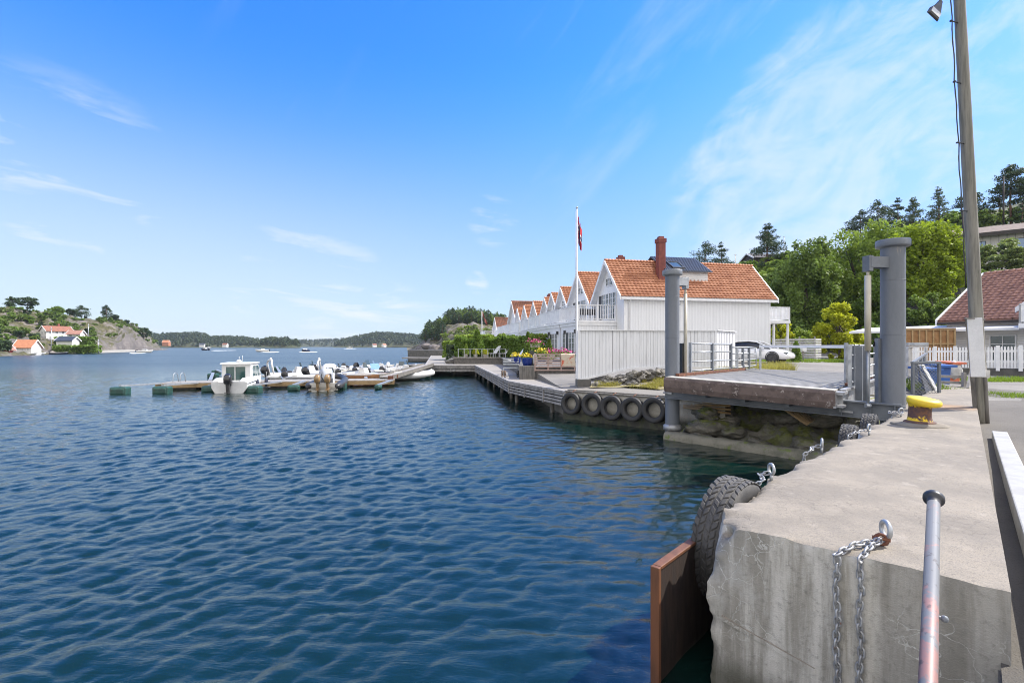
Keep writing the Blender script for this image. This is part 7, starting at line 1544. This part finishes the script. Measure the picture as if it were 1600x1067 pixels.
# ------------------------------------------------------------ white car
def car():
    t = thing('parked_car', 'white sedan car with black roof parked behind the left ramp railing', 'car'); L = 4.75; half = .93
    prof = [(0, .35, .5, .70), (.05, .28, .86, .84), (.35, .24, .97, .91), (.9, .22, .99, .93), (1.5, .22, .96, .93), (2.4, .22, .95, .93), (3.2, .22, .95, .93), (3.9, .23, .9, .91), (4.4, .25, .78, .86), (4.68, .3, .62, .74), (4.75, .4, .5, .62)]
    mb = MB(); vs = []
    for x, zb, zt, hw in prof: vs += [(x, -hw * .9, zb), (x, -hw, zb + .12), (x, -hw, (zb + zt) / 2 + .08), (x, -hw * .93, zt - .05), (x, -hw * .8, zt), (x, hw * .8, zt), (x, hw * .93, zt - .05), (x, hw, (zb + zt) / 2 + .08), (x, hw, zb + .12), (x, hw * .9, zb)]
    n = len(prof); fs = [(i * 10 + j, (i + 1) * 10 + j, (i + 1) * 10 + (j + 1) % 10, i * 10 + (j + 1) % 10) for i in range(n - 1) for j in range(10)]; mb.add(vs, fs, 0, True); mb.add(vs[:10], [tuple(range(10))]); mb.add(vs[-10:], [tuple(range(9, -1, -1))]); mb.build('body', 'car_white', t)
    g = [(.35, .95, .05, .8), (.95, 1.26, .62, .72), (1.5, 1.40, .62, .66), (2.1, 1.43, .62, .64), (2.6, 1.40, .62, .64), (3.1, 1.2, .66, .70), (3.65, .93, .8, .82)]; vs = []
    for x, zt, _, hw in g: vs += [(x, -.82, .92), (x, -hw, zt - .02), (x, -hw * .8, zt + .02), (x, hw * .8, zt + .02), (x, hw, zt - .02), (x, .82, .92)]
    mb = MB(); mb.add(vs, [(i * 6 + j, (i + 1) * 6 + j, (i + 1) * 6 + j + 1, i * 6 + j + 1) for i in range(6) for j in range(5)], 0, True); mb.build('cabin_glass', 'car_black', t)
    mb = MB()
    for s in (-1, 1):
        mb.tube([(.45, s * .80, .98), (1.0, s * .73, 1.27), (1.6, s * .67, 1.40), (2.3, s * .65, 1.43), (2.8, s * .67, 1.36), (3.25, s * .74, 1.15), (3.7, s * .82, .95)], .035, 6)
    mb.build('window_trim', 'car_white', t)
    for x in (.85, 3.78):
        for s in (-1, 1):
            w = MB(); w.lathe([(.0, -.1), (.2, -.11), (.33, -.1), (.345, -.06), (.345, .06), (.33, .1), (.2, .1)], (x, s * .86, .345), 28, 0, Matrix.Rotation(R(90 * s), 3, 'X').to_3x3()); wo = w.build('wheel', 'rubber', t); h = MB()
            for k in range(10): a = 2 * math.pi * k / 10; h.bar((x, s * .965, .345), (x + .235 * math.cos(a), s * .965, .345 + .235 * math.sin(a)), .05, .02, 0, (0, 1, 0))
            h.loop([(x + .24 * math.cos(a), s * .965, .345 + .24 * math.sin(a)) for a in lin(0, 6.1, 24)], .015, 6); h.build('rim', 'rim', wo)
            a = MB(); a.loop([(x + .385 * math.cos(b), s * .915, .36 + .385 * math.sin(b)) for b in lin(0, 6.1, 24)], .03, 6); a.build('wheel_arch', 'car_black', t)
    for s in (-1, 1): mb = MB(); mb.obox((4.35, s * .62, .62), (.3, -s * .05, -.04), (0, s * .2, 0), (0, 0, .1)); mb.build('headlight', 'glass', t, .02); mb = MB(); mb.box((3.2, s * 1.0, .98), (.22, .18, .14)); mb.build('mirror', 'car_white', t, .04)
    mb = MB()
    for s in (-1, 1):
        for x in (1.75, 2.75): mb.obox((x, s * .932 - .004, .35), (.012, 0, 0), (0, .008, 0), (0, 0, .55))
        for x in (2.2, 2.35 + .85): mb.obox((x - .2, s * .934 - .004, .78), (.18, 0, 0), (0, .008, 0), (0, 0, .03))
    mb.build('door_seam', 'car_black', t)
    p = P(1228, 566, 29.6); h = Vector((.72, -.69, 0)).normalized(); rz = math.atan2(h.y, h.x); o = Vector((p.x, p.y, 1.62)) - h * 3.85 * .95 + Vector((-.3, .4, 0)); place(t, (o.x, o.y, 1.62), rz, .95)
car()

# ------------------------------------------------------------ bins, gate and clutter at the far end of the quay
def quay_end():
    t = thing('mesh_gate', 'blue grey steel frame with wire mesh at the far end of the quay', 'gate', tuple(Q(12.5, 1.0, 1.3))); a, b = P(1426, 612, 14.0), P(1467, 612, 14.0); a.z = b.z = 1.25; Z = Vector((0, 0, 1)); h = CZ + (HY - 566) * 14 / F - 1.25; d = b - a; mb = MB()
    mb.obox(a, (.07, 0, 0), (0, .07, 0), Z * h); mb.obox(b, (.07, 0, 0), (0, .07, 0), Z * h); mb.obox(a + Z * (h - .05) - Vector((0, .01, 0)), d + Vector((.07, 0, 0)), (0, .09, 0), Z * .07); mb.build('frame', 'steel_grey', t, .006); mb = MB(); w = d.length; k = 12
    for i in range(-k, k):
        for sg in (1, -1):
            pts = []; x0 = i * w / k * 1.6
            for s in lin(0, 1, 30):
                x = x0 + s * h; 
                if 0.03 <= x <= w - .01: pts.append(a + Vector((x if sg > 0 else w - x, .03 + .012 * sg, s * h * .95)))
            if len(pts) > 1: mb.tube([pts[0], pts[-1]], .0055, 4)
    mb.build('wire_mesh', 'galv', t); e = P(1449, 551, 20); mb = MB(); mb.bar(a + Z * (h - .02), e, .07, .06)
    for s in (.25, .5, .75, 1): p = (a + Z * h).lerp(e, s); mb.obox(Vector((p.x - .03, p.y, 1.2)), (.06, 0, 0), (0, .06, 0), Z * (p.z - 1.2))
    mb.build('side_rail', 'steel_grey', t)
    def bin_(label, px, d, mat, hh=1.07, w=.58):
        p = P(px, 600, d); z = 1.0; t = thing('wheelie_bin', label, 'waste bin', (p.x, p.y, z), 'waste bins at the end of the quay'); mb = MB(); vs = [(p.x + sx * w * k, p.y + sy * .36 * k, z + zz) for zz, k in ((.05, .42), (hh - .1, .5)) for sx, sy in ((-1, -1), (1, -1), (1, 1), (-1, 1))]
        mb.add(vs, [(3, 2, 1, 0), (4, 5, 6, 7), (0, 1, 5, 4), (1, 2, 6, 5), (2, 3, 7, 6), (3, 0, 4, 7)]); mb.build('bin_body', mat, t, .03); mb = MB(); mb.obox((p.x - w * .53, p.y - .4, z + hh - .1), (w * 1.06, 0, 0), (0, .8, .04), (0, 0, .07)); mb.build('lid', mat, t)
        for s in (-1, 1): mb = MB(); mb.tube([(p.x + s * w * .42, p.y + .3, z + .1), (p.x + s * (w * .42 + .06), p.y + .3, z + .1)], .1, 14); mb.build('wheel', 'rubber', t)
    bin_('blue wheelie bin behind the wire mesh', 1446, 15.6, 'blue_bin', .98, .46); bin_('blue wheelie bin in the middle of the bins', 1468, 17.6, 'blue_bin', 1.0, .55); bin_('orange red wheelie bin right of the blue ones', 1485.5, 19.2, 'orange_bin', 1.05, .5)
    mb = MB(); p = P(1492, 585, 19.0); mb.blob((p.x, p.y, 1.72), (.2, .2, .36), 4, 3, .3); o = mb.build('rubbish_sack', 'white_worn'); tag(o, 'pale crumpled sack beside the orange red bin', 'sack')
    t = thing('leaning_board', 'black board with a white edge strip leaning against the blue bins', 'board', tuple(P(1460, 608, 14.6))); mb = MB(); a = P(1447, 611, 14.6); a.z = 1.25; b = P(1462, 607, 14.9); b.z = 1.25; mb.add([a, b, b + Vector((-.2, .35, .75)), a + Vector((.05, .35, .85)), a + Vector((0, .05, 0)), b + Vector((0, .05, 0)), b + Vector((-.2, .4, .75)), a + Vector((.05, .4, .85))], [(0, 1, 2, 3), (7, 6, 5, 4), (0, 4, 5, 1), (1, 5, 6, 2), (2, 6, 7, 3), (3, 7, 4, 0)]); mb.build('black_board', 'dark_metal', t)
    mb = MB(); mb.bar(b + Vector((.03, -.03, .0)), b + Vector((-.17, .3, .82)), .18, .03, 0, (.5, -1, .3)); mb.bar(b + Vector((-.15, .3, .80)), a + Vector((.1, .3, .80)), .12, .03); mb.build('white_strip', 'white_worn', t)
    t = thing('timber_barrier', 'low grey timber barrier across the quay by the bins', 'barrier', tuple(P(1490, 600, 16.5))); mb = MB(); a, b = P(1469, 600, 16.6), P(1511, 600, 16.2)
    for z in (1.42, 1.62): mb.bar(Vector((a.x, a.y, z)), Vector((b.x, b.y, z)), .05, .09)
    mb.build('barrier_rail', 'wood_grey', t); mb = MB(); p = P(1506, 600, 16.1); mb.bar((p.x, p.y, 1.28), (p.x, p.y, 1.78), .09, .09, 0, (1, 0, 0)); mb.bar((p.x + .25, p.y, 1.95), (p.x - .35, p.y - .5, 1.3), .06, .06); mb.build('barrier_leg', 'wood_grey', t)
    t = thing('lamp_box', 'grey flat topped metal box on posts above the white fence by the thick pile', 'box', tuple(P(1433, 550, 20))); mb = MB(); a, b = P(1419.5, 541, 20), P(1451, 541, 19.6); mb.obox(Vector((a.x, a.y, CZ + .02)), b - a, (.15, .4, 0), (0, 0, .13)); mb.build('flat_box', 'galv', t, .01); mb = MB(); mb.obox(Vector((a.x, a.y, CZ - .06)), b - a, (.1, .3, 0), (0, 0, .07)); mb.obox(Vector((a.x, a.y, 1.2)), (.14, 0, 0), (0, .14, 0), (0, 0, 1.4)); mb.obox(Vector((b.x - .1, b.y, 1.2)), (.08, 0, 0), (0, .08, 0), (0, 0, 1.4)); mb.build('support_post', 'white_worn', t)
    t = thing('landing_wall', 'dark recess wall under the quay end beside the thick pile', 'wall', tuple(Q(12, 1.6, 1))); mb = MB(); a = P(1400, 600, 15.5); mb.obox(Vector((a.x, a.y, -.5)), QU * 6, QW * .3, (0, 0, 1.9)); mb.build('recess_wall', 'concrete_dark', t)
quay_end()

# thin summer haze over the inlet
def haze():
    m = bpy.data.materials.new('haze'); m.use_nodes = True; g = NT(m.node_tree); g.n.clear(); o = g.node('ShaderNodeOutputMaterial'); v = g.node('ShaderNodeVolumePrincipled')
    v.inputs['Color'].default_value = (.78, .88, 1, 1); v.inputs['Density'].default_value = .00009; v.inputs['Anisotropy'].default_value = .2; g.l.new(v.outputs[0], o.inputs['Volume']); MATS['haze'] = m
    mb = MB(); mb.obox((-2600, -60, -1.9), (4200, 0, 0), (0, 2700, 0), (0, 0, 82)); o = mb.build('haze', 'haze'); tag(o, 'thin pale summer haze softening the far shore', 'haze', None, 'stuff')
haze()
